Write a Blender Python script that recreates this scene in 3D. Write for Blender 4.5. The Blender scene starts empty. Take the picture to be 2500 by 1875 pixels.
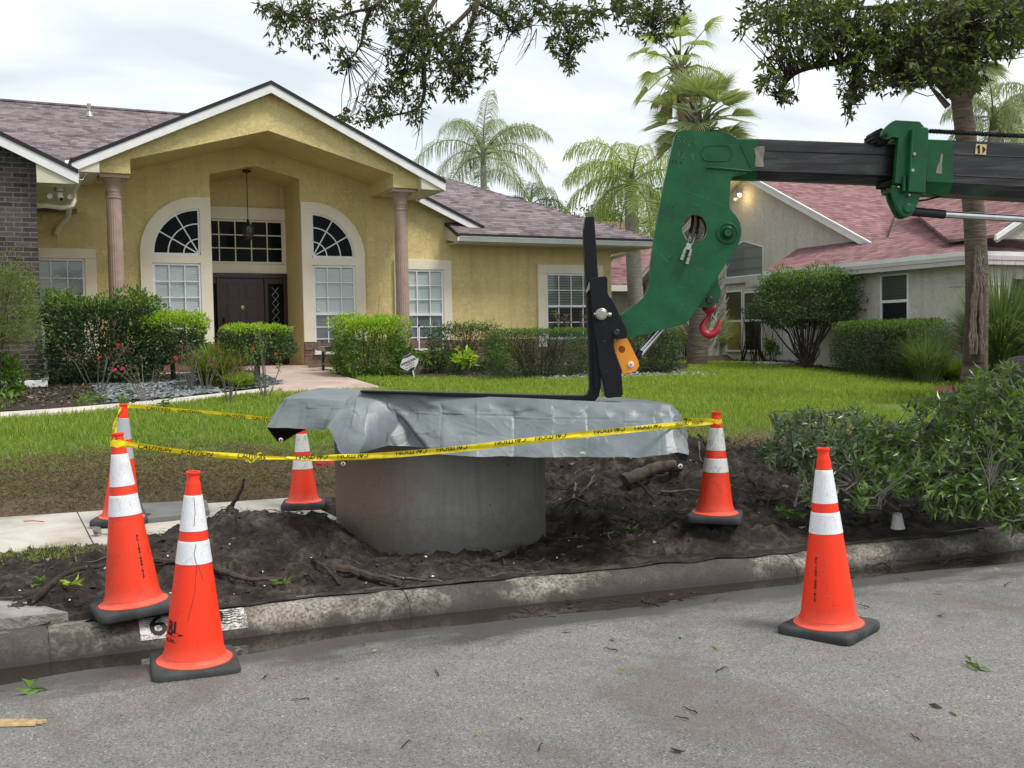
import bpy, bmesh, math, random
import numpy as np
from mathutils import Vector, noise as mnoise
random.seed(7); RNG = np.random.default_rng(7)
R_ = math.radians
sc = bpy.context.scene
col = sc.collection

# ------------------------------------------------------------------ camera
FPX = 2528.0; CH = 1.45
YAW, PIT, ROL = R_(26.5), R_(2.46), R_(1.05)
cw = Vector((math.sin(YAW)*math.cos(PIT), math.cos(YAW)*math.cos(PIT), -math.sin(PIT)))
c0 = Vector((math.cos(YAW), -math.sin(YAW), 0)); cu0 = c0.cross(cw)
cr = math.cos(ROL)*c0 - math.sin(ROL)*cu0; cu = math.sin(ROL)*c0 + math.cos(ROL)*cu0
CAM = Vector((0, 0, CH))
cam_d = bpy.data.cameras.new("camera"); cam = bpy.data.objects.new("camera", cam_d); col.objects.link(cam)
cam_d.sensor_width = 36; cam_d.lens = 36*FPX/2500; cam_d.clip_end = 2000; cam_d.clip_start = 0.05
from mathutils import Matrix
M = Matrix(((cr.x, cu.x, -cw.x), (cr.y, cu.y, -cw.y), (cr.z, cu.z, -cw.z))).to_4x4(); M.translation = CAM
cam.matrix_world = M
sc.camera = cam
sc.render.resolution_x = 1024; sc.render.resolution_y = 768

def ray(px, py): return cw*FPX + cr*(px-1250) + cu*(937.5-py)
def at(px, py, D): return CAM + ray(px, py)*(D/FPX)          # a surveyed point: photo direction and distance
def onv(px, py, v): d = ray(px, py); return CAM + d*(v/d.y)
def onu(px, py, u): d = ray(px, py); return CAM + d*(u/d.x)

# ------------------------------------------------------------------ world, sun, exposure
SUN_EL, SUN_AZ = 57, 142       # high soft sun behind thin cloud, to the right of the street
w = bpy.data.worlds.new("World"); sc.world = w; w.use_nodes = True
nt = w.node_tree; N = nt.nodes; L = nt.links
for n in list(N): N.remove(n)
out = N.new('ShaderNodeOutputWorld'); bg = N.new('ShaderNodeBackground'); bg.inputs[1].default_value = 0.1
sky = N.new('ShaderNodeTexSky'); sky.sky_type = 'NISHITA'; sky.sun_disc = False
sky.sun_elevation = R_(SUN_EL); sky.sun_rotation = R_(SUN_AZ); sky.air_density = 1.0; sky.dust_density = 3.0
tc = N.new('ShaderNodeTexCoord'); sep = N.new('ShaderNodeSeparateXYZ'); L.new(tc.outputs['Generated'], sep.inputs[0])
mx = N.new('ShaderNodeMath'); mx.operation = 'ADD'; mx.inputs[1].default_value = 0.22; L.new(sep.outputs[2], mx.inputs[0])
mz = N.new('ShaderNodeMath'); mz.operation = 'MAXIMUM'; mz.inputs[1].default_value = 0.05; L.new(mx.outputs[0], mz.inputs[0])
cb = N.new('ShaderNodeCombineXYZ')
for i in (0, 1):
    d = N.new('ShaderNodeMath'); d.operation = 'DIVIDE'; L.new(sep.outputs[i], d.inputs[0]); L.new(mz.outputs[0], d.inputs[1]); L.new(d.outputs[0], cb.inputs[i])
n1 = N.new('ShaderNodeTexNoise'); n1.inputs['Scale'].default_value = 1.9; n1.inputs['Detail'].default_value = 6; n1.inputs['Roughness'].default_value = 0.5; n1.inputs['Distortion'].default_value = 0.35
mp = N.new('ShaderNodeMapping'); mp.inputs['Location'].default_value = (3.3, 1.2, 0); mp.inputs['Scale'].default_value = (1.0, 1.7, 1); mp.inputs['Rotation'].default_value = (0, 0, R_(26))
L.new(cb.outputs[0], mp.inputs[0]); L.new(mp.outputs[0], n1.inputs['Vector'])
cr1 = N.new('ShaderNodeValToRGB'); e = cr1.color_ramp
e.elements[0].position = 0.36; e.elements[0].color = (4.5, 4.95, 5.25, 1)
e.elements[1].position = 0.62; e.elements[1].color = (6.9, 6.95, 6.85, 1)
m_ = e.elements.new(0.49); m_.color = (5.4, 5.75, 5.95, 1)
L.new(n1.outputs[0], cr1.inputs[0])
mix = N.new('ShaderNodeMixRGB'); mix.inputs[0].default_value = 0.93
L.new(sky.outputs[0], mix.inputs[1]); L.new(cr1.outputs[0], mix.inputs[2])
L.new(mix.outputs[0], bg.inputs[0]); L.new(bg.outputs[0], out.inputs[0])
sd = bpy.data.lights.new("sun", 'SUN'); sd.energy = 1.9; sd.angle = R_(18); sd.color = (1, .96, .9)
so = bpy.data.objects.new("sun", sd); col.objects.link(so)
az = R_(SUN_AZ); el = R_(SUN_EL)
sdir = Vector((math.sin(az)*math.cos(el), math.cos(az)*math.cos(el), math.sin(el)))
so.rotation_euler = sdir.to_track_quat('Z', 'Y').to_euler(); so.location = (0, 0, 30)
sc.view_settings.view_transform = 'Standard'; sc.view_settings.look = 'None'
sc.view_settings.exposure = 0.85; sc.view_settings.gamma = 1

# ------------------------------------------------------------------ materials
MATS = {}
def rgb(c): return (c[0], c[1], c[2], 1)
class NT:
    def __init__(s, name):
        s.m = bpy.data.materials.new(name); s.m.use_nodes = True; s.t = s.m.node_tree; s.N = s.t.nodes; s.L = s.t.links
        s.b = s.N['Principled BSDF']; s.out = s.N['Material Output']; s.n = s.N.new('ShaderNodeNewGeometry'); s.o = s.N.new('ShaderNodeTexCoord')
        MATS[name] = s.m
    def vec(s, space='W', scale=(1, 1, 1), swz=None, rot=(0, 0, 0)):
        src = s.n.outputs['Position'] if space == 'W' else s.o.outputs['Object']
        if swz:
            sp = s.N.new('ShaderNodeSeparateXYZ'); s.L.new(src, sp.inputs[0]); cb = s.N.new('ShaderNodeCombineXYZ')
            for i, k in enumerate(swz): s.L.new(sp.outputs[k], cb.inputs[i])
            src = cb.outputs[0]
        mp = s.N.new('ShaderNodeMapping'); mp.inputs['Scale'].default_value = scale; mp.inputs['Rotation'].default_value = rot; s.L.new(src, mp.inputs[0]); return mp.outputs[0]
    def noise(s, vec, scale, detail=4, rough=.55, dist=0):
        n = s.N.new('ShaderNodeTexNoise'); n.inputs['Scale'].default_value = scale; n.inputs['Detail'].default_value = detail
        n.inputs['Roughness'].default_value = rough; n.inputs['Distortion'].default_value = dist; s.L.new(vec, n.inputs['Vector']); return n.outputs[0]
    def ramp(s, fac, stops):
        r = s.N.new('ShaderNodeValToRGB'); e = r.color_ramp
        while len(e.elements) < len(stops): e.elements.new(.5)
        for el_, (p, c) in zip(e.elements, stops): el_.position = p; el_.color = rgb(c) if len(c) == 3 else c
        s.L.new(fac, r.inputs[0]); return r.outputs[0]
    def mix(s, fac, a, b, mode='MIX'):
        m = s.N.new('ShaderNodeMixRGB'); m.blend_type = mode
        for i, x in ((0, fac), (1, a), (2, b)):
            if isinstance(x, (int, float)): m.inputs[i].default_value = x
            elif isinstance(x, tuple): m.inputs[i].default_value = rgb(x)
            else: s.L.new(x, m.inputs[i])
        return m.outputs[0]
    def math(s, op, a, b=0.5):
        m = s.N.new('ShaderNodeMath'); m.operation = op
        for i, x in ((0, a), (1, b)):
            if isinstance(x, (int, float)): m.inputs[i].default_value = x
            else: s.L.new(x, m.inputs[i])
        return m.outputs[0]
    def bump(s, h, strength=.3, dist=.01, prev=None):
        b = s.N.new('ShaderNodeBump'); b.inputs['Strength'].default_value = strength; b.inputs['Distance'].default_value = dist
        s.L.new(h, b.inputs['Height'])
        if prev is not None: s.L.new(prev, b.inputs['Normal'])
        s.L.new(b.outputs[0], s.b.inputs['Normal']); return b.outputs[0]
    def base(s, c):
        if isinstance(c, tuple): s.b.inputs['Base Color'].default_value = rgb(c)
        else: s.L.new(c, s.b.inputs['Base Color'])
    def rough(s, r):
        if isinstance(r, (int, float)): s.b.inputs['Roughness'].default_value = r
        else: s.L.new(r, s.b.inputs['Roughness'])
    def spec(s, v): s.b.inputs['Specular IOR Level'].default_value = v

def basic(name, c1, c2=None, rough=.7, nscale=3, space='W', bscale=40, bstr=.2, bdist=.004, metal=0, spec=.3):
    s = NT(name); v = s.vec(space); c2 = c2 or tuple(x*.75 for x in c1)
    n = s.noise(v, nscale, 5, .6); s.base(s.ramp(n, [(.35, c2), (.65, c1)])); s.rough(rough)
    s.b.inputs['Metallic'].default_value = metal; s.spec(spec)
    if bstr: s.bump(s.noise(v, bscale, 4, .6), bstr, bdist)
    return s.m

def stucco(name, c, dark):
    s = NT(name); v = s.vec()
    n = s.noise(v, .8, 5, .6); n2 = s.noise(v, 5, 4, .6)
    cc = s.mix(.35, s.ramp(n, [(.3, dark), (.7, c)]), s.ramp(n2, [(.3, dark), (.7, c)]))
    stk = s.ramp(s.noise(s.vec('W', (3.5, 3.5, .35)), 1.2, 5, .65), [(.5, (1, 1, 1)), (.72, (.80, .79, .76))]); cc = s.mix(.7, cc, stk, 'MULTIPLY')
    s.base(cc); s.rough(.9); s.spec(.15)
    h1 = s.noise(v, 9, 3, .6, 1.5); h2 = s.noise(v, 60, 3, .6)
    r = s.ramp(h1, [(.44, (0, 0, 0)), (.5, (1, 1, 1)), (.56, (0, 0, 0))])
    b = s.bump(r, .6, .016); s.bump(h2, .5, .012, b); return s.m

def shingle(name, swz, ca, cb_, cm):
    s = NT(name); v = s.vec('W', (1, 1, 1), swz)
    def br(row, width, off, c1, c2, sq=1.0):
        b = s.N.new('ShaderNodeTexBrick'); b.inputs['Scale'].default_value = 1; b.inputs['Brick Width'].default_value = width; b.inputs['Row Height'].default_value = row
        b.inputs['Mortar Size'].default_value = 0; b.inputs['Mortar Smooth'].default_value = 0; b.inputs['Bias'].default_value = 0; b.offset = off; b.offset_frequency = 2; b.squash = sq; b.squash_frequency = 3
        b.inputs['Color1'].default_value = rgb(c1); b.inputs['Color2'].default_value = rgb(c2); b.inputs['Mortar'].default_value = rgb(c1); s.L.new(v, b.inputs['Vector']); return b.outputs[0]
    x = s.mix(.35, br(.128, .23, .37, ca, cb_, .7), br(.128, .41, .61, ca, cb_, 1.3)); n = s.noise(s.vec('W'), .8, 4); n2 = s.noise(s.vec('W', (1, 1, 1)), 40, 3)
    x = s.mix(.5, x, s.ramp(n, [(.3, (.9, .9, .9)), (.7, (1.05, 1.05, 1.05))]), 'MULTIPLY'); x = s.mix(.4, x, s.ramp(n2, [(.3, (.45, .45, .45)), (.7, (1.15, 1.15, 1.15))]), 'MULTIPLY')
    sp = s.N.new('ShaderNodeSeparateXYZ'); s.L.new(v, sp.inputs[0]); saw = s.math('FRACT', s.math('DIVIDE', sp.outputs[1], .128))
    x = s.mix(s.ramp(saw, [(0, (.85, .85, .85)), (.13, (.85, .85, .85)), (.22, (0, 0, 0))]), x, cm); s.base(x); s.rough(.95); s.spec(.1)  # dark line along each row: asphalt edge with the row shadow painted in
    s.bump(s.math('SUBTRACT', 1.0, saw), .5, .012); return s.m

def brick(name, swz, ca, cb_, cm, bw=.215, rh=.075):
    s = NT(name); v = s.vec('W', (1, 1, 1), swz); b = s.N.new('ShaderNodeTexBrick'); b.inputs['Scale'].default_value = 1
    b.inputs['Brick Width'].default_value = bw; b.inputs['Row Height'].default_value = rh; b.inputs['Mortar Size'].default_value = .009; b.inputs['Mortar Smooth'].default_value = .2
    b.inputs['Color1'].default_value = rgb(ca); b.inputs['Color2'].default_value = rgb(cb_); b.inputs['Mortar'].default_value = rgb(cm); s.L.new(v, b.inputs['Vector'])
    n = s.noise(s.vec('W'), 14, 4, .7); cc = s.mix(.55, b.outputs[0], s.ramp(n, [(.3, (.35, .33, .33)), (.7, (1.2, 1.1, 1.05))]), 'MULTIPLY'); s.base(cc); s.rough(.9); s.spec(.2)
    f = s.bump(s.math('SUBTRACT', 1.0, b.outputs['Fac']), .6, .01); s.bump(n, .3, .006, f); return s.m

def leafmat(name, ca, cb_, trans=.35, rough=.45, spec=.4):
    s = NT(name); r = s.n.outputs['Random Per Island']
    c = s.ramp(r, [(0, ca), (1, cb_)]); s.base(c); s.rough(rough); s.spec(spec)
    t = s.N.new('ShaderNodeBsdfTranslucent'); c2 = s.mix(1.0, c, (1.3, 1.25, .5), 'MULTIPLY'); s.L.new(c2, t.inputs[0])
    m = s.N.new('ShaderNodeMixShader'); m.inputs[0].default_value = trans; s.L.new(s.b.outputs[0], m.inputs[1]); s.L.new(t.outputs[0], m.inputs[2]); s.L.new(m.outputs[0], s.out.inputs[0])
    return s.m

stucco('yellow_stucco', (.70, .575, .275), (.615, .50, .235))
stucco('tan_stucco', (.61, .58, .52), (.54, .51, .45))
basic('cream_trim', (.74, .68, .55), (.68, .62, .49), .8, 2, bscale=80, bstr=.1)
basic('white_paint', (.74, .74, .74), (.64, .645, .65), .5, 3, bstr=.05)
basic('grey_fascia', (.50, .46, .47), (.44, .41, .42), .6, 3, bstr=.05)
basic('drip_edge', (.018, .018, .022), (.01, .01, .012), .5, 6, bstr=.1)
basic('column_paint', (.37, .275, .225), (.30, .215, .175), .75, 5, bscale=30, bstr=.15)
basic('soffit', (.60, .57, .46), (.53, .50, .40), .7, 2, bstr=.05)
brick('dark_brick', (0, 2, 1), (.036, .031, .031), (.105, .086, .08), (.17, .16, .155), .25, .084)
brick('red_brick', (0, 2, 1), (.16, .095, .07), (.24, .15, .115), (.2, .18, .15), .2, .075)
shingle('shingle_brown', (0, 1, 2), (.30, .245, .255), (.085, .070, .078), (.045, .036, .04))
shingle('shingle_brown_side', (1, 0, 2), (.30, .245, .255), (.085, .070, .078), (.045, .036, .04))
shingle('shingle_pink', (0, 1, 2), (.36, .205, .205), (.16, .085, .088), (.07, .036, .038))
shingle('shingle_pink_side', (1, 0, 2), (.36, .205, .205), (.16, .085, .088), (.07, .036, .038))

def glassmat(name, tint=(.6, .62, .62)):
    s = NT(name); tr = s.N.new('ShaderNodeBsdfTransparent'); tr.inputs[0].default_value = rgb(tint)
    g = s.N.new('ShaderNodeBsdfGlossy'); g.inputs['Roughness'].default_value = .03
    f = s.N.new('ShaderNodeFresnel'); f.inputs[0].default_value = 1.5
    fm = s.math('MULTIPLY_ADD', f.outputs[0], 1.3)
    m = s.N.new('ShaderNodeMixShader'); s.L.new(fm, m.inputs[0]); s.L.new(tr.outputs[0], m.inputs[1]); s.L.new(g.outputs[0], m.inputs[2]); s.L.new(m.outputs[0], s.out.inputs[0])
    fm.node.inputs[2].default_value = 0.0
    return s.m
glassmat('window_glass', (.85, .9, .9)); glassmat('screen_glass', (.48, .50, .54))
s = NT('dark_glass'); s.base((.006, .009, .009)); s.rough(.1); s.spec(.05)
def blindmat(name, ca, cb_, sp=.052):
    s = NT(name); v = s.vec(); q = s.N.new('ShaderNodeSeparateXYZ'); s.L.new(v, q.inputs[0])
    fr = s.math('FRACT', s.math('DIVIDE', q.outputs[2], sp)); s.base(s.ramp(fr, [(0, cb_), (.18, ca), (.8, ca), (1, cb_)])); s.rough(.6); s.bump(fr, .5, .01); return s.m
blindmat('blinds_white', (.66, .69, .68), (.50, .53, .53)); blindmat('blinds_open', (.42, .43, .38), (.03, .035, .03), .066)
blindmat('blinds_tan', (.30, .24, .15), (.13, .10, .06), .06); blindmat('blinds_dark', (.16, .16, .15), (.05, .05, .05), .05)
blindmat('curtain_grey', (.17, .19, .175), (.12, .135, .125), .3)
s = NT('door_wood'); v = s.vec('W', (12, 12, 1)); n = s.noise(v, 3, 5, .6, 1); s.base(s.ramp(n, [(.3, (.016, .007, .005)), (.7, (.05, .021, .014))])); s.rough(.35); s.bump(n, .15, .004)
basic('brass', (.5, .38, .2), None, .35, 5, metal=1, bstr=0)
basic('bronze', (.06, .035, .02), None, .45, 5, metal=.7, bstr=.05)
basic('black_metal', (.014, .015, .019), (.008, .008, .01), .42, 6, space='O', bscale=25, bstr=.08, spec=.5)
# ---- crane paints
s = NT('green_paint'); v = s.vec(); n = s.noise(v, 2.2, 6, .65); sc1 = s.noise(s.vec('W', (3, 3, 45)), 3, 2, .5, 3)
scr = s.ramp(s.noise(s.vec('W', (18, 18, 5)), 4, 5, .6, 2), [(.735, (0, 0, 0)), (.76, (1, 1, 1))])
dirt = s.ramp(s.noise(v, 6, 8, .7), [(.3, (.005, .055, .019)), (.62, (.008, .100, .033)), (.8, (.012, .115, .040))])
s.base(s.mix(scr, dirt, (.1, .25, .14))); s.rough(s.math('MULTIPLY_ADD', n, .3)); s.b.inputs['Roughness'].default_value = .4; s.spec(.28); s.bump(s.noise(v, 60, 2), .06, .002)
[x for x in s.N if x.type == 'MATH'][-1].inputs[2].default_value = .18
s = NT('boom_paint'); v = s.vec('W', (1, 1, 1)); st = s.noise(s.vec('W', (.9, .9, 16)), 3, 6, .65, .4); sm = s.noise(s.vec('W', (1, 1, 3)), 2.5, 5, .6)
cc = s.ramp(st, [(.38, (.003, .003, .005)), (.5, (.012, .012, .015)), (.68, (.06, .055, .056))]); gr = s.ramp(sm, [(.57, (0, 0, 0)), (.68, (1, 1, 1))])
cc = s.mix(gr, cc, (.025, .065, .035)); s.base(cc); s.rough(.33); s.spec(.5); s.bump(st, .1, .003)
basic('boom_grease', (.03, .028, .028), (.01, .01, .012), .6, 4, bscale=20, bstr=.1, spec=.2)
s = NT('fork_black'); v = s.vec(); ch = s.ramp(s.noise(v, 38, 4, .7, .8), [(.70, (0, 0, 0)), (.72, (1, 1, 1))]); ch2 = s.ramp(s.noise(s.vec('W', (60, 60, 12)), 2.4, 3, .7, 1.5), [(.70, (0, 0, 0)), (.73, (.7, .7, .7))])
cc = s.mix(ch, (.005, .0055, .008), (.16, .17, .19)); cc = s.mix(ch2, cc, (.08, .085, .10)); s.base(cc); s.rough(.45); s.spec(.22); s.bump(s.noise(v, 30, 3), .15, .003)
s = NT('orange_plate'); v = s.vec(); ch = s.ramp(s.noise(v, 16, 4, .6, .5), [(.66, (0, 0, 0)), (.69, (1, 1, 1))]); s.base(s.mix(ch, (.72, .27, .015), (.10, .06, .03))); s.rough(.5)
basic('chrome', (.75, .76, .78), (.6, .6, .62), .12, 8, metal=1, bstr=.02)
basic('steel', (.42, .41, .38), (.28, .27, .24), .4, 12, metal=.8, bscale=60, bstr=.1)
basic('red_paint', (.42, .012, .018), (.28, .008, .012), .32, 8, bscale=20, bstr=.06, spec=.5)
basic('weld', (.30, .27, .23), (.18, .16, .12), .5, 20, bstr=.3)
basic('sticker', (.62, .50, .27), (.55, .44, .24), .5, 8, bstr=0)
basic('ink', (.012, .012, .013), None, .6, 5, bstr=0)
basic('chalk', (.16, .30, .21), None, .8, 30, bstr=0)
basic('rubber_base', (.055, .058, .06), (.03, .032, .034), .75, 9, space='O', bscale=60, bstr=.25, spec=.3)
basic('rubber', (.012, .012, .013), None, .7, 9, bstr=.2)

def conemat(name, c, dirtc, amt):
    s = NT(name); v = s.vec('O', (1, 1, 1)); n = s.noise(v, 7, 7, .7); f = s.ramp(n, [(.62-amt, (0, 0, 0)), (.85-amt, (1, 1, 1))])
    f2 = s.ramp(s.noise(s.vec('O', (14, 14, 60)), 1, 5, .7), [(.6, (0, 0, 0)), (.8, (.35, .35, .35))])
    sm = s.ramp(s.noise(s.vec('O', (40, 40, 9)), 1.1, 5, .7, 1.2), [(.60, (0, 0, 0)), (.68, (.7, .7, .7))])
    q = s.N.new('ShaderNodeSeparateXYZ'); s.L.new(s.vec('O'), q.inputs[0]); lo = s.ramp(q.outputs[2], [(.05, (.5, .5, .5)), (.16, (0, 0, 0))])
    cc = s.mix(s.math('MULTIPLY', f, .8), c, dirtc); cc = s.mix(f2, cc, tuple(x*.45 for x in c)); cc = s.mix(s.math('MULTIPLY', lo, .5), cc, (.5, .17, .12)); cc = s.mix(sm, cc, (.22, .05, .03)); s.base(cc); s.rough(.42); s.spec(.35)
    s.bump(s.noise(v, 14, 3), .08, .004); return s.m
conemat('cone_orange', (.86, .040, .010), (.55, .03, .012), .02); conemat('cone_orange_old', (.78, .048, .016), (.36, .035, .02), .12)
basic('cone_scuff', (.16, .045, .03), None, .7, 20, space='O', bstr=0)
basic('cone_flange', (.9, .12, .07), (.75, .09, .05), .5, 12, space='O', bstr=.05)
def collmat(name, c, d, amt):
    s = NT(name); v = s.vec('O'); n = s.noise(s.vec('O', (1, 1, .6)), 22, 6, .75, 1); f = s.ramp(n, [(.60-amt, (0, 0, 0)), (.72-amt, (1, 1, 1))])
    vo = s.N.new('ShaderNodeTexVoronoi'); vo.inputs['Scale'].default_value = 190; s.L.new(v, vo.inputs['Vector']); g = s.ramp(vo.outputs[0], [(.2, (.72, .76, .8)), (.5, (1, 1, 1))])
    s.base(s.mix(1.0, s.mix(s.math('MULTIPLY', f, .6), c, d), g, 'MULTIPLY')); s.rough(.3); s.spec(.5); return s.m
collmat('collar_white', (.74, .75, .78), (.34, .34, .35), .045); collmat('collar_dirty', (.68, .68, .64), (.25, .24, .22), .1); collmat('collar_grey', (.40, .42, .45), (.3, .31, .33), 0)

s = NT('tarp'); v = s.vec(); n = s.noise(v, 4, 6, .6, .5); bf = s.n.outputs['Backfacing']
cc = s.ramp(n, [(.3, (.115, .138, .148)), (.55, (.155, .182, .192)), (.75, (.205, .232, .242))]); s.base(s.mix(bf, cc, (.012, .013, .015))); s.rough(.42); s.spec(.5)
b = s.bump(s.noise(v, 11, 4, .55, 1.4), .20, .012); s.bump(s.noise(v, 90, 2, .5), .08, .002, b)
s = NT('tape'); v = s.vec(); n = s.noise(v, 22, 4, .6, .6); s.base(s.ramp(n, [(.35, (.72, .56, .008)), (.6, (.92, .78, .02))])); s.rough(.35); s.bump(n, .3, .008)
t = s.N.new('ShaderNodeBsdfTranslucent'); t.inputs[0].default_value = (.9, .75, .02, 1); mm = s.N.new('ShaderNodeMixShader'); mm.inputs[0].default_value = .3; s.L.new(s.b.outputs[0], mm.inputs[1]); s.L.new(t.outputs[0], mm.inputs[2]); s.L.new(mm.outputs[0], s.out.inputs[0])

# ---- ground materials
s = NT('asphalt'); v = s.vec(); big = s.noise(v, .55, 5, .6, .4); mid = s.noise(v, 5, 5, .65); fine = s.noise(v, 130, 3, .8)
vo = s.N.new('ShaderNodeTexVoronoi'); vo.inputs['Scale'].default_value = 170; s.L.new(v, vo.inputs['Vector'])
agg = s.ramp(vo.outputs['Color'], [(.08, (.12, .12, .13)), (.3, (.7, .7, .69)), (.7, (1.0, .99, .97)), (.88, (1.45, 1.43, 1.38)), (1, (2.9, 2.8, 2.65))])
cc = s.ramp(big, [(.33, (.142, .138, .133)), (.5, (.192, .188, .182)), (.68, (.232, .229, .225))]); cc = s.mix(.45, cc, s.ramp(mid, [(.3, (.13, .125, .118)), (.7, (.225, .22, .212))])); cc = s.mix(.75, cc, agg, 'MULTIPLY')
stn = s.ramp(s.noise(s.vec('W', (1, .6, 1), None, (0, 0, .5)), 1.1, 7, .68, .8), [(.50, (0, 0, 0)), (.62, (1, 1, 1))]); cc = s.mix(s.math('MULTIPLY', stn, .45), cc, (.095, .080, .068))
sp2 = s.ramp(s.noise(v, 11, 6, .75, .5), [(.64, (0, 0, 0)), (.70, (1, 1, 1))]); cc = s.mix(s.math('MULTIPLY', sp2, .35), cc, (.07, .065, .06))
ck = s.N.new('ShaderNodeTexVoronoi'); ck.feature = 'DISTANCE_TO_EDGE'; ck.inputs['Scale'].default_value = .42; s.L.new(s.mix(.12, v, s.N.new('ShaderNodeTexNoise').outputs[1]), ck.inputs['Vector'])
ckf = s.ramp(ck.outputs[0], [(0, (1, 1, 1)), (.0035, (.7, .7, .7)), (.007, (0, 0, 0))]); cc = s.mix(s.math('MULTIPLY', ckf, .16), cc, (.05, .047, .044))
# damp band along the gutter, its edge wandering
q = s.N.new('ShaderNodeSeparateXYZ'); s.L.new(v, q.inputs[0]); dd = s.math('MULTIPLY_ADD', q.outputs[0], .095); dd.node.inputs[2].default_value = 0; dd = s.math('ADD', dd, q.outputs[1])
dn = s.math('ADD', dd, s.math('MULTIPLY', s.math('SUBTRACT', s.noise(s.vec('W', (.8, 1.6, 1)), 1.7, 5, .6), .5), 1.1))
wet = s.ramp(dn, [(0, (0, 0, 0)), (1, (0, 0, 0))]); r_ = wet.node; r_.color_ramp.elements[0].position = 0; 
mr = s.N.new('ShaderNodeMapRange'); mr.inputs[1].default_value = 4.62; mr.inputs[2].default_value = 4.86; s.L.new(dn, mr.inputs[0])
cc = s.mix(s.math('MULTIPLY', mr.outputs[0], .70), cc, (.05, .047, .045)); s.base(cc)
rr = s.N.new('ShaderNodeMapRange'); rr.inputs[3].default_value = .85; rr.inputs[4].default_value = .3; s.L.new(mr.outputs[0], rr.inputs[0]); s.rough(rr.outputs[0]); s.spec(.35)
bb = s.bump(vo.outputs[0], .35, .004); s.bump(mid, .15, .01, bb)
s = NT('water'); v = s.vec(); s.base((.022, .018, .014)); s.rough(.06); s.spec(.5); s.bump(s.noise(v, 9, 3), .03, .01)
s = NT('concrete_kerb'); v = s.vec(); n = s.noise(v, 2.4, 7, .7, .3); n2 = s.noise(v, 60, 4, .7); n3 = s.noise(s.vec('W', (1, 1, 1)), .9, 5, .65)
q = s.N.new('ShaderNodeSeparateXYZ'); s.L.new(v, q.inputs[0])
cc = s.ramp(n, [(.34, (.04, .035, .03)), (.46, (.11, .098, .084)), (.56, (.22, .20, .172)), (.7, (.33, .31, .275))]); cc = s.mix(.8, cc, s.ramp(n2, [(.38, (.22, .20, .19)), (.60, (1.3, 1.26, 1.2))]), 'MULTIPLY')
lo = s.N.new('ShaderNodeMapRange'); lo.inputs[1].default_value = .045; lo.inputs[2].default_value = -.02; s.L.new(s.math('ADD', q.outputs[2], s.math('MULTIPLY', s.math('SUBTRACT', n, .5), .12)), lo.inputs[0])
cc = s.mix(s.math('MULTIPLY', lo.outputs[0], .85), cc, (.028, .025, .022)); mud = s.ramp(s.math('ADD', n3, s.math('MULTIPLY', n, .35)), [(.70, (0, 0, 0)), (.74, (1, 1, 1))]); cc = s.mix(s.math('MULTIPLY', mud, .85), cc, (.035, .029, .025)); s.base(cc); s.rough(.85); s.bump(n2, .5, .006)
s = NT('concrete_walk'); v = s.vec(); n = s.noise(v, 1.6, 6, .65, .5); n2 = s.noise(v, 90, 3, .7); cc = s.ramp(n, [(.3, (.25, .225, .185)), (.5, (.46, .43, .375)), (.7, (.56, .53, .475))]); s.base(s.mix(.4, cc, s.ramp(n2, [(.3, (.6, .6, .6)), (.7, (1.05, 1.05, 1.05))]), 'MULTIPLY')); s.rough(.9); s.bump(n2, .3, .003)
basic('concrete_rough', (.36, .34, .315), (.15, .135, .12), .9, 3.5, bscale=26, bstr=.9, bdist=.02)
basic('concrete_mat', (.17, .17, .165), (.13, .13, .125), .9, 4, bscale=90, bstr=.3)
basic('walk_pink', (.50, .39, .345), (.38, .28, .245), .85, 2.2, bscale=8, bstr=.2, bdist=.01)
basic('edging', (.62, .56, .50), (.5, .45, .4), .85, 3, bscale=30, bstr=.2)
s = NT('pipe_concrete'); v = s.vec(); n = s.noise(v, 1.7, 6, .6, .3); n2 = s.noise(s.vec('W', (1, 1, 2)), 30, 5, .7); n4 = s.ramp(s.noise(v, 3.1, 6, .7), [(.66, (0, 0, 0)), (.72, (1, 1, 1))])
q = s.N.new('ShaderNodeSeparateXYZ'); s.L.new(v, q.inputs[0]); rust = s.N.new('ShaderNodeMapRange'); rust.inputs[1].default_value = 2.42; rust.inputs[2].default_value = 2.02; s.L.new(s.math('ADD', q.outputs[0], s.math('MULTIPLY', s.math('SUBTRACT', n, .5), .5)), rust.inputs[0])
cc = s.ramp(n, [(.3, (.165, .168, .150)), (.7, (.255, .258, .235))]); cc = s.mix(s.math('MULTIPLY', rust.outputs[0], .85), cc, (.17, .115, .08)); cc = s.mix(s.math('MULTIPLY', n4, .6), cc, (.06, .06, .055)); cc = s.mix(.35, cc, s.ramp(n2, [(.3, (.6, .6, .6)), (.7, (1.1, 1.1, 1.1))]), 'MULTIPLY'); vo = s.N.new('ShaderNodeTexVoronoi'); vo.inputs['Scale'].default_value = 16; s.L.new(v, vo.inputs['Vector']); hol = s.ramp(vo.outputs[0], [(0, (1, 1, 1)), (.09, (1, 1, 1)), (.12, (0, 0, 0))]); hs = s.math('MULTIPLY', hol, s.ramp(s.noise(v, 3, 2), [(.5, (0, 0, 0)), (.56, (1, 1, 1))])); cc = s.mix(s.math('MULTIPLY', hs, .7), cc, (.03, .03, .028))
spl = s.N.new('ShaderNodeMapRange'); spl.inputs[1].default_value = .42; spl.inputs[2].default_value = .20; s.L.new(s.math('ADD', q.outputs[2], s.math('MULTIPLY', s.math('SUBTRACT', s.noise(v, 9, 6, .8), .5), .45)), spl.inputs[0]); cc = s.mix(s.math('MULTIPLY', spl.outputs[0], .6), cc, (.06, .05, .043))
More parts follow.
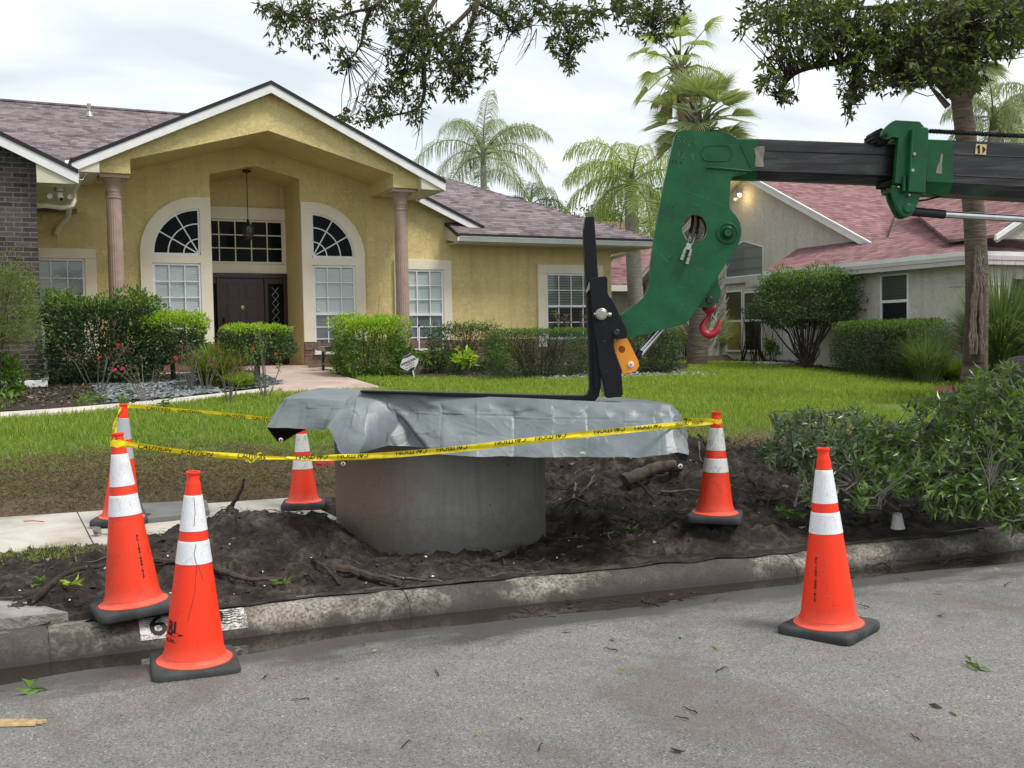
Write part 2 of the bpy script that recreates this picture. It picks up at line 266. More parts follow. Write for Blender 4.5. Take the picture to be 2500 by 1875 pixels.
strk = s.ramp(s.noise(s.vec('W', (9, 9, .7)), 1.3, 4, .6), [(.52, (0, 0, 0)), (.66, (1, 1, 1))]); cc = s.mix(s.math('MULTIPLY', strk, .28), cc, (.085, .08, .07))
s.base(cc); s.rough(.85); s.bump(n2, .3, .004)
s = NT('ground'); v = s.vec(); q = s.N.new('ShaderNodeSeparateXYZ'); s.L.new(v, q.inputs[0])
n = s.noise(v, 6, 7, .7, .5); n2 = s.noise(v, 45, 5, .75); n3 = s.noise(v, .8, 4)
dirt = s.ramp(n, [(.32, (.014, .0115, .010)), (.5, (.040, .033, .029)), (.68, (.105, .090, .079))]); dirt = s.mix(.6, dirt, s.ramp(n2, [(.3, (.35, .35, .35)), (.7, (1.4, 1.35, 1.3))]), 'MULTIPLY')
straw = s.ramp(n2, [(.3, (.035, .024, .015)), (.7, (.17, .125, .08))]); turf = s.ramp(n2, [(.3, (.05, .085, .014)), (.7, (.14, .21, .04))])
gr = s.math('ADD', s.math('ADD', s.math('MULTIPLY', q.outputs[0], .12), q.outputs[1]), s.math('MULTIPLY', s.math('SUBTRACT', n3, .5), 2.2))
def mr2(a, b): m = s.N.new('ShaderNodeMapRange'); m.inputs[1].default_value = a; m.inputs[2].default_value = b; s.L.new(gr, m.inputs[0]); return m.outputs[0]
def mr3(a, b): m = s.N.new('ShaderNodeMapRange'); m.inputs[1].default_value = a; m.inputs[2].default_value = b; s.L.new(s.math('ADD', s.math('MULTIPLY', q.outputs[0], .12), q.outputs[1]), m.inputs[0]); return m.outputs[0]
cc = s.mix(mr3(8.8, 9.15), dirt, straw); cc = s.mix(mr2(10.8, 12.2), cc, turf); s.base(cc); s.rough(.95); s.spec(.15); bb = s.bump(n, .7, .03); s.bump(n2, .7, .01, bb)
s = NT('mulch'); v = s.vec(); n = s.noise(v, 40, 5, .8, 1); s.base(s.ramp(n, [(.3, (.014, .010, .008)), (.7, (.075, .05, .035))])); s.rough(.95); s.bump(n, .9, .02)
s = NT('mulch_red'); v = s.vec(); n = s.noise(v, 40, 5, .8, 1); s.base(s.ramp(n, [(.3, (.03, .010, .007)), (.7, (.19, .045, .026))])); s.rough(.95); s.bump(n, .9, .02)
s = NT('pebble'); s.base(s.ramp(s.n.outputs['Random Per Island'], [(0, (.05, .06, .065)), (.6, (.125, .15, .16)), (1, (.27, .31, .32))])); s.rough(.6); s.bump(s.noise(s.vec(), 60, 3), .3, .003)
s = NT('bark'); v = s.vec('W', (1, 1, .35)); n = s.noise(v, 26, 6, .7, .6); s.base(s.ramp(n, [(.3, (.02, .014, .010)), (.7, (.085, .06, .045))])); s.rough(.95); s.bump(n, .7, .01)
basic('log_bark', (.13, .10, .08), (.05, .038, .03), .9, 12, bscale=40, bstr=.6, bdist=.01)
basic('twig', (.055, .038, .028), (.022, .016, .012), .9, 15, bscale=60, bstr=.4)
basic('twig_pale', (.17, .14, .11), (.09, .07, .055), .9, 15, bscale=60, bstr=.4)
basic('grey_stem', (.16, .145, .125), (.08, .07, .06), .9, 12, bscale=60, bstr=.4)
s = NT('palm_trunk'); v = s.vec('W', (1, 1, 6)); n = s.noise(v, 4, 6, .7, .6); wv = s.noise(s.vec('W', (.6, .6, 9)), 2.6, 3, .6); s.base(s.ramp(n, [(.3, (.035, .025, .018)), (.7, (.15, .115, .085))])); s.rough(.95); bb = s.bump(wv, .9, .03); s.bump(n, .5, .01, bb)
s = NT('palm_trunk_grey'); v = s.vec('W', (1, 1, 6)); n = s.noise(v, 4, 6, .7, .6); wv = s.noise(s.vec('W', (.4, .4, 9)), 1.6, 3, .6); s.base(s.ramp(n, [(.3, (.17, .16, .14)), (.7, (.40, .38, .34))])); s.rough(.95); bb = s.bump(wv, .6, .02); s.bump(n, .5, .01, bb)
leafmat('leaf_dark', (.025, .055, .018), (.075, .135, .045), .2, .38, .5)
leafmat('leaf_hedge', (.022, .048, .014), (.07, .13, .035), .2, .4, .45)
leafmat('leaf_new', (.20, .36, .018), (.40, .58, .055), .4, .45)
leafmat('leaf_mid', (.065, .14, .022), (.16, .28, .05), .35, .45)
leafmat('leaf_juniper', (.10, .15, .035), (.22, .28, .085), .3, .7)
leafmat('leaf_oak', (.024, .036, .014), (.085, .115, .030), .38, .5, .25)
leafmat('leaf_oak_low', (.055, .095, .045), (.16, .235, .11), .25, .30, .7)
leafmat('leaf_oak_light', (.08, .13, .018), (.16, .22, .04), .45, .5)
leafmat('leaf_back', (.05, .08, .03), (.15, .21, .075), .3, .6)
leafmat('rose_leaf', (.07, .06, .03), (.16, .10, .05), .3, .6)
leafmat('petal_pink', (.6, .02, .09), (.8, .06, .18), .3, .6); leafmat('petal_red', (.5, .03, .03), (.7, .09, .05), .3, .6)
leafmat('palm_leaf', (.15, .21, .10), (.34, .40, .21), .35, .4, .5)  # paler green: distance haze put into the leaf colour
leafmat('palm_leaf_light', (.18, .28, .06), (.38, .46, .16), .45, .4, .5)
leafmat('palm_dead', (.16, .12, .06), (.34, .27, .15), .3, .7)
leafmat('sedge', (.05, .10, .035), (.18, .26, .12), .35, .4, .4)
leafmat('grass_green', (.15, .245, .022), (.36, .455, .085), .4, .5, .3)
leafmat('grass_mid', (.09, .17, .012), (.24, .34, .05), .35, .55, .3)
leafmat('grass_dry', (.06, .042, .024), (.33, .255, .155), .25, .7, .2)
leafmat('litter', (.11, .13, .045), (.34, .33, .20), .2, .6, .3)
basic('foam', (.80, .80, .79), (.74, .74, .73), .6, 10, bstr=.1)
basic('plastic_blue', (.01, .02, .35), None, .5, 5, bstr=0)
basic('plastic_pink', (.75, .02, .12), None, .5, 5, bstr=0)
basic('split_wood', (.55, .42, .22), (.38, .27, .12), .8, 30, space='O', bscale=60, bstr=.4)
basic('white_splash', (.55, .55, .53), (.2, .19, .17), .8, 22, bstr=0)
basic('sign_white', (.66, .68, .66), None, .5, 5, bstr=0); basic('sign_dark', (.02, .025, .05), None, .5, 5, bstr=0); basic('sign_red', (.45, .12, .05), None, .5, 5, bstr=0)
s = NT('bulb'); s.b.inputs['Emission Color'].default_value = (1, .78, .42, 1); s.b.inputs['Emission Strength'].default_value = 7
s = NT('lantern_glass'); s.base((.05, .045, .035)); s.rough(.15); s.b.inputs['Alpha'].default_value = .6

# ------------------------------------------------------------------ helpers
def tag(o, label=None, cat=None, group=None, kind=None):
    if label: o['label'] = label
    if cat: o['category'] = cat
    if group: o['group'] = group
    if kind: o['kind'] = kind
    return o
def root(name, loc, label, cat, group=None, rz=0):
    o = bpy.data.objects.new(name, None); col.objects.link(o); o.location = loc; o.rotation_euler = (0, 0, rz); o.empty_display_size = .1
    return tag(o, label, cat, group)
def link(name, me, mats=None, parent=None, world=False):
    o = bpy.data.objects.new(name, me); col.objects.link(o)
    if mats:
        for m in ([mats] if isinstance(mats, str) else mats): me.materials.append(MATS[m])
    if parent is not None:
        o.parent = parent
        if world:
            p = parent; off = Vector((0, 0, 0))
            while p is not None: off += Vector(p.location); p = p.parent
            o.location = -off
    return o
class MB:
    def __init__(s): s.v = []; s.f = []; s.mi = []; s.cur = 0
    def add(s, vs, fs):
        b = len(s.v); s.v += [tuple(x) for x in vs]; s.f += [tuple(b+i for i in f) for f in fs]; s.mi += [s.cur]*len(fs); return s
    def box(s, x0, x1, y0, y1, z0, z1, P=None):
        vs = [(x, y, z) for x in (x0, x1) for y in (y0, y1) for z in (z0, z1)]
        if P: vs = [P(*p) for p in vs]
        return s.add(vs, [(0, 1, 3, 2), (4, 6, 7, 5), (0, 4, 5, 1), (2, 3, 7, 6), (0, 2, 6, 4), (1, 5, 7, 3)])
    def quad(s, a, b, c, d): return s.add([a, b, c, d], [(0, 1, 2, 3)])
    def poly(s, pts): return s.add(pts, [tuple(range(len(pts)))])
    def prism(s, pts, d):
        n = len(pts); d = Vector(d); p = [Vector(x) for x in pts]
        return s.add(p+[x+d for x in p], [tuple(range(n))[::-1], tuple(range(n, 2*n))]+[(i, (i+1) % n, n+(i+1) % n, n+i) for i in range(n)])
    def slab(s, pts, th):      # thin roof sheet: top polygon pushed down
        return s.prism(pts, (0, 0, -th))
    def tube(s, pts, rad, n=6, cap=True):
        pts = [Vector(p) for p in pts]; k = len(pts)
        if isinstance(rad, (int, float)): rad = [rad]*k
        vs = []; up = None
        for i, p in enumerate(pts):
            t = (pts[min(i+1, k-1)]-pts[max(i-1, 0)]); t = t.normalized() if t.length > 1e-9 else Vector((0, 0, 1))
            if up is None: up = t.orthogonal().normalized()
            else:
                up = up - t*up.dot(t); up = up.normalized() if up.length > 1e-6 else t.orthogonal().normalized()
            b = t.cross(up)
            for j in range(n):
                a = 2*math.pi*j/n; vs.append(p+(up*math.cos(a)+b*math.sin(a))*rad[i])
        fs = [(i*n+j, i*n+(j+1) % n, (i+1)*n+(j+1) % n, (i+1)*n+j) for i in range(k-1) for j in range(n)]
        if cap: fs += [tuple(range(n))[::-1], tuple(range((k-1)*n, k*n))]
        return s.add(vs, fs)
    def lathe(s, prof, n=32, c=(0, 0, 0), axis=None, fl=None):
        # prof: (radius, height); axis: optional (origin, dir)
        vs = []; k = len(prof)
        if axis: o, d = Vector(axis[0]), Vector(axis[1]).normalized(); a1 = d.orthogonal().normalized(); a2 = d.cross(a1)
        for r, z in prof:
            for j in range(n):
                a = 2*math.pi*j/n; rr = r*(1+(fl(j, z) if fl else 0))
                vs.append(o+d*z+(a1*math.cos(a)+a2*math.sin(a))*rr if axis else (c[0]+rr*math.cos(a), c[1]+rr*math.sin(a), c[2]+z))
        fs = [(i*n+j, i*n+(j+1) % n, (i+1)*n+(j+1) % n, (i+1)*n+j) for i in range(k-1) for j in range(n)]
        return s.add(vs, fs)
    def disc(s, o, d, r, n=20):
        o, d = Vector(o), Vector(d).normalized(); a1 = d.orthogonal().normalized(); a2 = d.cross(a1)
        return s.add([o+(a1*math.cos(2*math.pi*j/n)+a2*math.sin(2*math.pi*j/n))*r for j in range(n)], [tuple(range(n))])
    def cyl(s, o, d, r, h, n=20):
        d = Vector(d).normalized(); o = Vector(o); s.lathe([(r, 0), (r, h)], n, axis=(o, d)); s.disc(o, -d, r, n); return s.disc(o+d*h, d, r, n)
    def build(s, name, mats, parent=None, world=False, smooth=False, bevel=0, label=None):
        me = bpy.data.meshes.new(name); me.from_pydata(s.v, [], s.f)
        o = link(name, me, mats, parent, world)
        if any(s.mi): me.polygons.foreach_set('material_index', s.mi)
        bm = bmesh.new(); bm.from_mesh(me); bmesh.ops.recalc_face_normals(bm, faces=bm.faces); bm.to_mesh(me); bm.free()
        if smooth:
            me.polygons.foreach_set('use_smooth', [True]*len(me.polygons))
            me.set_sharp_from_angle(angle=R_(40))
        if bevel:
            b = o.modifiers.new('bevel', 'BEVEL'); b.width = bevel; b.segments = 2; b.limit_method = 'ANGLE'
        if label: o['label'] = label
        return o
def npmesh(name, verts, faces, mats, parent=None, world=False, smooth=False, mi=None, nf=4):
    me = bpy.data.meshes.new(name); verts = np.asarray(verts, np.float32).reshape(-1, 3); faces = np.asarray(faces, np.int32)
    me.vertices.add(len(verts)); me.vertices.foreach_set('co', verts.ravel())
    m, k = faces.shape; me.loops.add(m*k); me.loops.foreach_set('vertex_index', faces.ravel()); me.polygons.add(m)
    me.polygons.foreach_set('loop_start', np.arange(0, m*k, k, dtype=np.int32)); me.polygons.foreach_set('loop_total', np.full(m, k, np.int32))
    if mi is not None: me.polygons.foreach_set('material_index', np.asarray(mi, np.int32))
    me.polygons.foreach_set('use_smooth', np.full(m, smooth)); me.update(calc_edges=True)
    return link(name, me, mats, parent, world)
def unit(a): return a/np.maximum(np.linalg.norm(a, axis=-1, keepdims=True), 1e-9)
def leaf_arr(P, Dr, Ln, Wd, fold=.25, curl=.15):
    """lanceolate leaves: base point P, direction Dr, length Ln, width Wd -> 6 verts, 2 quads each"""
    n = len(P); Dr = unit(Dr); r = unit(RNG.normal(size=(n, 3))); S = unit(np.cross(Dr, r)); U = np.cross(S, Dr)
    Ln = np.broadcast_to(Ln, (n,))[:, None]; Wd = np.broadcast_to(Wd, (n,))[:, None]
    mid = P+Dr*Ln*.5; tip = P+Dr*Ln-U*Ln*curl
    v = np.stack([P, mid+S*Wd*.5+U*Wd*fold, tip, mid-S*Wd*.5+U*Wd*fold, mid-U*Ln*curl*.1], 1).reshape(-1, 3)
    b = (np.arange(n)*5)[:, None]; f = np.concatenate([b+[0, 1, 2, 4], b+[0, 4, 2, 3]], 1).reshape(-1, 4)
    return v, f
def leaves(name, P, Dr, Ln, Wd, mat, parent=None, world=True, mi=None, fold=.25, curl=.15):
    v, f = leaf_arr(np.asarray(P), np.asarray(Dr), Ln, Wd, fold, curl)
    if mi is not None: mi = np.repeat(mi, 2)
    return npmesh(name, v, f, mat, parent, world, mi=mi)
def blades(name, P, H, W, lean, mats, parent=None, mi=None):
    n = len(P); P = np.asarray(P); a = RNG.uniform(0, 2*np.pi, n); S = np.stack([np.cos(a), np.sin(a), 0*a], 1)*W[:, None]*.5
    b = RNG.uniform(0, 2*np.pi, n); Ld = np.stack([np.cos(b), np.sin(b), 0*b], 1)*(lean*H)[:, None]; Z = np.array([0, 0, 1.])
    m = P+Ld*.35+Z*(H*.6)[:, None]; t = P+Ld+Z*(H*np.clip(1.05-lean*.5, .25, 1))[:, None]
    v = np.stack([P-S, P+S, m+S*.8, m-S*.8, t+S*.1, t-S*.1], 1).reshape(-1, 3); q = (np.arange(n)*6)[:, None]
    f = np.concatenate([q+[0, 1, 2, 3], q+[3, 2, 4, 5]], 1).reshape(-1, 4)
    return npmesh(name, v, f, mats, parent, False, mi=None if mi is None else np.repeat(mi, 2))
_txt = {}
def text_mesh(txt, size=1.0, align='CENTER', bold=0.0):
    key = (txt, size, align, bold)
    if key in _txt: return _txt[key]
    cu_ = bpy.data.curves.new('t', 'FONT'); cu_.body = txt; cu_.size = size; cu_.align_x = align; cu_.align_y = 'CENTER'; cu_.offset = bold; cu_.resolution_u = 3
    o = bpy.data.objects.new('t', cu_); col.objects.link(o); dg = bpy.context.evaluated_depsgraph_get(); dg.update()
    me = bpy.data.meshes.new_from_object(o.evaluated_get(dg)); vs = [tuple(v.co) for v in me.vertices]; fs = [tuple(p.vertices) for p in me.polygons]
    bpy.data.objects.remove(o); bpy.data.curves.remove(cu_); bpy.data.meshes.remove(me); _txt[key] = (vs, fs); return vs, fs
def put_text(mb, txt, size, fn, **k):
    vs, fs = text_mesh(txt, size, **k); mb.add([fn(x, y) for x, y, z in vs], fs)

# ------------------------------------------------------------------ terrain
def kf(u):
    """v of the foot of the kerb"""
    return 5.30-.095*u+(.06*math.sin(u*.9))
BUMPS = [(1.25, 6.45, .24, .55, .40), (1.75, 6.45, .14, .32, .33), (.6, 6.25, .06, .5, .35), (4.9, 7.45, .36, .65, .5), (4.15, 8.0, .36, .5, .38), (5.7, 7.3, .26, .7, .5), (4.2, 6.9, .10, .3, .3), (5.4, 6.6, .14, .8, .5), (4.35, 5.62, .16, .45, .36), (6.8, 6.3, .16, 1.0, .8), (3.65, 6.7, -.20, .26, .4), (2.3, 5.75, .03, .6, .2), (7.6, 7.4, .3, 1.2, 1.0), (3.3, 7.75, .05, .4, .3)]
def base_g(u, v):
    sb = 9.24-.12*u
    if v < sb: z = .10
    else:
        t = v-sb; z = .1+.0615*t+.045*min(1, t/.06)*math.exp(-t*.5)
        z = min(z, .88)
    if u > 10: z -= .02*(min(u, 19)-10)
    return z
def g(u, v, fine=True):
    z = base_g(u, v); k = kf(u)+.20
    if v <= k and .35 < u < 6.0:
        f = (v-kf(u))/.2; return .074+.028*max(0, f)**.5+.012*mnoise.noise(Vector((u*5, v*5, 2)))+.006
    if v < 9.6 and -8 < u < 12:
        if v > k:
            e = min(1, (v-k)/.25); b = 0; z -= .016*max(0, 1-(v-k)/.3)
            for (a, b_, h, su, sv) in BUMPS: b += h*math.exp(-((u-a)/su)**2-((v-b_)/sv)**2)
            z += b*e
            sw = (v > 7.55-.1*u and v < 9.15-.12*u and u < 2.35)
            if fine and not sw:
                m = .034*mnoise.fractal(Vector((u*3.0, v*3.0, 0)), .8, 2, 5)+.042*abs(mnoise.fractal(Vector((u*8, v*8, 3)), .7, 2, 5)); z += m*e*(1.7 if b > .05 else 1)
                if 8.9 < v: z += .03*max(0, mnoise.noise(Vector((u*6, v*6, 1))))
            if sw: z -= .06 if b < .02 else 0
        else: z = .084
    return z
def P3(u, v, dz=0): return Vector((u, v, g(u, v)+dz))
def ground_hit(px, py):
    d = ray(px, py); t = .0008
    for i in range(4000):
        p = CAM+d*t
        if p.z < base_g(p.x, p.y): return p
        t *= 1.0025
    return p
def axis_vals(segs):
    out = []
    for a, b, st in segs:
        n = max(1, round((b-a)/st)); out += [a+(b-a)*i/n for i in range(n)]
    out.append(segs[-1][1]); return out
us = axis_vals([(-300, -60, 60), (-60, -10, 10), (-10, -1.5, .5), (-1.5, 8.2, .032), (8.2, 14, .5), (14, 60, 5), (60, 400, 60)])
ts = axis_vals([(0, 4.6, .032), (4.6, 6, .2), (6, 20, .7), (20, 60, 8), (60, 500, 60)])
V = []
for u in us:
    k0 = (kf(u)+.17-(max(0, .055+.05*mnoise.noise(Vector((u*1.1, 3, 0)))+.035*mnoise.noise(Vector((u*5, 1, 0)))) if .4 < u < 5.9 else 0)) if -20 < u < 20 else kf(20 if u > 0 else -20)+.17
    for t in ts:
        v = k0+t; V.append((u, v, g(u, v)))
nu, nv = len(us), len(ts)
idx = np.arange(nu*nv).reshape(nu, nv); F = np.stack([idx[:-1, :-1], idx[1:, :-1], idx[1:, 1:], idx[:-1, 1:]], -1).reshape(-1, 4)
tag(npmesh('ground', V, F, 'ground', smooth=True), kind='structure')
# road sheet: crowned slightly, dropping to the gutter
V = []; ru = axis_vals([(-300, -10, 60), (-10, 12, .12), (12, 400, 60)]); rt = [0, .03, .1, .18, .25, .32, .4, .5, .6, .7, .85, 1, 2, 3, 4.5, 8, 15, 60]
for u in ru:
    k0 = kf(max(-20, min(20, u)))+.02
    for t in rt:
        z = -.045+.045*min(1, max(0, t-.12)/.42); z += (.012 if .1 < t < 1 else .004)*mnoise.noise(Vector((u*1.4, t*2.2, 0)))
        V.append((u, k0-t, z))
nu, nv = len(ru), len(rt); idx = np.arange(nu*nv).reshape(nu, nv); F = np.stack([idx[:-1, :-1], idx[:-1, 1:], idx[1:, 1:], idx[1:, :-1]], -1).reshape(-1, 4)
tag(npmesh('road', V, F, 'asphalt', smooth=True), kind='structure')
# kerb: rolled concrete profile in cast lengths with open joints
def kerb_profile(u, w=0):
    k = kf(u); n = mnoise.noise(Vector((u*2.3, 0, 5)))*.008
    return [(k-.01, -.07), (k+.005, -.02), (k+.022, .032+n), (k+.05, .066+n), (k+.09, .088+n), (k+.14, .097+n), (k+.22, .097+n), (k+.30, .07), (k+.32, -.1)]
joints = [-12, -9, -6, -3, .18, 1.95, 4.35, 6.55, 9, 12, 15, 18]
mb = MB()
for a, b in zip(joints[:-1], joints[1:]):
    n = max(6, int((b-a)/.09)); rows = []
    for i in range(n+1):
        u = a+.004+(b-a-.008)*i/n; pr = kerb_profile(u)
        if i in (0, n): pr = [(x+.006, z-.006) for x, z in pr]
        rows.append([(u, x, z) for x, z in pr])
    m = len(rows[0]); vs = [p for r in rows for p in r]; fs = [(i*m+j, (i+1)*m+j, (i+1)*m+j+1, i*m+j+1) for i in range(n) for j in range(m-1)]; fs += [tuple(range(m)), tuple(range(n*m, n*m+m))[::-1]]
    mb.add(vs, fs)
    pr = [(x+.012 if 0 < q < 8 else x, z-.012 if z > .05 else z) for q, (x, z) in enumerate(kerb_profile(b))]; mb.prism([(b-.01, x, z) for x, z in pr], (.02, 0, 0))
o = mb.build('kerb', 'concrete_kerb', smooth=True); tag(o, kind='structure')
# gutter water
V = []; gu = axis_vals([(-4, 12, .1)])
for u in gu:
    k = kf(u); wd = .40
    V += [(u, k+.03, -.030), (u, k-wd, -.030)]
F = [(2*i, 2*i+1, 2*i+3, 2*i+2) for i in range(len(gu)-1)]
tag(npmesh('water', V, F, 'water'), kind='structure')
# pavement slabs and paths laid on the ground
def strip(name, us_, v0, v1, dz, mat, th=.0, nv=3, label=None, cat=None, kind='structure'):
    V = []; n = nv
    for u in us_:
        for j in range(n+1):
            v = v0(u)+(v1(u)-v0(u))*j/n; V.append((u, v, base_g(u, v)+dz))
    m = n+1; F = [(i*m+j, (i+1)*m+j, (i+1)*m+j+1, i*m+j+1) for i in range(len(us_)-1) for j in range(n)]
    mb = MB(); mb.add(V, F); k = len(us_)
    for j in (0, n):   # edges
        mb.add([p for i in range(k) for p in (V[i*m+j], (V[i*m+j][0], V[i*m+j][1], V[i*m+j][2]-.14))], [(2*i, 2*i+2, 2*i+3, 2*i+1) for i in range(k-1)])
    for i in (0, k-1):
        mb.add([V[i*m+j] for j in range(m)]+[(V[i*m+j][0], V[i*m+j][1], V[i*m+j][2]-.14) for j in range(m)], [(j, j+1, m+j+1, m+j) for j in range(n)])
    o = mb.build(name, mat, smooth=False); tag(o, label, cat, kind=kind); return o
for a, b in ((-12, -6), (-5.99, -1.25), (-1.24, .55), (.56, 2.3)):
    strip('pavement', axis_vals([(a, b, .2)]), lambda u: 7.55-.1*u, lambda u: 9.15-.12*u, .012 if a > -6 else .01, 'concrete_walk')
# the walk from the front door and along the garden bed
def patch(name, pts, dz, mat, kind='structure', th=.1):
    mb = MB(); pts = [Vector((p[0], p[1], base_g(p[0], p[1])+dz)) for p in pts]; mb.prism(pts, (0, 0, -th)); return tag(mb.build(name, mat), kind=kind)
strip('path', axis_vals([(-8, 4.3, .3)]), lambda u: 15.75+.17*max(u, 0)**1.6, lambda u: 16.25+.17*max(u, 0)**1.6, .03, 'edging')
for i in range(9):     # door walk widening toward the garden
    v0 = 16.75+i*.76; v1 = v0+.75; f0 = i/9; f1 = (i+1)/9
    L_ = lambda f: 3.9+.85*min(1, f*2.2); a = [(L_(f0), v0), (6.0+.1*f0, v0), (6.0+.1*f1, v1), (L_(f1), v1)]
    patch('path', a, .035, 'walk_pink')
tag(MB().box(4.29, 6.22, 22.6, 24.38, .6, .955).build('path', 'walk_pink'), kind='structure')
# rough concrete apron of the neighbouring drive
mb = MB(); pts = []
ap = [(-2.5, kf(-2.5)+.24), (-.1, kf(-.1)+.24), (.28, kf(.28)+.26), (.1, 5.95), (-.25, 6.1), (-.6, 6.3), (-1.2, 6.35), (-2.5, 6.4)]
mb.prism([Vector((x, y, .140+.012*math.sin(i*1.7))) for i, (x, y) in enumerate(ap)], (0, 0, -.12)); tag(mb.build('driveway', 'concrete_rough'), kind='structure')

# garden beds
def bed(name, pts, mat, dz=.02):
    bm = bmesh.new(); vs = [bm.verts.new((x, y, 0)) for x, y in pts]; bm.faces.new(vs)
    bmesh.ops.triangulate(bm, faces=bm.faces); bmesh.ops.subdivide_edges(bm, edges=bm.edges, cuts=6, use_grid_fill=True)
    for v in bm.verts: v.co.z = base_g(v.co.x, v.co.y)+dz+.02*mnoise.noise(v.co*2)
    me = bpy.data.meshes.new(name); bm.to_mesh(me); bm.free(); return tag(link(name, me, mat), kind='structure')
bed('garden_bed', [(-8, 16.3), (1.0, 16.5), (2.2, 16.95), (3.3, 17.6), (4.3, 18.4), (4.6, 19.5), (4.9, 22.9), (1, 22.9), (-8, 22.9)], 'mulch')
bed('garden_bed', [(6.65, 19.0), (7.9, 18.2), (10.4, 17.1), (12.4, 17.5), (14.4, 19.3), (14.6, 22.9), (6.6, 22.9)], 'mulch')
bed('garden_bed', [(17.4, 19.0), (17.1, 14.4), (17.6, 13.9), (17.55, 18.6), (19, 19.0), (19, 27), (16.8, 26.5), (16.6, 23)], 'mulch')
bed('garden_bed', [(13.0, 11.6), (14.6, 12.6), (15.6, 13.9), (17.3, 14.2), (24, 13.8), (24, 10)], 'mulch_red')
strip('path', axis_vals([(16.2, 17.3, .3)]), lambda u: 19.35, lambda u: 21.6, .05, 'concrete_walk')
# pebbles: one scatter of slate chips
def pebbles(n, rect, sz):
    P = np.stack([RNG.uniform(rect[0], rect[1], n), RNG.uniform(rect[2], rect[3], n)], 1)
    V = []; F = []
    for i, (x, y) in enumerate(P):
        if x < 5 and (y < 16.4+.17*x**1.6 or (x < 2.4 and RNG.uniform() < .45)): continue
        z = base_g(x, y)+.035; r = sz*RNG.uniform(.6, 1.5); a = RNG.uniform(0, 6.28); k = 6; t = RNG.normal(0, .25, 2)
        ring = [(x+r*math.cos(a+j*1.047)*(1+.3*math.sin(j*2+i)), y+r*math.sin(a+j*1.047)*.8, 0) for j in range(k)]
        b = len(V); V += [(p[0], p[1], z+(p[0]-x)*t[0]+(p[1]-y)*t[1]) for p in ring]+[(x+(p[0]-x)*.6, y+(p[1]-y)*.6, z+r*.3+(p[0]-x)*t[0]) for p in ring]
        for j in range(k): F.append((b+j, b+(j+1) % k, b+k+(j+1) % k, b+k+j))
        F.append((b+6, b+7, b+8, b+9)); F.append((b+9, b+10, b+11, b+6))
    return V, F
V, F = pebbles(4600, (1.5, 4.6, 16.7, 20.4), .05)
tag(npmesh('slate_chips', V, F, 'pebble'), 'blue grey slate chips covering the bed left of the front walk', 'pebbles', kind='stuff')
V, F = pebbles(500, (9.2, 13.2, 17.0, 17.7), .045)
tag(npmesh('slate_chips', V, F, 'pebble'), 'thin band of grey chips along the foot of the long low hedge', 'pebbles', kind='stuff')

# ------------------------------------------------------------------ windows
def mapper(o, ud, nd):
    o, ud, nd = Vector(o), Vector(ud), Vector(nd)
    return lambda x, n, z: o+ud*x+nd*n+Vector((0, 0, z))
def window(par, P, x0, x1, z0, z1, cols, rows, zmid=None, lrows=None, blind='blinds_white', trim=None, glass='window_glass', frame='white_paint', tmat='cream_trim', fw=.035, blind_z=None, name='window'):
    f = MB()
    f.box(x0-.01, x0+fw, .0, .055, z0, z1, P); f.box(x1-fw, x1+.01, .0, .055, z0, z1, P); f.box(x0+fw, x1-fw, .0, .053, z1-fw, z1+.01, P); f.box(x0+fw, x1-fw, .0, .053, z0-.02, z0+fw, P)
    def grid(a, b, n, m, dn):
        for i in range(1, n): x = x0+(x1-x0)*i/n; f.box(x-.012, x+.012, dn-.012, dn+.004, a, b, P)
        for j in range(1, m): z = a+(b-a)*j/m; f.box(x0+fw, x1-fw, dn-.010, dn+.007, z-.012, z+.012, P)
    if zmid:
        f.box(x0+fw, x1-fw, .0, .062, zmid-.03, zmid+.03, P); grid(zmid+.03, z1-fw, cols, rows, .052); grid(z0+fw, zmid-.03, cols, lrows, .03)
    else: grid(z0+fw, z1-fw, cols, rows, .046)
    wo = f.build(name, frame, par, True)
    if trim:
        tl, tr, tt, tb = trim; t = MB()
        t.box(x0-tl, x1+tr, .002, .075, z1+.012, z1+tt, P); t.box(x0-tl, x0-.012, .002, .073, z0-tb, z1+.012, P); t.box(x1+.012, x1+tr, .002, .073, z0-tb, z1+.012, P)
        t.build('trim', tmat, wo, True, bevel=.008)
    m = MB()
    if glass:
        m.add([P(x0+fw, .038, zmid or z0), P(x1-fw, .038, zmid or z0), P(x1-fw, .038, z1), P(x0+fw, .038, z1)], [(0, 1, 2, 3)]); m.build('glass', glass, wo, True)
        if zmid:
            m = MB(); m.add([P(x0+fw, .022, z0), P(x1-fw, .022, z0), P(x1-fw, .022, zmid), P(x0+fw, .022, zmid)], [(0, 1, 2, 3)]); m.build('glass', 'screen_glass' if glass == 'window_glass' else glass, wo, True)
    if blind:
        m = MB(); m.box(x0+.02, x1-.02, .004, .012, z0, blind_z or z1-.05, P); m.build('blind', blind, wo, True)
    m = MB(); m.box(x0, x1, .001, .003, z0, z1, P); m.build('dark_backing', 'black_metal', wo, True)  # black sheet added behind the blind, standing in for the unlit room
    return wo

# ================================================================== YELLOW HOUSE
FV = 23.0; FL = .955
H = root('yellow_house', (5.25, 23, .9), 'yellow stucco house with a gabled porch on two fluted columns and arched windows', 'house')
PF = mapper((0, FV, 0), (1, 0, 0), (0, -1, 0))
def nich(u): return 5.13+.24*(1-abs(u-5.25)/.99)
def ceil_z(u): return 5.08+(5.83-5.08)*(1-abs(u-5.18)/2.72)
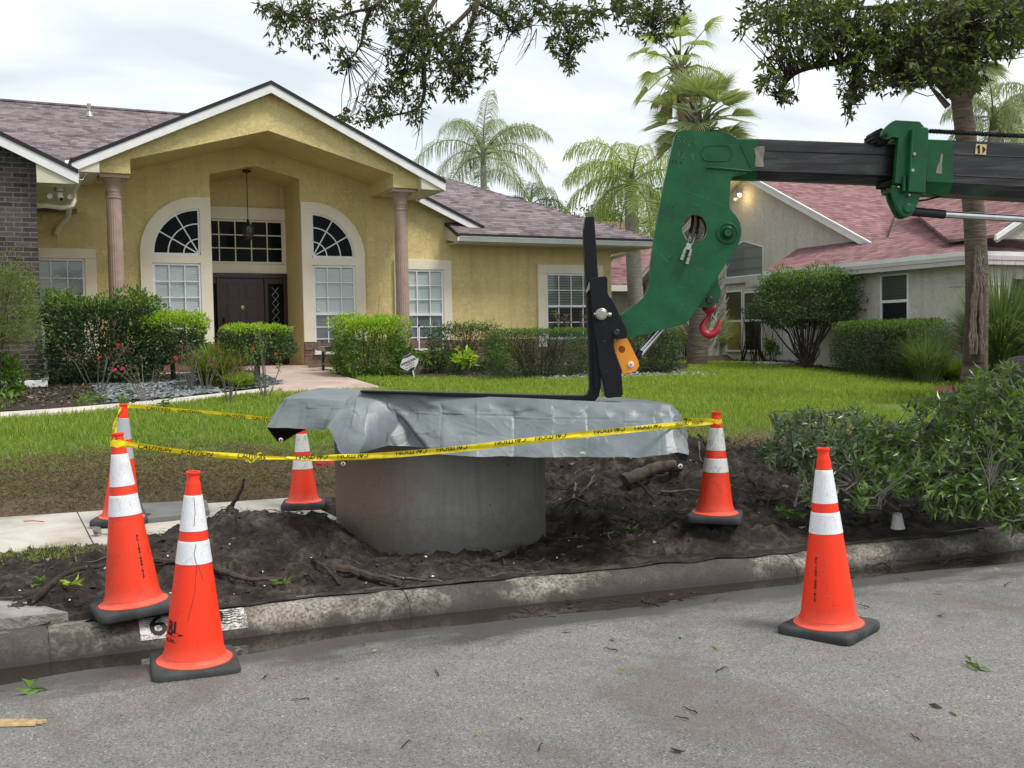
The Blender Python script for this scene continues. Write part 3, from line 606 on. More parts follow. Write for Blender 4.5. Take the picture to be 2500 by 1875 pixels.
# walls
m = MB()
m.prism([(-6, FV, .3), (4.27, FV, .3), (4.27, FV, 5.13), (5.25, FV, 5.37), (6.24, FV, 5.13), (6.24, FV, .3), (9.9, FV, .3), (14.41, FV, .3), (14.41, FV, 4.02), (10.6, FV, 4.02), (9.3, FV, 4.70), (5.25, FV, 6.6), (2.1, FV, 5.0), (-6, FV, 5.0)], (0, .2, 0))
m.build('wall', 'yellow_stucco', H, True)
m = MB(); m.box(4.0, 4.268, 23.21, 24.6, .6, 5.5); m.build('wall', 'yellow_stucco', H, True)
m = MB(); m.box(6.24, 6.5, 23.205, 24.6, .6, 5.5); m.build('wall', 'yellow_stucco', H, True)
m = MB(); m.box(4.0, 6.6, 24.4, 24.6, .6, 5.6); m.build('wall', 'yellow_stucco', H, True)
m = MB(); m.prism([(4.27, 23.0, 5.135), (5.25, 23.0, 5.375), (6.24, 23.0, 5.135), (6.24, 23.0, 5.5), (4.27, 23.0, 5.5)], (0, 1.41, 0)); 
m.v = [(x, y+.002 if y < 23.1 else y, z+.0) for x, y, z in m.v]; m.build('niche_ceiling', 'yellow_stucco', H, True)
m = MB(); m.box(14.2, 14.405, 23.2, 33, .3, 3.95); m.build('wall', 'yellow_stucco', H, True)
# brick plinth along the front
m = MB(); m.box(1.0, 4.27, 22.955, 22.998, .5, 1.46); m.box(6.245, 14.42, 22.955, 22.998, .5, 1.46); m.build('plinth', 'red_brick', H, True)
for x0 in (3.98, 6.25):
    m = MB(); m.box(x0, x0+.285, 22.935, 22.9545, 1.30, 1.475); m.build('soldier_course', 'red_brick', H, True)

# arched windows: quarter circle over sash, mirrored pair
def arched(sgn, cx, cz=3.40):
    # cx: tall side of the glass; arc opens away from it
    X = lambda d: cx+sgn*d
    wo = MB(); r = .965
    def arc(r0, r1, n0, n1, a0=0, a1=90, k=28):
        vs = []; 
        for i in range(k+1):
            a = R_(a0+(a1-a0)*i/k)
            for rr in (r0, r1):
                for nn in (n0, n1): vs.append(PF(X(-rr*math.cos(a)), nn, cz+rr*math.sin(a)))
        fs = []
        for i in range(k):
            b = 4*i; fs += [(b, b+4, b+5, b+1), (b+2, b+3, b+7, b+6), (b, b+2, b+6, b+4), (b+1, b+5, b+7, b+3)]
        fs += [(0, 1, 3, 2), (4*k, 4*k+2, 4*k+3, 4*k+1)]; wo.add(vs, fs)
    arc(r-.035, r+.005, .0, .05); arc(.635, .66, .03, .046); arc(.315, .34, .03, .0461)
    for a in (30, 60):
        ca, sa = math.cos(R_(a)), math.sin(R_(a)); p = []
        for t, s_ in ((0, -1), (r-.03, -1), (r-.03, 1), (0, 1)): p.append(PF(X(-t*ca+s_*.013*sa), .03, cz+t*sa+s_*.013*ca))
        wo.prism(p, PF(0, .0475, 0)-PF(0, .03, 0))
    wo.box(min(X(0), X(-r)), max(X(0), X(-r)), 0, .052, cz-.02, cz+.02, PF); wo.box(min(X(.02), X(-.02)), max(X(.02), X(-.02)), 0, .0515, cz+.021, cz+r, PF)
    w1 = wo.build('window', 'white_paint', H, True, label='quarter-round fan window over a sash')
    g_ = MB(); pts = [PF(X(0), .02, cz)]+[PF(X(-r*math.cos(R_(a))), .02, cz+r*math.sin(R_(a))) for a in range(0, 91, 5)]; g_.poly(pts); g_.build('glass', 'dark_glass', w1, True)
    # trim: one flat band following the arch with an inner cut-out
    bm = bmesh.new(); Ro = 1.215
    outer = [(X(-Ro), 1.48)]+[(X(-Ro*math.cos(R_(a))), cz+Ro*math.sin(R_(a))) for a in range(0, 91, 4)]+[(X(.252), cz+Ro), (X(.252), 1.48), (X(.012), 1.48), (X(.012), 3.205), (X(-r-.012), 3.205), (X(-r-.012), 1.48)]
    ho = [(X(.022), cz-.022)]+[(X(-(r+.007)*math.cos(R_(a))), cz+(r+.007)*math.sin(R_(a))) if a else (X(-r-.007), cz-.022) for a in range(0, 91, 4)]+[(X(.022), cz+r+.007)]
    for n in (.002, .075):
        for loop in (outer, ho):
            vs = [bm.verts.new(PF(x, n, z)) for x, z in loop]; [bm.edges.new((vs[i], vs[(i+1) % len(vs)])) for i in range(len(vs))]
    bm.verts.ensure_lookup_table(); es = list(bm.edges); no, nh = len(outer), len(ho)
    h = no+nh
    bmesh.ops.triangle_fill(bm, use_beauty=True, use_dissolve=False, edges=es[:h]); bmesh.ops.triangle_fill(bm, use_beauty=True, use_dissolve=False, edges=es[h:]); bm.verts.ensure_lookup_table()
    for s0, n in ((0, no), (no, nh)):
        for i in range(n): j = (i+1) % n; bm.faces.new((bm.verts[s0+i], bm.verts[s0+j], bm.verts[h+s0+j], bm.verts[h+s0+i]))
    bmesh.ops.recalc_face_normals(bm, faces=bm.faces); me = bpy.data.meshes.new('trim'); bm.to_mesh(me); bm.free(); link('trim', me, 'cream_trim', w1, True)
    xa, xb = sorted((X(0), X(-.965))); window(H, PF, xa, xb, 1.24, 3.19, 3, 3, 2.11, 3)
    m = MB(); m.box(xa-.03, xb+.03, .05, .12, 1.19, 1.235, PF); m.build('sill', 'white_paint', H, True)
arched(1, 4.01); arched(-1, 6.49)
window(H, PF, 8.65, 9.64, 1.24, 3.13, 3, 3, 2.08, 3, trim=(.23, .23, .24, -.22))
window(H, PF, 12.46, 13.88, 1.45, 3.08, 4, 2, 2.27, 2, blind='blinds_open', trim=(.25, .25, .24, .2))
window(H, PF, .12, 1.70, 1.20, 3.25, 5, 3, 2.12, 3, trim=(.2, .23, .22, .0))
# small alarm stickers in the panes
for x in (3.93, 6.60): m = MB(); m.box(x-.045, x+.045, .039, .041, 2.17, 2.26, PF); m.build('sticker', 'sign_white', H, True)

# door wall inside the niche
PD = mapper((0, 24.4, 0), (1, 0, 0), (0, -1, 0))
window(H, PD, 4.33, 6.17, 3.34, 4.32, 5, 3, None, None, None, None, 'dark_glass', 'cream_trim', fw=.03)
m = MB(); m.box(4.272, 6.236, .003, .07, 4.34, 4.62, PD); m.box(4.272, 6.236, .003, .07, 3.10, 3.315, PD); m.box(6.18, 6.236, .003, .068, 3.316, 4.339, PD); m.box(4.272, 4.32, .003, .068, 3.316, 4.339, PD); m.build('transom_surround', 'cream_trim', H, True, bevel=.006)
m = MB(); vs, fs = text_mesh('6619', .20, bold=.012); n = len(vs)
m.add([PD(5.12+x*1.15, .085, 4.47+y) for x, y, z in vs]+[PD(5.12+x*1.15, .06, 4.47+y) for x, y, z in vs], [f for f in fs]+[tuple(i+n for i in f) for f in fs])
m.build('house_number', 'cream_trim', H, True)
m = MB(); m.box(4.272, 6.236, .003, .11, 2.99, 3.095, PD)
for a, b in ((4.272, 4.34), (4.60, 4.68), (5.70, 5.78), (6.15, 6.236)): m.box(a, b, .003, .10, FL, 2.989, PD)
for a, b in ((4.34, 4.60), (5.78, 6.15)): m.box(a, b, .003, .06, FL, FL+.35, PD); m.box(a, b, .003, .06, 2.86, 2.989, PD)
dfr = m.build('door_frame', 'door_wood', H, True, bevel=.008)
for a, b in ((4.345, 4.595), (5.785, 6.145)):
    m = MB(); m.box(a, b, .004, .03, FL+.35, 2.86, PD); sg = m.build('sidelight', 'dark_glass', dfr, True)
m = MB()     # leaded diamonds on the visible sidelight
for i in range(7):
    z = 1.45+i*.19; c = 5.965
    for s1 in (-1, 1):
        m.tube([PD(c-s1*.08, .034, z), PD(c, .034, z+.095), PD(c+s1*.08, .034, z+.19)], .005, 4)
m.build('leading', 'steel', dfr, True)
m = MB(); x0, x1 = 4.685, 5.695; m.box(x0, x1, .004, .045, FL+.01, 2.985, PD)
for a, b, c, d in ((4.82, 5.13, 2.50, 2.86), (5.25, 5.56, 2.50, 2.86), (4.82, 5.13, 1.62, 2.38), (5.25, 5.56, 1.62, 2.38), (4.82, 5.13, 1.08, 1.50), (5.25, 5.56, 1.08, 1.50)):
    m.box(a, b, .045, .056, c, d, PD); m.box(a+.045, b-.045, .056, .068, c+.045, d-.045, PD)
dr = m.build('door', 'door_wood', H, True, bevel=.008, label='dark six panel wooden front door')
m = MB(); o = PD(5.19, .045, 2.42); m.lathe([(.0, .03), (.02, .03), (.035, .02), (.052, .015), (.055, .0)], 20, axis=(PD(5.19, .068, 2.30), (0, -1, 0))); m.build('knocker', 'brass', dr, True, smooth=True)
m = MB(); m.tube([PD(4.75, .05, 1.75), PD(4.75, .11, 1.78), PD(4.75, .12, 2.0), PD(4.75, .05, 2.05)], .014, 8); m.box(4.72, 4.78, .045, .052, 1.7, 2.1, PD); m.build('handle', 'bronze', dr, True, smooth=True)

# porch gable wall, arch soffit, vaulted ceiling
GV = 21.4
m = MB(); zb = 4.80
m.prism([(1.91, GV, zb), (2.48, GV, zb), (2.48, GV, 5.08), (5.18, GV, 5.83), (7.88, GV, 5.08), (7.88, GV, zb), (8.46, GV, zb), (8.46, GV, 5.12), (5.22, GV, 6.66), (1.91, GV, 5.10)], (0, .22, 0)); m.build('gable_wall', 'yellow_stucco', H, True)
for a, b in ((1.91, 2.48), (7.88, 8.46)):
    m = MB(); m.box(a+.004, b-.004, GV+.222, 22.998, zb+.003, 5.20); m.build('beam', 'yellow_stucco', H, True)
m = MB(); m.prism([(2.475, GV+.222, 5.075), (5.18, GV+.222, 5.825), (7.885, GV+.222, 5.075), (7.885, GV+.222, 5.25), (5.18, GV+.222, 6.0), (2.475, GV+.222, 5.25)], (0, 1.37, 0)); m.build('porch_ceiling', 'yellow_stucco', H, True)
# porch floor
m = MB(); m.box(1.9, 4.28, 21.5, 22.95, .4, .90); m.box(6.3, 8.5, 21.3, 22.95, .4, .90); m.build('porch_floor', 'walk_pink', H, True)
# columns
for cx, zf in ((2.19, .86), (8.15, .86)):
    m = MB(); fl = lambda j, z: (-.05 if j % 3 == 0 else 0); cy = 21.72
    m.lathe([(.150, zf+.25), (.147, 3.0), (.138, 4.34)], 60, (cx, cy, 0), fl=fl); c = m.build('column', 'column_paint', H, True, smooth=True)
    m = MB(); m.lathe([(.138, 4.34), (.15, 4.345), (.152, 4.37), (.14, 4.375), (.14, 4.46), (.15, 4.465), (.15, 4.48), (.142, 4.50), (.15, 4.58), (.185, 4.66), (.235, 4.70), (.25, 4.72)], 40, (cx, cy, 0)); m.box(cx-.27, cx+.27, cy-.27, cy+.27, 4.72, 4.798); m.build('capital', 'column_paint', c, True, smooth=True, bevel=.006)
    m = MB()
    for k in range(20): a = 2*math.pi*k/20; m.add([(cx+.142*math.cos(a+d)*1.03, cy+.142*math.sin(a+d)*1.03, z) for d, z in ((-.08, 4.395), (.0, 4.385), (.08, 4.395), (.05, 4.445), (-.05, 4.445))], [(0, 1, 2, 3, 4)])
    m.build('frieze', 'column_paint', c, True)
    m = MB(); m.lathe([(.15, zf+.25), (.17, zf+.22), (.175, zf+.17), (.16, zf+.14), (.19, zf+.10), (.195, zf+.05)], 40, (cx, cy, 0)); m.box(cx-.21, cx+.21, cy-.21, cy+.21, zf-.3, zf+.05); m.build('base', 'column_paint', c, True, smooth=True)

# roofs ---------------------------------------------------------------
SL = .476
pk = (5.22, 6.80); ov = 3.80; ez = pk[1]-ov*SL      # porch rake: peak and eave
def rake_board(par, pts, y, hgt, th=.03, mat='white_paint', drip=True):
    (xa, za), (xb, zb_) = pts
    m = MB(); m.prism([(xa, y, za-.075), (xb, y, zb_-.075), (xb, y, zb_-.075-hgt), (xa, y, za-.075-hgt)], (0, th, 0)); m.build('fascia', mat, par, True)
    if drip:
        m = MB(); m.prism([(xa, y-.02, za), (xb, y-.02, zb_), (xb, y-.02, zb_-.073), (xa, y-.02, za-.073)], (0, .06, 0)); m.build('drip_edge', 'drip_edge', par, True)
def roofslab(par, pts, mat, th=.06):
    m = MB(); m.slab(pts, th); return m.build('roof', mat, par, True)
RY = 21.19
for s_ in (-1, 1):
    ex = pk[0]+s_*ov
    rake_board(H, [(ex, ez), (pk[0], pk[1])] if s_ < 0 else [(pk[0], pk[1]), (ex, ez)], RY, .17)
    yb = 30.5
    # porch slope, running back until it meets the main slope
    q = lambda x: 22.3+(pk[1]-abs(x-pk[0])*SL-3.95)/SL
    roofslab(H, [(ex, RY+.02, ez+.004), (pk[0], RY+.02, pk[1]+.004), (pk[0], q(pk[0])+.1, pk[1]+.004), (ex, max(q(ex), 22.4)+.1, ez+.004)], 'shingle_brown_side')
    # eave soffit box beside the beams
    xa, xb = sorted((ex-s_*.03, 1.905 if s_ < 0 else 8.465))
    tz = lambda x: pk[1]-abs(x-pk[0])*SL-.09
    m = MB(); m.prism([(xa, RY+.035, ez-.225), (xb, RY+.035, ez-.225), (xb, RY+.035, tz(xb)), (xa, RY+.035, tz(xa))], (0, 1.77, 0)); m.build('soffit', 'soffit', H, True)
    m = MB(); xx = ex-s_*.012; m.box(min(xx, ex), max(xx, ex), RY+.03, 23.2, ez-.24, ez-.065); m.build('fascia', 'white_paint', H, True)
m = MB(); m.prism([(1.42, RY-.0, ez), (1.44, RY, ez-.07), (1.44, 22.6, ez-.07), (1.42, 22.6, ez)], (-.03, 0, 0)); m.build('drip_edge', 'drip_edge', H, True)
# main roof: front slope right wing with hip, left slope
hx, hy = 15.30, 22.30
def mz_(v): return 3.95+SL*(v-22.3)
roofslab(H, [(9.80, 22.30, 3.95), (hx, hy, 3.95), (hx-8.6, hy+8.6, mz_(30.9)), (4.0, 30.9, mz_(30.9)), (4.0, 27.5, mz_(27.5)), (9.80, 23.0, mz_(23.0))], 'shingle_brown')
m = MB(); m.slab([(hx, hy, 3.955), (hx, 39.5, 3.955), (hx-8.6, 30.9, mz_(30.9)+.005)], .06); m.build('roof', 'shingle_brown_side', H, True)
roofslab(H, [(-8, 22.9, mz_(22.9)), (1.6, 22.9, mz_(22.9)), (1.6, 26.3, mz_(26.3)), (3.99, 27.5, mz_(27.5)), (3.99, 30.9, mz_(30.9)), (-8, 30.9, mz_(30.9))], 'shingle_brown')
m = MB()
for k in range(38):       # ridge and hip caps
    t = 8.6*k/38; t2 = 8.6*(k+1.25)/38; c = Vector((hx-t, hy+t, mz_(hy+t)+.012)); d = Vector((hx-t2, hy+t2, mz_(hy+t2)+.022)); sd_ = Vector((.10, .10, -.045))
    m.add([c-Vector((.1, -.0, .04)), c+Vector((0, 0, .018)), c+Vector((.0, .12, -.045)), d+Vector((.0, .12, -.045)), d+Vector((0, 0, .018)), d-Vector((.1, 0, .04))], [(0, 1, 4, 5), (1, 2, 3, 4)])
m.build('hip_cap', 'shingle_brown', H, True)
m = MB(); m.box(-8, 6.8, 30.8, 31.0, mz_(30.9)-.02, mz_(30.9)+.03); m.build('ridge_cap', 'shingle_brown', H, True)
# second gable rake stepping down behind the porch
rake_board(H, [(8.35, 5.21), (10.66, 4.19)], 22.72, .15)
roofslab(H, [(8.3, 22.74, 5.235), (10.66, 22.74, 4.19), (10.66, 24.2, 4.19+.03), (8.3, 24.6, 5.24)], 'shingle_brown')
# wing eave: end board, drip, gutter, soffit
m = MB(); m.prism([(9.76, 22.99, 4.20), (9.76, 22.30, 3.875), (9.76, 22.30, 3.74), (9.76, 22.99, 3.86)], (.035, 0, 0)); m.build('fascia', 'soffit', H, True)
m = MB(); m.prism([(9.755, 22.99, 4.285), (9.755, 22.28, 3.955), (9.755, 22.28, 3.885), (9.755, 22.99, 4.205)], (-.02, 0, 0)); m.box(9.74, 15.32, 22.255, 22.285, 3.885, 3.952); m.build('drip_edge', 'drip_edge', H, True)
m = MB(); m.box(9.80, 15.28, 22.30, 22.998, 3.74, 3.77); m.box(14.42, 15.28, 23.0, 39, 3.74, 3.77); m.build('soffit', 'soffit', H, True)
def gutter(par, a, b, z, out_, mat='white_paint', name='gutter'):
    a, b = Vector(a), Vector(b); m = MB(); o = Vector(out_); prof = [(0, 0), (0, -.115), (.07, -.115), (.10, -.05), (.115, -.015), (.125, 0), (.118, -.02), (.094, -.055), (.064, -.106), (.008, -.106), (.008, 0)]
    vs = [p+o*x+Vector((0, 0, z+y)) for p in (a, b) for x, y in prof]; n = len(prof)
    m.add(vs, [(i, (i+1) % n, n+(i+1) % n, n+i) for i in range(n)]+[tuple(range(n)), tuple(range(n, 2*n))]); return m.build(name, mat, par, True)
gutter(H, (9.76, 22.28, 0), (15.42, 22.28, 0), 3.88, (0, -1, 0))
gutter(H, (15.30, 22.3, 0), (15.30, 39, 0), 3.88, (1, 0, 0))
m = MB(); m.tube([(15.0, 22.5, 3.76), (14.95, 22.6, 3.66), (14.7, 22.85, 3.60), (14.5, 23.1, 3.52), (14.47, 23.3, 3.35), (14.46, 23.3, 1.0)], .042, 8); m.build('downspout', 'soffit', H, True, smooth=True)
# vents on the left slope
for (px, py) in ((218, 283),):
    d = ray(px, py); t = (3.95-SL*22.3-CH)/(d.z-SL*d.y); p = CAM+d*t
    m = MB(); m.cyl(p-Vector((0, 0, .1)), (0, 0, 1), .05, .42, 12); m.lathe([(.13, -.03), (.06, .1)], 14, (p.x, p.y, p.z)); m.build('vent_pipe', 'steel', H, True, smooth=True)

# ---- brick wing on the left
WV = 19.7
m = MB(); m.prism([(-6, WV, .3), (.74, WV, .3), (.74, WV, 4.78), (-1.8, WV, 5.98), (-6, WV, 4.2)], (0, .2, 0)); m.build('brick_wall', 'dark_brick', H, True)
m = MB(); m.box(.54, .735, WV+.2, 22.99, .3, 4.3); m.build('wall', 'yellow_stucco', H, True)
WY = 19.42; tip = (1.40, 4.52)
rake_board(H, [(-1.8, tip[1]+3.2*SL), tip], WY, .17)
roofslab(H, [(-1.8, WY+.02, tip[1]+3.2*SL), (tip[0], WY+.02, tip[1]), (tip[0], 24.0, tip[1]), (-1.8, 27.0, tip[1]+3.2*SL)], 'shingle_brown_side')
m = MB(); m.prism([(.745, WY+.04, tip[1]+.66*SL-.1), (1.38, WY+.04, tip[1]-.25), (.745, WY+.04, tip[1]-.25)], (0, .26, 0)); m.build('fascia', 'soffit', H, True, label='cream gable return board')
m = MB()
for i in range(12): y0 = WY+.31+i*.29; m.box(.745, 1.37, y0, y0+.28, tip[1]-.262, tip[1]-.25)
m.build('soffit', 'soffit', H, True)
m = MB(); m.box(1.375, 1.40, WY+.04, 22.99, tip[1]-.24, tip[1]-.06); m.build('fascia', 'white_paint', H, True)
gutter(H, (1.405, WY+.02, 0), (1.405, 22.6, 0), tip[1]-.06, (1, 0, 0))
m = MB(); m.tube([(1.46, 21.5, 4.38), (1.46, 21.5, 4.25), (1.40, 21.3, 4.12), (1.2, 20.9, 4.03), (.9, 20.4, 4.0), (.78, 20.1, 3.95)], .045, 8); m.build('downspout', 'soffit', H, True, smooth=True)
m = MB(); m.tube([(1.45, 22.6, 4.3), (1.42, 22.75, 4.1), (1.25, 22.88, 3.9), (1.2, 22.92, 3.75)], .06, 8); m.build('downspout', 'soffit', H, True, smooth=True)
# white downspout piece at the wing's foot: up the corner and along the ground
m = MB(); m.box(-.4, .80, WV-.16, WV-.05, .78, .90); m.box(.70, .80, WV-.048, WV+.3, .80, .92); m.prism([(.745, WV+.03, .90), (.83, WV+.03, .90), (.80, WV+.15, 1.75), (.745, WV+.15, 1.95)], (0, .06, 0)); m.build('downspout', 'white_paint', H, True, bevel=.012)

# security floodlight under the wing's soffit
Q = root('security_light', (1.1, 20.0, 4.2), 'white two headed floodlight with a black fronted camera under the brick wing soffit', 'security light')
m = MB(); m.cyl((1.12, 19.95, 4.20), (0, 0, 1), .09, .06); m.build('mount', 'steel', Q, True, smooth=True)
m = MB(); m.cyl((1.12, 19.90, 4.14), (.1, -.6, -.55), .045, .14); m.build('camera_body', 'white_paint', Q, True, smooth=True)
m = MB(); m.cyl((1.137, 19.798, 4.046), (.1, -.6, -.55), .034, .006); m.build('lens', 'black_metal', Q, True)
for dx in (-.15, .15):
    m = MB(); m.lathe([(0, 0), (.03, .0), (.042, .05), (.045, .06), (.0, .055)], 18, axis=((1.12+dx, 19.92, 4.13), (dx, -.6, -.4))); m.build('lamp_head', 'white_paint', Q, True, smooth=True)

# pendant lantern
Q = root('pendant_lantern', (5.2, 23.4, 5.3), 'bronze glass lantern hanging on a long rod before the front door', 'lantern')
lx, ly = 5.17, 23.45
m = MB(); m.lathe([(0, 5.31), (.03, 5.27), (.10, 5.29), (.10, 5.33)], 20, (lx, ly, 0)); m.build('canopy', 'bronze', Q, True, smooth=True)
m = MB(); m.tube([(lx, ly, 5.28), (lx, ly, 4.24)], .009, 6)
for i in range(26): z = 5.26-i*.04; m.lathe([(.004, -.008), (.014, 0), (.004, .008)], 6, (lx, ly, z))
m.build('rod', 'bronze', Q, True)
m = MB(); m.lathe([(.0, 4.26), (.02, 4.24), (.03, 4.20), (.02, 4.18), (.05, 4.14), (.11, 4.11), (.12, 4.09), (.10, 4.085)], 20, (lx, ly, 0))
m.lathe([(.09, 3.84), (.10, 3.83), (.10, 3.80), (.03, 3.78), (0, 3.76)], 20, (lx, ly, 0))
for k in range(6): a = k*math.pi/3; m.tube([(lx+.115*math.cos(a), ly+.115*math.sin(a), 4.09), (lx+.135*math.cos(a), ly+.135*math.sin(a), 4.0), (lx+.10*math.cos(a), ly+.10*math.sin(a), 3.83)], .006, 5)
m.build('lantern_frame', 'bronze', Q, True)
m = MB(); m.lathe([(.11, 4.085), (.13, 4.0), (.095, 3.84)], 24, (lx, ly, 0)); m.build('lantern_glass', 'lantern_glass', Q, True, smooth=True)

# ================================================================== NEIGHBOUR'S HOUSE
K = root('neighbour_house', (19, 20, .7), 'beige stucco house with pink shingle roofs and a lit wall lamp', 'house')
U1 = 19.0
m = MB(); m.prism([(U1, 18.4, .2), (U1, 28.4, .2), (U1, 28.4, 3.15), (U1, 23.45, 5.93), (U1, 18.4, 3.45)], (.2, 0, 0)); m.build('wall', 'tan_stucco', K, True)
m = MB(); m.box(18.95, U1-.001, 21.70, 21.98, .3, 3.0); m.build('wall', 'tan_stucco', K, True)
# control joints
m = MB(); m.box(U1-.004, U1-.001, 22.43, 22.45, 3.0, 5.4); m.build('joint', 'grey_fascia', K, True)
ga, gr, gl = (23.2, 6.07), (18.25, 3.56), (28.5, 3.28)
def rake_u(par, a, b, u, hgt, th=.04, mat='white_paint'):
    m = MB(); m.prism([(u, a[0], a[1]-.03), (u, b[0], b[1]-.03), (u, b[0], b[1]-.03-hgt), (u, a[0], a[1]-.03-hgt)], (th, 0, 0)); m.build('fascia', mat, par, True)
    m = MB(); m.prism([(u-.02, a[0], a[1]+.02), (u-.02, b[0], b[1]+.02), (u-.02, b[0], b[1]-.029), (u-.02, a[0], a[1]-.029)], (.06, 0, 0)); m.build('drip_edge', 'white_paint', par, True)
rake_u(K, ga, gr, 18.72, .15); rake_u(K, gl, ga, 18.72, .15)
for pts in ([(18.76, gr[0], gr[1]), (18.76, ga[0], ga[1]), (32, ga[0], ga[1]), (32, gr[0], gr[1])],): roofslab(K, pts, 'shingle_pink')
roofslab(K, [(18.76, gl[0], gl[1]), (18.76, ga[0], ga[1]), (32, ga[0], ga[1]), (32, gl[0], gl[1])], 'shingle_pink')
m = MB(); m.prism([(18.765, gr[0], gr[1]-.20), (18.765, ga[0], ga[1]-.19), (18.765, gl[0], gl[1]-.20), (18.765, gl[0], gl[1]-.18), (18.765, ga[0], ga[1]-.165), (18.765, gr[0], gr[1]-.18)], (.23, 0, 0)); m.build('soffit', 'soffit', K, True)
# low wing: walls and hipped roof
m = MB(); m.box(17.62, 17.8, 14.62, 19.2, .2, 3.0); m.build('wall', 'tan_stucco', K, True)
m = MB(); m.box(17.62, 30, 14.45, 14.62, .2, 3.0); m.build('wall', 'tan_stucco', K, True)
m = MB(); m.box(17.8, 19.0, 19.1, 19.2, .2, 2.9); m.build('wall', 'tan_stucco', K, True)
E0, EZ, LS = 17.28, 3.02, .40
hz = lambda u: EZ+LS*(u-E0)
roofslab(K, [(E0, 14.25, EZ), (E0, 20.42, EZ), (18.98, 21.1, hz(18.98)), (18.98, 18.35, hz(18.98)), (18.98, 17.9, hz(18.98)), (28, 24.97, hz(28)), (34, 26, hz(34)), (34, 30.97, hz(34))][:0] or [(E0, 14.25, EZ), (E0, 20.42, EZ), (18.98, 21.1, hz(18.98)), (18.98, 18.0, hz(18.98)), (24.6, 22.6, hz(24.6)), (24.6, 21.57, hz(24.6))], 'shingle_pink_side')
roofslab(K, [(24.55, 21.5, hz(24.55)), (24.55, 30, hz(24.55)), (30, 30, hz(30)), (30, 26.97, hz(30))], 'shingle_pink_side')
roofslab(K, [(E0, 14.25, EZ-.004), (30.5, 14.25, EZ-.004), (30.5, 27.4, hz(30.4)-.004), (30.4, 27.37, hz(30.4)-.004)], 'shingle_pink')
m = MB()
m.box(E0-.02, E0+.0, 14.23, 20.44, EZ-.075, EZ+.012); m.box(E0-.02, 30, 14.225, 14.245, EZ-.075, EZ+.012); m.build('drip_edge', 'white_paint', K, True)
for k_, (a, b) in enumerate(((-.155, -.078), (-.25, -.158))):
    m = MB(); d = .015*(1-k_); m.box(E0-.01-d, E0+.02, 14.235-d, 20.40, EZ+a, EZ+b); m.box(E0-.01-d, 30, 14.235-d, 14.26, EZ+a, EZ+b); m.build('fascia', 'grey_fascia', K, True)
m = MB(); m.box(E0+.02, 17.62, 14.26, 20.4, EZ-.25, EZ-.23); m.build('soffit', 'grey_fascia', K, True)
# low porch strip between the wing roof and the gable wall
m = MB(); m.box(17.9, 18.99, 19.21, 21.9, 2.72, 2.95); m.build('soffit', 'tan_stucco', K, True)
# siding band under the eaves
m = MB()
for i in range(3): z = 2.36+i*.085; m.box(17.595, 17.619, 14.42, 15.1, z, z+.079); m.box(17.6, 18.55, 14.425, 14.449, z, z+.079)
m.build('siding_band', 'grey_fascia', K, True)
PG = mapper((U1, 0, 0), (0, -1, 0), (-1, 0, 0)); PW = mapper((17.62, 0, 0), (0, -1, 0), (-1, 0, 0))
# neighbour windows
window(K, PW, -16.90, -16.12, 1.25, 2.72, 1, 1, 2.13, 1, blind='blinds_dark')
window(K, PG, -24.10, -23.34, 1.0, 2.72, 1, 1, 1.86, 1, blind='blinds_tan'); window(K, PG, -23.28, -22.50, 1.0, 2.66, 1, 1, 1.86, 1, blind='blinds_tan')
m = MB(); pts = [PG(-24.1, .004, 3.12), PG(-22.48, .004, 3.12), PG(-22.48, .004, 3.87), PG(-23.29, .004, 4.10), PG(-24.1, .004, 3.87)]; m.poly(pts); kw = m.build('window', 'curtain_grey', K, True, label='five sided gable window with grey vertical blinds')
m = MB()
for i in range(5): a, b = pts[i], pts[(i+1) % 5]; m.tube([a, b], .022, 4)
m.build('frame', 'white_paint', kw, True)
m = MB()
for i in range(22): x = -24.05+i*.035; m.box(x, x+.022, .006, .012, 3.14, 3.85, PG)
m.build('blind', 'curtain_grey', kw, True)
m = MB(); m.box(18.9, 18.999, 21.75, 24.4, 2.93, 3.1, None); m.build('ledge', 'tan_stucco', K, True)
m = MB(); m.box(-21.66, -20.75, .004, .05, .70, 2.78, PG); kd = m.build('door', 'white_paint', K, True)
m = MB()
for z0, z1 in ((.95, 1.5), (1.65, 2.6)):
    for x in (-21.55, -21.15): m.box(x, x+.3, .05, .06, z0, z1, PG)
m.build('door_panel', 'white_paint', kd, True, bevel=.01)
m = MB(); m.box(-21.72, -21.665, .003, .08, .68, 2.85, PG); m.box(-20.745, -20.69, .003, .08, .68, 2.85, PG); m.build('door_frame', 'white_paint', kd, True)
# dark opening round the corner and wrought iron trellis
m = MB(); m.box(18.72, 20.2, 14.43, 14.4485, 2.0, 2.5); m.build('window', 'ink', K, True)
# small entry gable on the street side
m = MB(); m.prism([(17.9, 14.30, 3.30), (23, 14.30, 3.30), (20.5, 14.30, 4.55)], (0, .15, 0)); m.build('wall', 'tan_stucco', K, True)
for k_, (d, y) in enumerate(((0, 14.05), (.12, 14.12))):
    m = MB(); m.prism([(17.72+d, y, 3.33-d*.3), (20.5, y, 4.70-d), (23.3-d, y, 3.33-d*.3), (23.3-d, y, 3.23-d*.3), (20.5, y, 4.60-d), (17.72+d, y, 3.23-d*.3)], (0, .06, 0)); m.build('fascia', 'white_paint' if k_ == 0 else 'grey_fascia', K, True)
roofslab(K, [(17.72, 14.1, 3.35), (20.5, 14.1, 4.72), (20.5, 19, 4.72), (17.72, 15.2, 3.35)], 'shingle_pink_side')
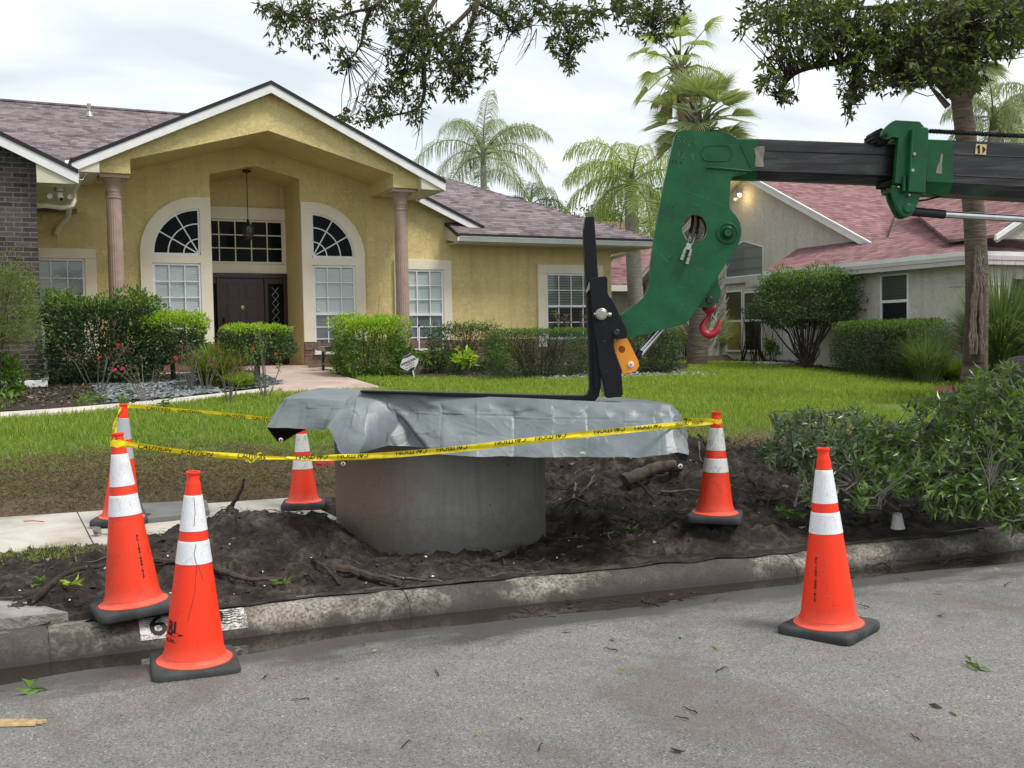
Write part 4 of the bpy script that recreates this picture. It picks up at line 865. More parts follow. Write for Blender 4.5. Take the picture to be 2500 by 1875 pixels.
# rear wing at the far left
m = MB(); m.box(15.4, 19.2, 28.6, 28.8, .2, 3.1); m.box(15.4, 15.6, 28.8, 36, .2, 3.1); m.build('wall', 'tan_stucco', K, True)
roofslab(K, [(15.1, 28.2, 3.10), (18.72, 28.2, 3.10), (22, 28.2, 3.1), (22, 34, 5.9), (18.6, 34, 5.9)], 'shingle_pink')
m = MB(); m.box(15.08, 18.7, 28.14, 28.19, 2.93, 3.12); m.build('fascia', 'white_paint', K, True)
Q = root('wall_lamp', (18.9, 23.35, 5.43), 'lit twin floodlight glowing warm near the top of the beige gable', 'wall lamp')
m = MB(); m.cyl((U1, 23.35, 5.40), (-1, 0, 0), .07, .05); m.build('mount', 'white_paint', Q, True, smooth=True)
for dv, dz, lit in ((-.07, .03, 1), (.1, -.08, 0)):
    m = MB(); m.lathe([(.02, 0), (.035, .04), (.055, .10), (.06, .13)], 14, axis=((18.93, 23.35+dv, 5.40+dz), (-.7, dv*3, -.35))); m.build('lamp_head', 'white_paint', Q, True, smooth=True)
    c = Vector((18.93, 23.35+dv, 5.40+dz))+Vector((-.7, dv*3, -.35)).normalized()*.12
    m = MB(); m.lathe([(0, -.045), (.032, -.032), (.045, 0), (.032, .032), (0, .045)], 12, tuple(c)) ; m.build('lamp_bulb', 'bulb' if lit else 'foam', Q, True, smooth=True)
    if lit:
        pl = bpy.data.lights.new('lamp_light', 'POINT'); pl.energy = 3.5; pl.color = (1, .66, .26); pl.shadow_soft_size = .05; po = bpy.data.objects.new('lamp_light', pl); col.objects.link(po); po.location = c+Vector((-.1, -.12, -.07))

# ================================================================== CONCRETE PIPE RING AND TARP
PC = (2.712, 6.562); PR = .715
m = MB(); m.lathe([(PR, -.25), (PR, .97), (PR-.008, .99), (PR-.09, .99), (PR-.098, .97), (PR-.098, -.25)], 96, (PC[0], PC[1], 0))
tag(m.build('concrete_pipe', 'pipe_concrete', smooth=True), 'upright grey concrete pipe ring standing in the dug-up soil under the tarp', 'concrete pipe')

def lerp_rows(keys, n):
    K_ = np.array([[list(p) for p in k] for k in keys]); seg = np.linalg.norm(np.diff(K_[:, 1], axis=0), axis=1)+.03
    s = np.concatenate([[0], np.cumsum(seg)]); t = np.linspace(0, s[-1], n); out = np.zeros((n,)+K_.shape[1:])
    for i in range(K_.shape[1]):
        for j in range(3): out[:, i, j] = np.interp(t, s, K_[:, i, j])
    return out, t
A_ = at
keys = [ # rim, mid, hem (photo position, distance)
 ((785, 947, 8.0), (784, 975, 8.05), (783, 1025, 8.05)), ((735, 957, 7.4), (725, 995, 7.5), (752, 1040, 7.5)), ((708, 966, 6.9), (690, 1010, 7.0), (700, 1072, 6.8)),
 ((693, 974, 6.55), (668, 1012, 6.5), (651, 1043, 6.45)), ((700, 974, 6.5), (683, 1012, 6.45), (672, 1044, 6.4)), ((735, 973, 6.48), (728, 1012, 6.44), (722, 1046, 6.42)), ((775, 975, 6.46), (768, 1010, 6.40), (765, 1048, 6.38)), ((815, 977, 6.43), (800, 1012, 6.36), (790, 1049, 6.34)), ((846, 977, 6.40), (822, 1010, 6.26), (798, 1041, 6.16)),
 ((862, 964, 6.38), (838, 1015, 6.20), (815, 1066, 6.12)), ((872, 957, 6.37), (852, 1025, 6.15), (832, 1104, 6.10)), ((880, 955, 6.36), (866, 1040, 6.13), (846, 1116, 6.08)), ((895, 955, 6.36), (884, 1045, 6.13), (872, 1109, 6.08)), ((920, 956, 6.36), (918, 1035, 6.20), (908, 1097, 6.16)), ((955, 958, 6.35), (962, 1030, 6.30), (945, 1088, 6.25)), ((990, 960, 6.35), (1005, 1035, 6.31), (980, 1089, 6.27)), ((1030, 962, 6.34), (1050, 1045, 6.26), (1030, 1098, 6.22)),
 ((1080, 964, 6.33), (1092, 1045, 6.18), (1085, 1110, 6.13)), ((1150, 967, 6.31), (1152, 1045, 6.15), (1150, 1114, 6.10)), ((1280, 972, 6.28), (1280, 1048, 6.13), (1280, 1116, 6.08)), ((1380, 977, 6.26), (1380, 1050, 6.12), (1380, 1116, 6.06)), ((1470, 981, 6.24), (1472, 1050, 6.10), (1475, 1117, 6.03)), ((1550, 984, 6.22), (1560, 1050, 6.08), (1570, 1117, 6.0)), ((1615, 986, 6.2), (1628, 1048, 6.02), (1630, 1110, 5.98)),
 ((1636, 989, 6.2), (1650, 1045, 6.04), (1655, 1104, 6.0)), ((1643, 990, 6.22), (1663, 1048, 6.12), (1679, 1110, 6.1)), ((1643, 989, 6.35), (1672, 1028, 6.4), (1689, 1062, 6.5)), ((1625, 984, 6.7), (1660, 1020, 6.8), (1680, 1055, 6.9)), ((1585, 977, 7.2), (1600, 1010, 7.4), (1610, 1050, 7.5)), ((1500, 970, 7.7), (1510, 1005, 7.9), (1510, 1050, 7.9)), ((1100, 958, 7.95), (1100, 990, 8.1), (1100, 1035, 8.1)), ((785, 947, 8.0), (784, 975, 8.05), (783, 1025, 8.05))]
kw_ = [[A_(*p) for p in k] for k in keys]
n = 1150; C_, tt = lerp_rows(kw_, n); RW = 68
cen = np.array(A_(1230, 967, 7.1))
rows = []
pxs = np.array([(1250+FPX*float(np.dot(C_[i, 0]-np.array(CAM), np.array(cr)))/float(np.dot(C_[i, 0]-np.array(CAM), np.array(cw)))) for i in range(n)])
flat = np.clip((pxs-900)/120, 0, 1)[:, None]*.85          # the long front hangs almost flat, the left corner keeps its fold
MIDS = C_[:, 1]*(1-flat)+flat*(.5*(C_[:, 0]+C_[:, 2]))
for j in range(RW):
    t = j/(RW-1); a = 2*(t-.5)*(t-1); b = -4*t*(t-1); c = 2*t*(t-.5); rows.append(C_[:, 0]*a+MIDS*b+C_[:, 2]*c)
top = []
for j in range(1, 22): f = 1-(j/21)**1.0; top.append(C_[:, 0]*f+cen*(1-f)+np.array([0, 0, .012])*(1-f))
outw = C_[:, 0]-cen; outw[:, 2] = 0; outw = unit(outw); outw[:, 2] = .0
grid_s = [i for i in np.arange(0, tt[-1], .245)]
sF = float(tt[np.where((pxs > 868) & (pxs < 900) & (np.arange(n) < n*.6))[0][-1]]) if True else 0
V = []; 
for j in range(len(top)-1, -1, -1):
    for i in range(n):
        p = top[j][i]; f = 1-(j+1)/21; z = .006*mnoise.noise(Vector((p[0]*5, p[1]*5, 0)))*min(1, 3*(1-f)); V.append((p[0], p[1], p[2]+z))
for j in range(RW):
    t = j/(RW-1)
    for i in range(n):
        p = rows[j][i]; s_ = tt[i]; d = 0
        amp = min(1, t*4)
        for k, gs in enumerate(grid_s):           # sharp packing creases
            x = abs(s_-gs)
            if x < .03: d += (.0025 if k % 2 else -.0060)*max(0, 1-x/.009)
        gx = s_/.245; gi = int(math.floor(gx)); fx = gx-gi; ty = t*3.0; gj = min(2, int(ty)); fy = ty-gj
        hv_ = lambda p_, q2: (mnoise.cell(Vector((p_*1.0+.5, q2*1.0+.5, 7.5)))-.5)*.024
        d += (hv_(gi, gj)*(1-fx)+hv_(gi+1, gj)*fx)*(1-fy)+(hv_(gi, gj+1)*(1-fx)+hv_(gi+1, gj+1)*fx)*fy
        d += (.008 if fx < .5 else .005)*max(0, 1-abs(t-.32-.02*math.sin(gi*2.1))/.018)*(1 if gi % 3 else -1)
        # buckle under the rim in each panel, slanting wrinkles, fine crumple
        d += .013*math.exp(-((t-.20-.05*math.sin(gi*3.3))/.07)**2)*math.sin(fx*6.28+gi*1.7)
        r_1 = mnoise.noise(Vector((s_*4.0+t*2.2, t*2.0, gi*3.7))); d += .004*max(0, 1-abs(r_1)*8)*(.25+.75*math.sin(gi*2.3)**2)
        r_2 = mnoise.noise(Vector((s_*9-t*4, t*5, 9))); d += .002*max(0, 1-abs(r_2)*8)
        # the deep slanting fold falling from the left top corner, and the lesser ones beside it
        if 880 < pxs[i] < 1260 and s_ > sF-.05:
            x = (s_-sF)-.04-t*.50; d -= .045*math.exp(-(x/.085)**2)*min(1, t*2.2); d += .018*math.exp(-((x-.13)/.06)**2)*min(1, t*2); d += .02*math.exp(-((x+.15)/.05)**2)*t
        d *= .45 if pxs[i] < 868 and i < n*.6 else 1
        q_ = outw[i]*d*amp; V.append((p[0]+q_[0], p[1]+q_[1], p[2]+(.004*mnoise.noise(Vector((s_*9, 0, 0))) if t > .9 else 0)))
nr = len(top)+RW; F = [(j*n+i, (j+1)*n+i, (j+1)*n+i+1, j*n+i+1) for j in range(nr-1) for i in range(n-1)]
TP = npmesh('tarp', V, F, 'tarp', smooth=True)
bm = bmesh.new(); bm.from_mesh(TP.data); bmesh.ops.remove_doubles(bm, verts=bm.verts, dist=.0005); bmesh.ops.recalc_face_normals(bm, faces=bm.faces)
up = sum(f.normal.z*f.calc_area() for f in bm.faces)
if up < 0: bmesh.ops.reverse_faces(bm, faces=bm.faces)
bm.to_mesh(TP.data); bm.free(); TP.data.polygons.foreach_set('use_smooth', [True]*len(TP.data.polygons))
tag(TP, 'creased silver grey tarp with black underside draped over the concrete pipe ring', 'tarp')
# corners of the tarp turned to show the black side, and grommets
def flap(pts, g_):
    m = MB(); P = [A_(*p) for p in pts]; mid = sum(P, Vector())/len(P)+Vector((.01, .02, 0)); m.add(P+[mid], [(i, (i+1) % len(P), len(P)) for i in range(len(P))]); m.build('tarp_corner', 'rubber', TP, True)
    m = MB(); o = A_(*g_); d = -cw; m.lathe([(.006, 0), (.012, 0), (.014, .003), (.006, .004)], 14, axis=(o, d)); m.build('grommet', 'chrome', TP, True)
flap([(652, 1044, 6.46), (672, 1046, 6.44), (748, 1048, 6.6), (712, 1064, 6.62), (692, 1078, 6.6), (678, 1078, 6.58), (668, 1066, 6.5)], (686, 1074, 6.54))
flap([(829, 1108, 6.09), (848, 1116, 6.08), (846, 1128, 6.08), (840, 1141, 6.08), (833, 1126, 6.08)], (838, 1132, 6.07))
flap([(1647, 1104, 5.99), (1680, 1110, 6.08), (1676, 1128, 6.1), (1664, 1142, 6.05), (1654, 1138, 6.02), (1649, 1118, 5.99)], (1661, 1138, 6.0))
m = MB(); m.lathe([(.006, 0), (.012, 0), (.014, .004), (.006, .005)], 14, axis=(A_(1422, 1108, 6.0), -cw)); m.build('grommet', 'chrome', TP, True)

# ================================================================== CRANE
CR = root('truck_crane', A_(1700, 600, 6.4), 'green and black truck crane boom with a black lifting fork lowered over the pipe', 'crane')
FW = Vector((math.sin(YAW), math.cos(YAW), 0))
def plate(name, pts, D, th, mat, par=CR, bevel=.004, hole=None, smooth=False):
    """flat plate cut to an outline, D = distance of its near face, th = thickness"""
    P = [A_(x, y, D) for x, y in pts]
    if not hole: m = MB(); m.prism(P, FW*th); return m.build(name, mat, par, True, bevel=bevel)
    bm = bmesh.new(); L_ = []
    for o in (Vector((0, 0, 0)), FW*th):
        for loop in ([P]+[[A_(x, y, D) for x, y in h] for h in hole]):
            vs = [bm.verts.new(p+o) for p in loop]; [bm.edges.new((vs[i], vs[(i+1) % len(vs)])) for i in range(len(vs))]; L_.append(vs)
    es = list(bm.edges); k = len(es)//2; nl = len(L_)//2
    bmesh.ops.triangle_fill(bm, use_beauty=True, edges=es[:k]); bmesh.ops.triangle_fill(bm, use_beauty=True, edges=es[k:])
    for a, b in zip(L_[:nl], L_[nl:]):
        for i in range(len(a)): j = (i+1) % len(a); bm.faces.new((a[i], a[j], b[j], b[i]))
    bmesh.ops.recalc_face_normals(bm, faces=bm.faces); me = bpy.data.meshes.new(name); bm.to_mesh(me); bm.free(); return link(name, me, mat, par, True)
def circ(x, y, rx, ry=None, n=28): return [(x+rx*math.cos(2*math.pi*i/n), y+(ry or rx)*math.sin(2*math.pi*i/n)) for i in range(n)]
def pin(name, x, y, D, rpx, ln, mat, par=CR, prof=None):
    o = A_(x, y, D); r = rpx*D/FPX; m = MB(); pr = prof or [(0, 0), (r*.86, 0), (r, r*.12), (r, ln)]
    m.lathe([(a, b) for a, b in pr], 28, axis=(o, FW)); return m.build(name, mat, par, True, smooth=True)
def arcpt(cx, cy, r, a0, a1, n=6): return [(cx+r*math.cos(R_(a0+(a1-a0)*i/n)), cy+r*math.sin(R_(a0+(a1-a0)*i/n))) for i in range(n+1)]
knee = [(1647, 333)]+[(1653, 324), (1662, 319), (1672, 318), (1772, 323), (1786, 328), (1797, 337), (1806, 350), (1834, 411), (1822, 425), (1796, 430), (1787, 434), (1784, 442), (1781, 484), (1781, 504), (1784, 513), (1792, 522), (1801, 533), (1807, 545), (1810, 560), (1809, 577), (1804, 594), (1771, 646), (1755, 671), (1704, 750), (1692, 767), (1678, 785), (1672, 790), (1660, 795), (1530, 826), (1515, 770), (1540, 750), (1560, 736), (1571, 726), (1579, 713), (1585, 697), (1587, 680), (1590, 640), (1598, 575), (1606, 528), (1620, 452), (1634, 390)]
hole = circ(1696, 558.5, 31, 34)
KN = plate('jib_knee', knee, 6.30, .035, 'green_paint', hole=[hole])
plate('jib_knee', [(x, y) for x, y in knee], 6.485, .035, 'green_paint', hole=[circ(1692, 560, 29, 33)])
# box web between the two side plates, set in from the edge
m = MB(); ins = [(1655, 338), (1664, 328), (1772, 333), (1790, 345)]; 
def band(pts, D0, D1, mat, name, closed=False):
    m = MB(); a = [A_(x, y, D0) for x, y in pts]; b = [A_(x, y, D0)+FW*(D1-D0) for x, y in pts]; k = len(pts); m.add(a+b, [(i, (i+1) % k, k+(i+1) % k, k+i) for i in range(k if closed else k-1)]); return m.build(name, mat, CR, True, smooth=True)
band([(1520, 772), (1544, 757), (1574, 730), (1585, 714), (1592, 685), (1594, 640), (1610, 530), (1638, 392), (1652, 336), (1668, 324), (1772, 329), (1790, 340)], 6.335, 6.485, 'green_paint', 'web')
band([(1784, 440), (1777, 486), (1779, 512), (1800, 540), (1803, 575), (1760, 655), (1668, 784), (1535, 817)], 6.335, 6.485, 'green_paint', 'web')
# pressed slot, weld bead, boss
m = MB(); sl = arcpt(1731, 374, 19, 90, 270, 10)+arcpt(1768, 374, 19, -90, 90, 10)
m.tube([A_(x, y, 6.30) for x, y in sl+[sl[0]]], .0045, 6); m.build('slot_ring', 'green_paint', CR, True, smooth=True)
m = MB(); m.tube([A_(x, y, 6.298) for x, y in ((1722, 411), (1733, 409), (1800, 415), (1836, 418))], [.004, .009, .009, .006], 8); m.build('weld_bead', 'green_paint', CR, True, smooth=True)
r = 27*6.3/FPX; pin('boss', 1776, 569, 6.288, 27, .01, 'green_paint', prof=[(r*.98, .012), (r, .006), (r*.93, .0), (r*.84, 0), (r*.80, .005), (r*.62, .006), (r*.60, -.006), (r*.52, -.01), (r*.50, .0), (r*.40, .002), (r*.38, -.016), (r*.34, -.022), (0, -.022)])
for x, y in ((1643, 505), (1638, 539)): pin('bolt_hole', x, y, 6.298, 1.4, .002, 'ink')
# chalked marks
m = MB()
chalk = {'5': [(8, 0), (0, 1), (-1, 8), (6, 9), (8, 14), (1, 18)], '2': [(0, 3), (4, 0), (8, 4), (0, 17), (9, 17)], '6': [(6, 0), (1, 8), (2, 16), (7, 15), (6, 10), (2, 11)], '4': [(1, 0), (0, 9), (8, 8), (9, 0), (8, 17)], '1': [(1, 0), (1, 16)], '9': [(7, 3), (2, 4), (2, 9), (7, 9), (8, 2), (7, 17)]}
for ch, x, y, sc_ in (('5', 1654, 333, .95), ('2', 1667, 334, 1), ('6', 1680, 343, 1), ('4', 1696, 344, .85), ('1', 1656, 366, 1), ('2', 1664, 366, 1.25), ('9', 1684, 373, 1)):
    m.tube([A_(x+a*sc_, y+b*sc_, 6.2985) for a, b in chalk[ch]], .0011, 4)
m.build('chalk_marks', 'chalk', CR, True)
m = MB()
for x, y in ((1641, 389), (1650, 391), (1661, 393)): m.tube([A_(x, y, 6.299), A_(x+4, y+8, 6.299)], .0022, 4)
m.build('scuff', 'ink', CR, True)
rsx = random.Random(4); m = MB()
for (x, y, dx, dy) in ((1609, 617, 22, 24), (1675, 467, 110, 42), (1664, 745, 9, -4), (1655, 758, 7, 2), (1568, 793, 12, 6), (1600, 795, 6, 2), (1640, 620, -7, 9), (1700, 660, 14, -6), (1745, 600, 5, 12), (1655, 700, 16, 3), (1620, 740, 8, -7), (1760, 540, -9, 4), (1690, 500, 18, 2)):
    m.tube([A_(x, y, 6.2992), A_(x+dx*.5, y+dy*.5+rsx.uniform(-1, 1), 6.2992), A_(x+dx, y+dy, 6.2992)], .0007, 4)
m.build('scratches', 'chalk', CR, True)
for pts in (((1704, 750), (1754, 672)), ((1790, 430), (1834, 411)), ((1834, 411), (1808, 352))):
    m = MB(); a, b = A_(*pts[0], 6.298), A_(*pts[1], 6.298); m.tube([a.lerp(b, k/14)+Vector((0, 0, .0012*math.sin(k*2.2))) for k in range(15)], .004, 6); m.build('weld_bead', 'green_paint', CR, True, smooth=True)
# telescoping sections: six sided tubes
def boomsec(name, xa, xb, ta, tb, ba, bb, D, dep, mat, lip=None):
    """(xa,ta)-(xb,tb) top edge, ba/bb bottom edge; section chamfered at the bottom"""
    m = MB(); prof = lambda x, t, b: [(t, .02), (t+(b-t)*.045, 0), (t+(b-t)*.80, 0), (t+(b-t)*.84, .012), (b, .045), (b, dep-.045), (t+(b-t)*.84, dep-.012), (t+(b-t)*.80, dep), (t+(b-t)*.045, dep), (t, dep-.02)]
    vs = [A_(x, y, D)+FW*o for x, t, b in ((xa, ta, ba), (xb, tb, bb)) for y, o in prof(x, t, b)]; n = 10
    m.add(vs, [(i, (i+1) % n, n+(i+1) % n, n+i) for i in range(n)]+[tuple(range(n)), tuple(range(n, 2*n))]); return m.build(name, mat, CR, True)
sl_ = 15/387
boomsec('boom_section', 1850, 2200, 337.5, 351, 436, 451, 6.34, .14, 'boom_paint')
boomsec('boom_section', 1786, 1850, 335, 337.4, 435, 437, 6.335, .145, 'green_paint')
m = MB(); m.tube([A_(1858, 367, 6.336), A_(2185, 379, 6.336)], .003, 5); m.tube([A_(1850, 417, 6.336), A_(2185, 430, 6.336)], .004, 5); m.build('boom_seam', 'boom_grease', CR, True)
boomsec('boom_section', 2326, 3900, 341, 401, 472, 560, 6.27, .25, 'boom_paint')
boomsec('boom_section', 2262, 2326, 338.5, 341, 469, 472, 6.265, .255, 'green_paint')
m = MB(); m.tube([A_(2330, 377, 6.268), A_(3900, 440, 6.268)], .003, 5); m.tube([A_(2330, 428, 6.268), A_(3900, 503, 6.268)], .004, 5); m.build('boom_seam', 'boom_grease', CR, True)
plate('weld_patch', [(1841, 362), (1852, 357), (1866, 356), (1867, 366), (1863, 392), (1866, 408), (1842, 408), (1845, 380)], 6.331, .006, 'weld')
plate('weld_patch', [(2298, 374), (2302, 377), (2300, 400), (2300, 425), (2285, 424), (2288, 405), (2294, 395)], 6.262, .006, 'weld')
# slider head with roller
hd = [(2171, 303), (2180, 296), (2188, 293), (2244, 296), (2249, 299), (2250, 310), (2264, 311), (2268, 315), (2267, 340), (2262, 418), (2260, 471), (2206, 468), (2206, 450), (2185, 447), (2190, 380), (2194, 337), (2178, 335), (2170, 340), (2161, 340), (2153, 331), (2155, 320)]
plate('boom_head', hd, 6.215, .05, 'green_paint'); plate('boom_head', hd, 6.53, .05, 'green_paint')
plate('boom_head', [(2192, 297), (2248, 300), (2262, 316), (2262, 340), (2194, 337)], 6.266, .262, 'green_paint', bevel=0)
plate('boom_head', [(2187, 448), (2260, 471), (2260, 476), (2190, 462)], 6.266, .262, 'green_paint', bevel=0)
m = MB(); m.prism([A_(2227, 314, 6.165), A_(2232, 312, 6.165), A_(2224, 467, 6.165), A_(2218, 470, 6.165)], FW*.049); m.build('rib', 'green_paint', CR, True, bevel=.006)
m = MB(); m.prism([A_(2206, 430, 6.19), A_(2212, 425, 6.19), A_(2213, 468, 6.19), A_(2205, 467, 6.19)], FW*.024); m.build('rib', 'green_paint', CR, True, bevel=.004)
for x, y in ((2233, 376), (2229, 416)): pin('bolt', x, y, 6.19, 4, .025, 'steel')
for x, y in ((2194, 456), (2221, 476)): pin('bolt', x, y, 6.205, 2.6, .02, 'steel')
pin('bolt', 2166, 327, 6.20, 6, .02, 'green_paint'); pin('bolt', 2166, 327, 6.19, 3, .012, 'bronze')
m = MB(); o = A_(2155, 333, 6.29); rr = 20*6.3/FPX
m.lathe([(0, 0), (rr*.9, 0), (rr, .01), (rr, .19), (rr*.9, .2), (0, .2)], 48, axis=(o, FW), fl=lambda j, z: .06 if j % 4 < 2 else -.03); m.build('roller', 'rubber', CR, True)
lug = [(2178, 450), (2178, 470), (2181, 484), (2190, 505), (2201, 524), (2209, 529), (2217, 530), (2226, 526), (2232, 515), (2239, 502), (2250, 473), (2250, 465)]
plate('boom_lug', lug, 6.235, .03, 'green_paint'); plate('boom_lug', [(x-13, y+5) for x, y in lug], 6.46, .03, 'green_paint')
pin('pin', 2218, 509, 6.225, 12.5, .01, 'green_paint'); pin('pin', 2218, 509, 6.215, 9.5, .02, 'green_paint')
m = MB(); m.tube([A_(2212, 515, 6.38), A_(2306, 523.5, 6.38)], 11*6.38/FPX, 20); m.build('cylinder_eye', 'black_metal', CR, True, smooth=True)
m = MB(); m.tube([A_(2306, 523.5, 6.38), A_(3900, 617, 6.38)], 8.5*6.38/FPX, 20); m.build('cylinder_rod', 'chrome', CR, True, smooth=True)
m = MB(); a, b = A_(2268, 320, 6.36), A_(3900, 406, 6.36); nn = 420
for ph in (0, 2.09, 4.19): m.tube([a+(b-a)*(i/nn)+Vector((0, 0, .0085*math.sin(i*.95+ph)))+FW*.0085*math.cos(i*.95+ph) for i in range(nn+1)], .0075, 5)
m.build('rope', 'rubber', CR, True, smooth=True)
for pts, r in (([A_(2238, 491, 6.4), A_(2262, 488, 6.4), A_(2318, 474, 6.42)], .006), ([A_(2150, 462, 6.38), A_(2160, 460, 6.38), A_(2186, 446, 6.36)], .004), ([A_(2152, 468, 6.38), A_(2166, 458, 6.36), A_(2178, 458, 6.34)], .003)):
    m = MB(); m.tube(pts, r, 6); m.build('hose', 'rubber', CR, True, smooth=True)
plate('grease_lump', [(2152, 447), (2186, 436), (2188, 450), (2160, 458), (2151, 457)], 6.33, .10, 'rubber')
# number sticker
st = plate('sticker', [(2383, 351), (2409, 353), (2407, 378), (2381, 376)], 6.264, .004, 'sticker', bevel=0)
m = MB(); m.prism([A_(x, y, 6.262) for x, y in ((2399, 356), (2407.5, 365), (2399, 375))], FW*.001)
so_ = A_(2390, 364.5, 6.262); ex_ = (A_(2500, 368, 6.262)-A_(2390, 364.5, 6.262)).normalized(); ez_ = Vector((0, 0, 1))
m.prism([so_+ex_*x+ez_*y+FW*(-.001) for x, y in ((-.006, -.024), (.006, -.024), (.006, .026), (-.003, .026), (-.014, .014), (-.010, .008), (-.006, .011))], FW*.001); m.build('sticker_mark', 'ink', st, True)
# hook lug and red hook
plate('hook_lug', [(1753, 672), (1755, 690), (1760, 705), (1760.5, 722), (1752, 738), (1739, 748), (1727, 751.5), (1704, 751)], 6.36, .03, 'green_paint'); plate('hook_lug', [(1750, 674), (1752, 690), (1757, 705), (1757, 722), (1749, 737), (1736, 746), (1724, 750), (1702, 749)], 6.46, .025, 'green_paint')
pin('bolt', 1734, 733, 6.345, 9, .02, 'black_metal')
hkp = [((1732, 768), 5), ((1728, 775), 5.5), ((1721.5, 784), 6.5), ((1715.5, 796), 8), ((1717.5, 809), 9), ((1727, 816.5), 9.8), ((1739, 815.5), 9.8), ((1748.5, 807), 8.5), ((1753.5, 796), 6.5), ((1756.5, 785), 3.6), ((1758, 778), 1)]
cm = []
for i in range(len(hkp)-1):
    for k in range(4):
        f = k/4; p0, p1, p2, p3 = [np.array(hkp[max(0, min(len(hkp)-1, i+d))][0]+(hkp[max(0, min(len(hkp)-1, i+d))][1],)) for d in (-1, 0, 1, 2)]
        cm.append(.5*((2*p1)+(-p0+p2)*f+(2*p0-5*p1+4*p2-p3)*f*f+(-p0+3*p1-3*p2+p3)*f**3))
m = MB(); m.tube([A_(x, y, 6.43) for x, y, r in cm], [max(.002, r*6.43/FPX) for x, y, r in cm], 14)
HK = m.build('hook', 'red_paint', CR, True, smooth=True)
m = MB(); m.lathe([(0, 0), (.014, .0), (.017, .012), (.03, .022), (.042, .04), (.042, .055), (.036, .06), (.0, .06)], 20, axis=(A_(1731, 771, 6.43), (0, 0, 1))); m.build('hook_block', 'red_paint', HK, True, smooth=True)
m = MB(); m.box(-.035, .035, -.02, .02, 0, .05, lambda x, y, z: A_(1731, 756, 6.43)+c0*x+FW*y+Vector((0, 0, z-.012))); m.build('hook_block', 'red_paint', HK, True, bevel=.006)
m = MB(); m.tube([A_(1738, 768, 6.41), A_(1743, 775, 6.41), A_(1748, 786, 6.41)], .006, 6); m.tube([A_(1738, 768, 6.45), A_(1743, 775, 6.45), A_(1748, 786, 6.45)], .006, 6); m.build('latch', 'steel', HK, True, smooth=True)
# hydraulic couplers and hoses
plate('bracket', [(1676, 594), (1689, 596), (1687, 611), (1673, 609)], 6.285, .012, 'steel', bevel=.002)
def stepped(p0, p1, D, mat='steel'):
    a, b = A_(*p0, D), A_(*p1, D); d = b-a; L_ = d.length; pr = []
    for f, r in ((0, .006), (.12, .006), (.13, .009), (.3, .009), (.31, .0115), (.5, .0115), (.52, .0095), (.58, .0095), (.6, .013), (.8, .013), (.82, .011), (.88, .0125), (1, .0125)): pr.append((r, f*L_))
    pr.append((0, L_)); m = MB(); m.lathe(pr, 16, axis=(a, d)); return m.build('coupler', mat, CR, True, smooth=True)
stepped((1674, 604), (1664, 635), 6.27); stepped((1688, 608), (1677, 645), 6.268)
for a, b, c, d in (((1691.6, 528), (1690, 548), (1687, 562), (1684, 572)), ((1704, 528), (1704.5, 548), (1701, 565), (1697, 575))):
    m = MB(); m.tube([A_(*p, 6.38) for p in (a, b, c, d)], .0095, 8); m.build('hose', 'rubber', CR, True, smooth=True)
for a, b in (((1684.5, 570), (1679, 596)), ((1698, 573), (1689.5, 598))):
    m = MB(); pa, pb = A_(*a, 6.37), A_(*b, 6.29); d = pb-pa; L_ = d.length; m.lathe([(.0, 0), (.009, 0), (.009, .25*L_), (.006, .26*L_), (.008, .4*L_), (.008, .55*L_), (.004, .56*L_), (.004, L_)], 12, axis=(pa, d)); m.build('hose_fitting', 'steel', CR, True, smooth=True)
# tilt cylinder under the knee
for (a, b, r, mt) in (((1612, 800), (1556, 866), 5.2, 'chrome'), ((1624, 796), (1566, 866), 5.2, 'chrome'), ((1564, 855), (1542, 892), 9, 'black_metal')):
    m = MB(); m.tube([A_(*a, 6.41), A_(*b, 6.41)], r*6.41/FPX, 16); m.build('tilt_cylinder', mt, CR, True, smooth=True)
# ---- fork
m = MB(); shank_w = .12
bl = [(1430, 529), (1451, 528), (1457, 620), (1461, 680), (1468, 900), (1466, 950), (1462, 968), (1452, 980), (1436, 984), (1400, 982), (1350, 979), (880, 958), (878, 953.5), (1350, 965), (1425, 966), (1435, 962), (1439, 953), (1440, 940), (1437, 830), (1431, 700), (1425, 580), (1425, 560)]
FK = plate('fork_tine', bl, 6.30, .11, 'fork_black', bevel=.005)
cpl = [(1440, 679), (1479, 674), (1483, 679), (1484, 717), (1501, 741), (1516, 777), (1531, 805), (1530, 822), (1524, 827), (1499, 828), (1499, 848), (1509, 880), (1517, 902), (1521, 962), (1517, 969), (1484, 972), (1478, 966), (1474, 940), (1467, 915), (1462, 895), (1459, 850), (1450, 800), (1444, 740)]
plate('fork_carriage', cpl, 6.235, .035, 'fork_black', bevel=.005); plate('fork_carriage', [(x-2, y) for x, y in cpl], 6.43, .035, 'fork_black', bevel=.005)
plate('fork_carriage', [(1441, 690), (1455, 690), (1470, 900), (1462, 948), (1452, 948)], 6.272, .156, 'fork_black', bevel=0)
plate('rust_web', [(1463, 905), (1472, 928), (1475, 948), (1476, 964), (1470, 958), (1467, 945), (1466, 925)], 6.33, .03, 'steel', bevel=0)
plate('bracket', [(1438, 690), (1446, 680), (1446, 700), (1432, 716), (1430, 712)], 6.285, .01, 'steel', bevel=.002)
pin('pin', 1469, 767, 6.17, 14.5, .07, 'steel'); pin('pin', 1469, 767, 6.165, 10.5, .01, 'steel')
m = MB(); m.tube([A_(1450, 767, 6.19), A_(1492, 769, 6.19)], .009, 8); m.cyl(A_(1485, 768, 6.19), (A_(1492, 769, 6.19)-A_(1485, 768, 6.19)), .015, .018, 8); m.build('bolt', 'steel', CR, True)
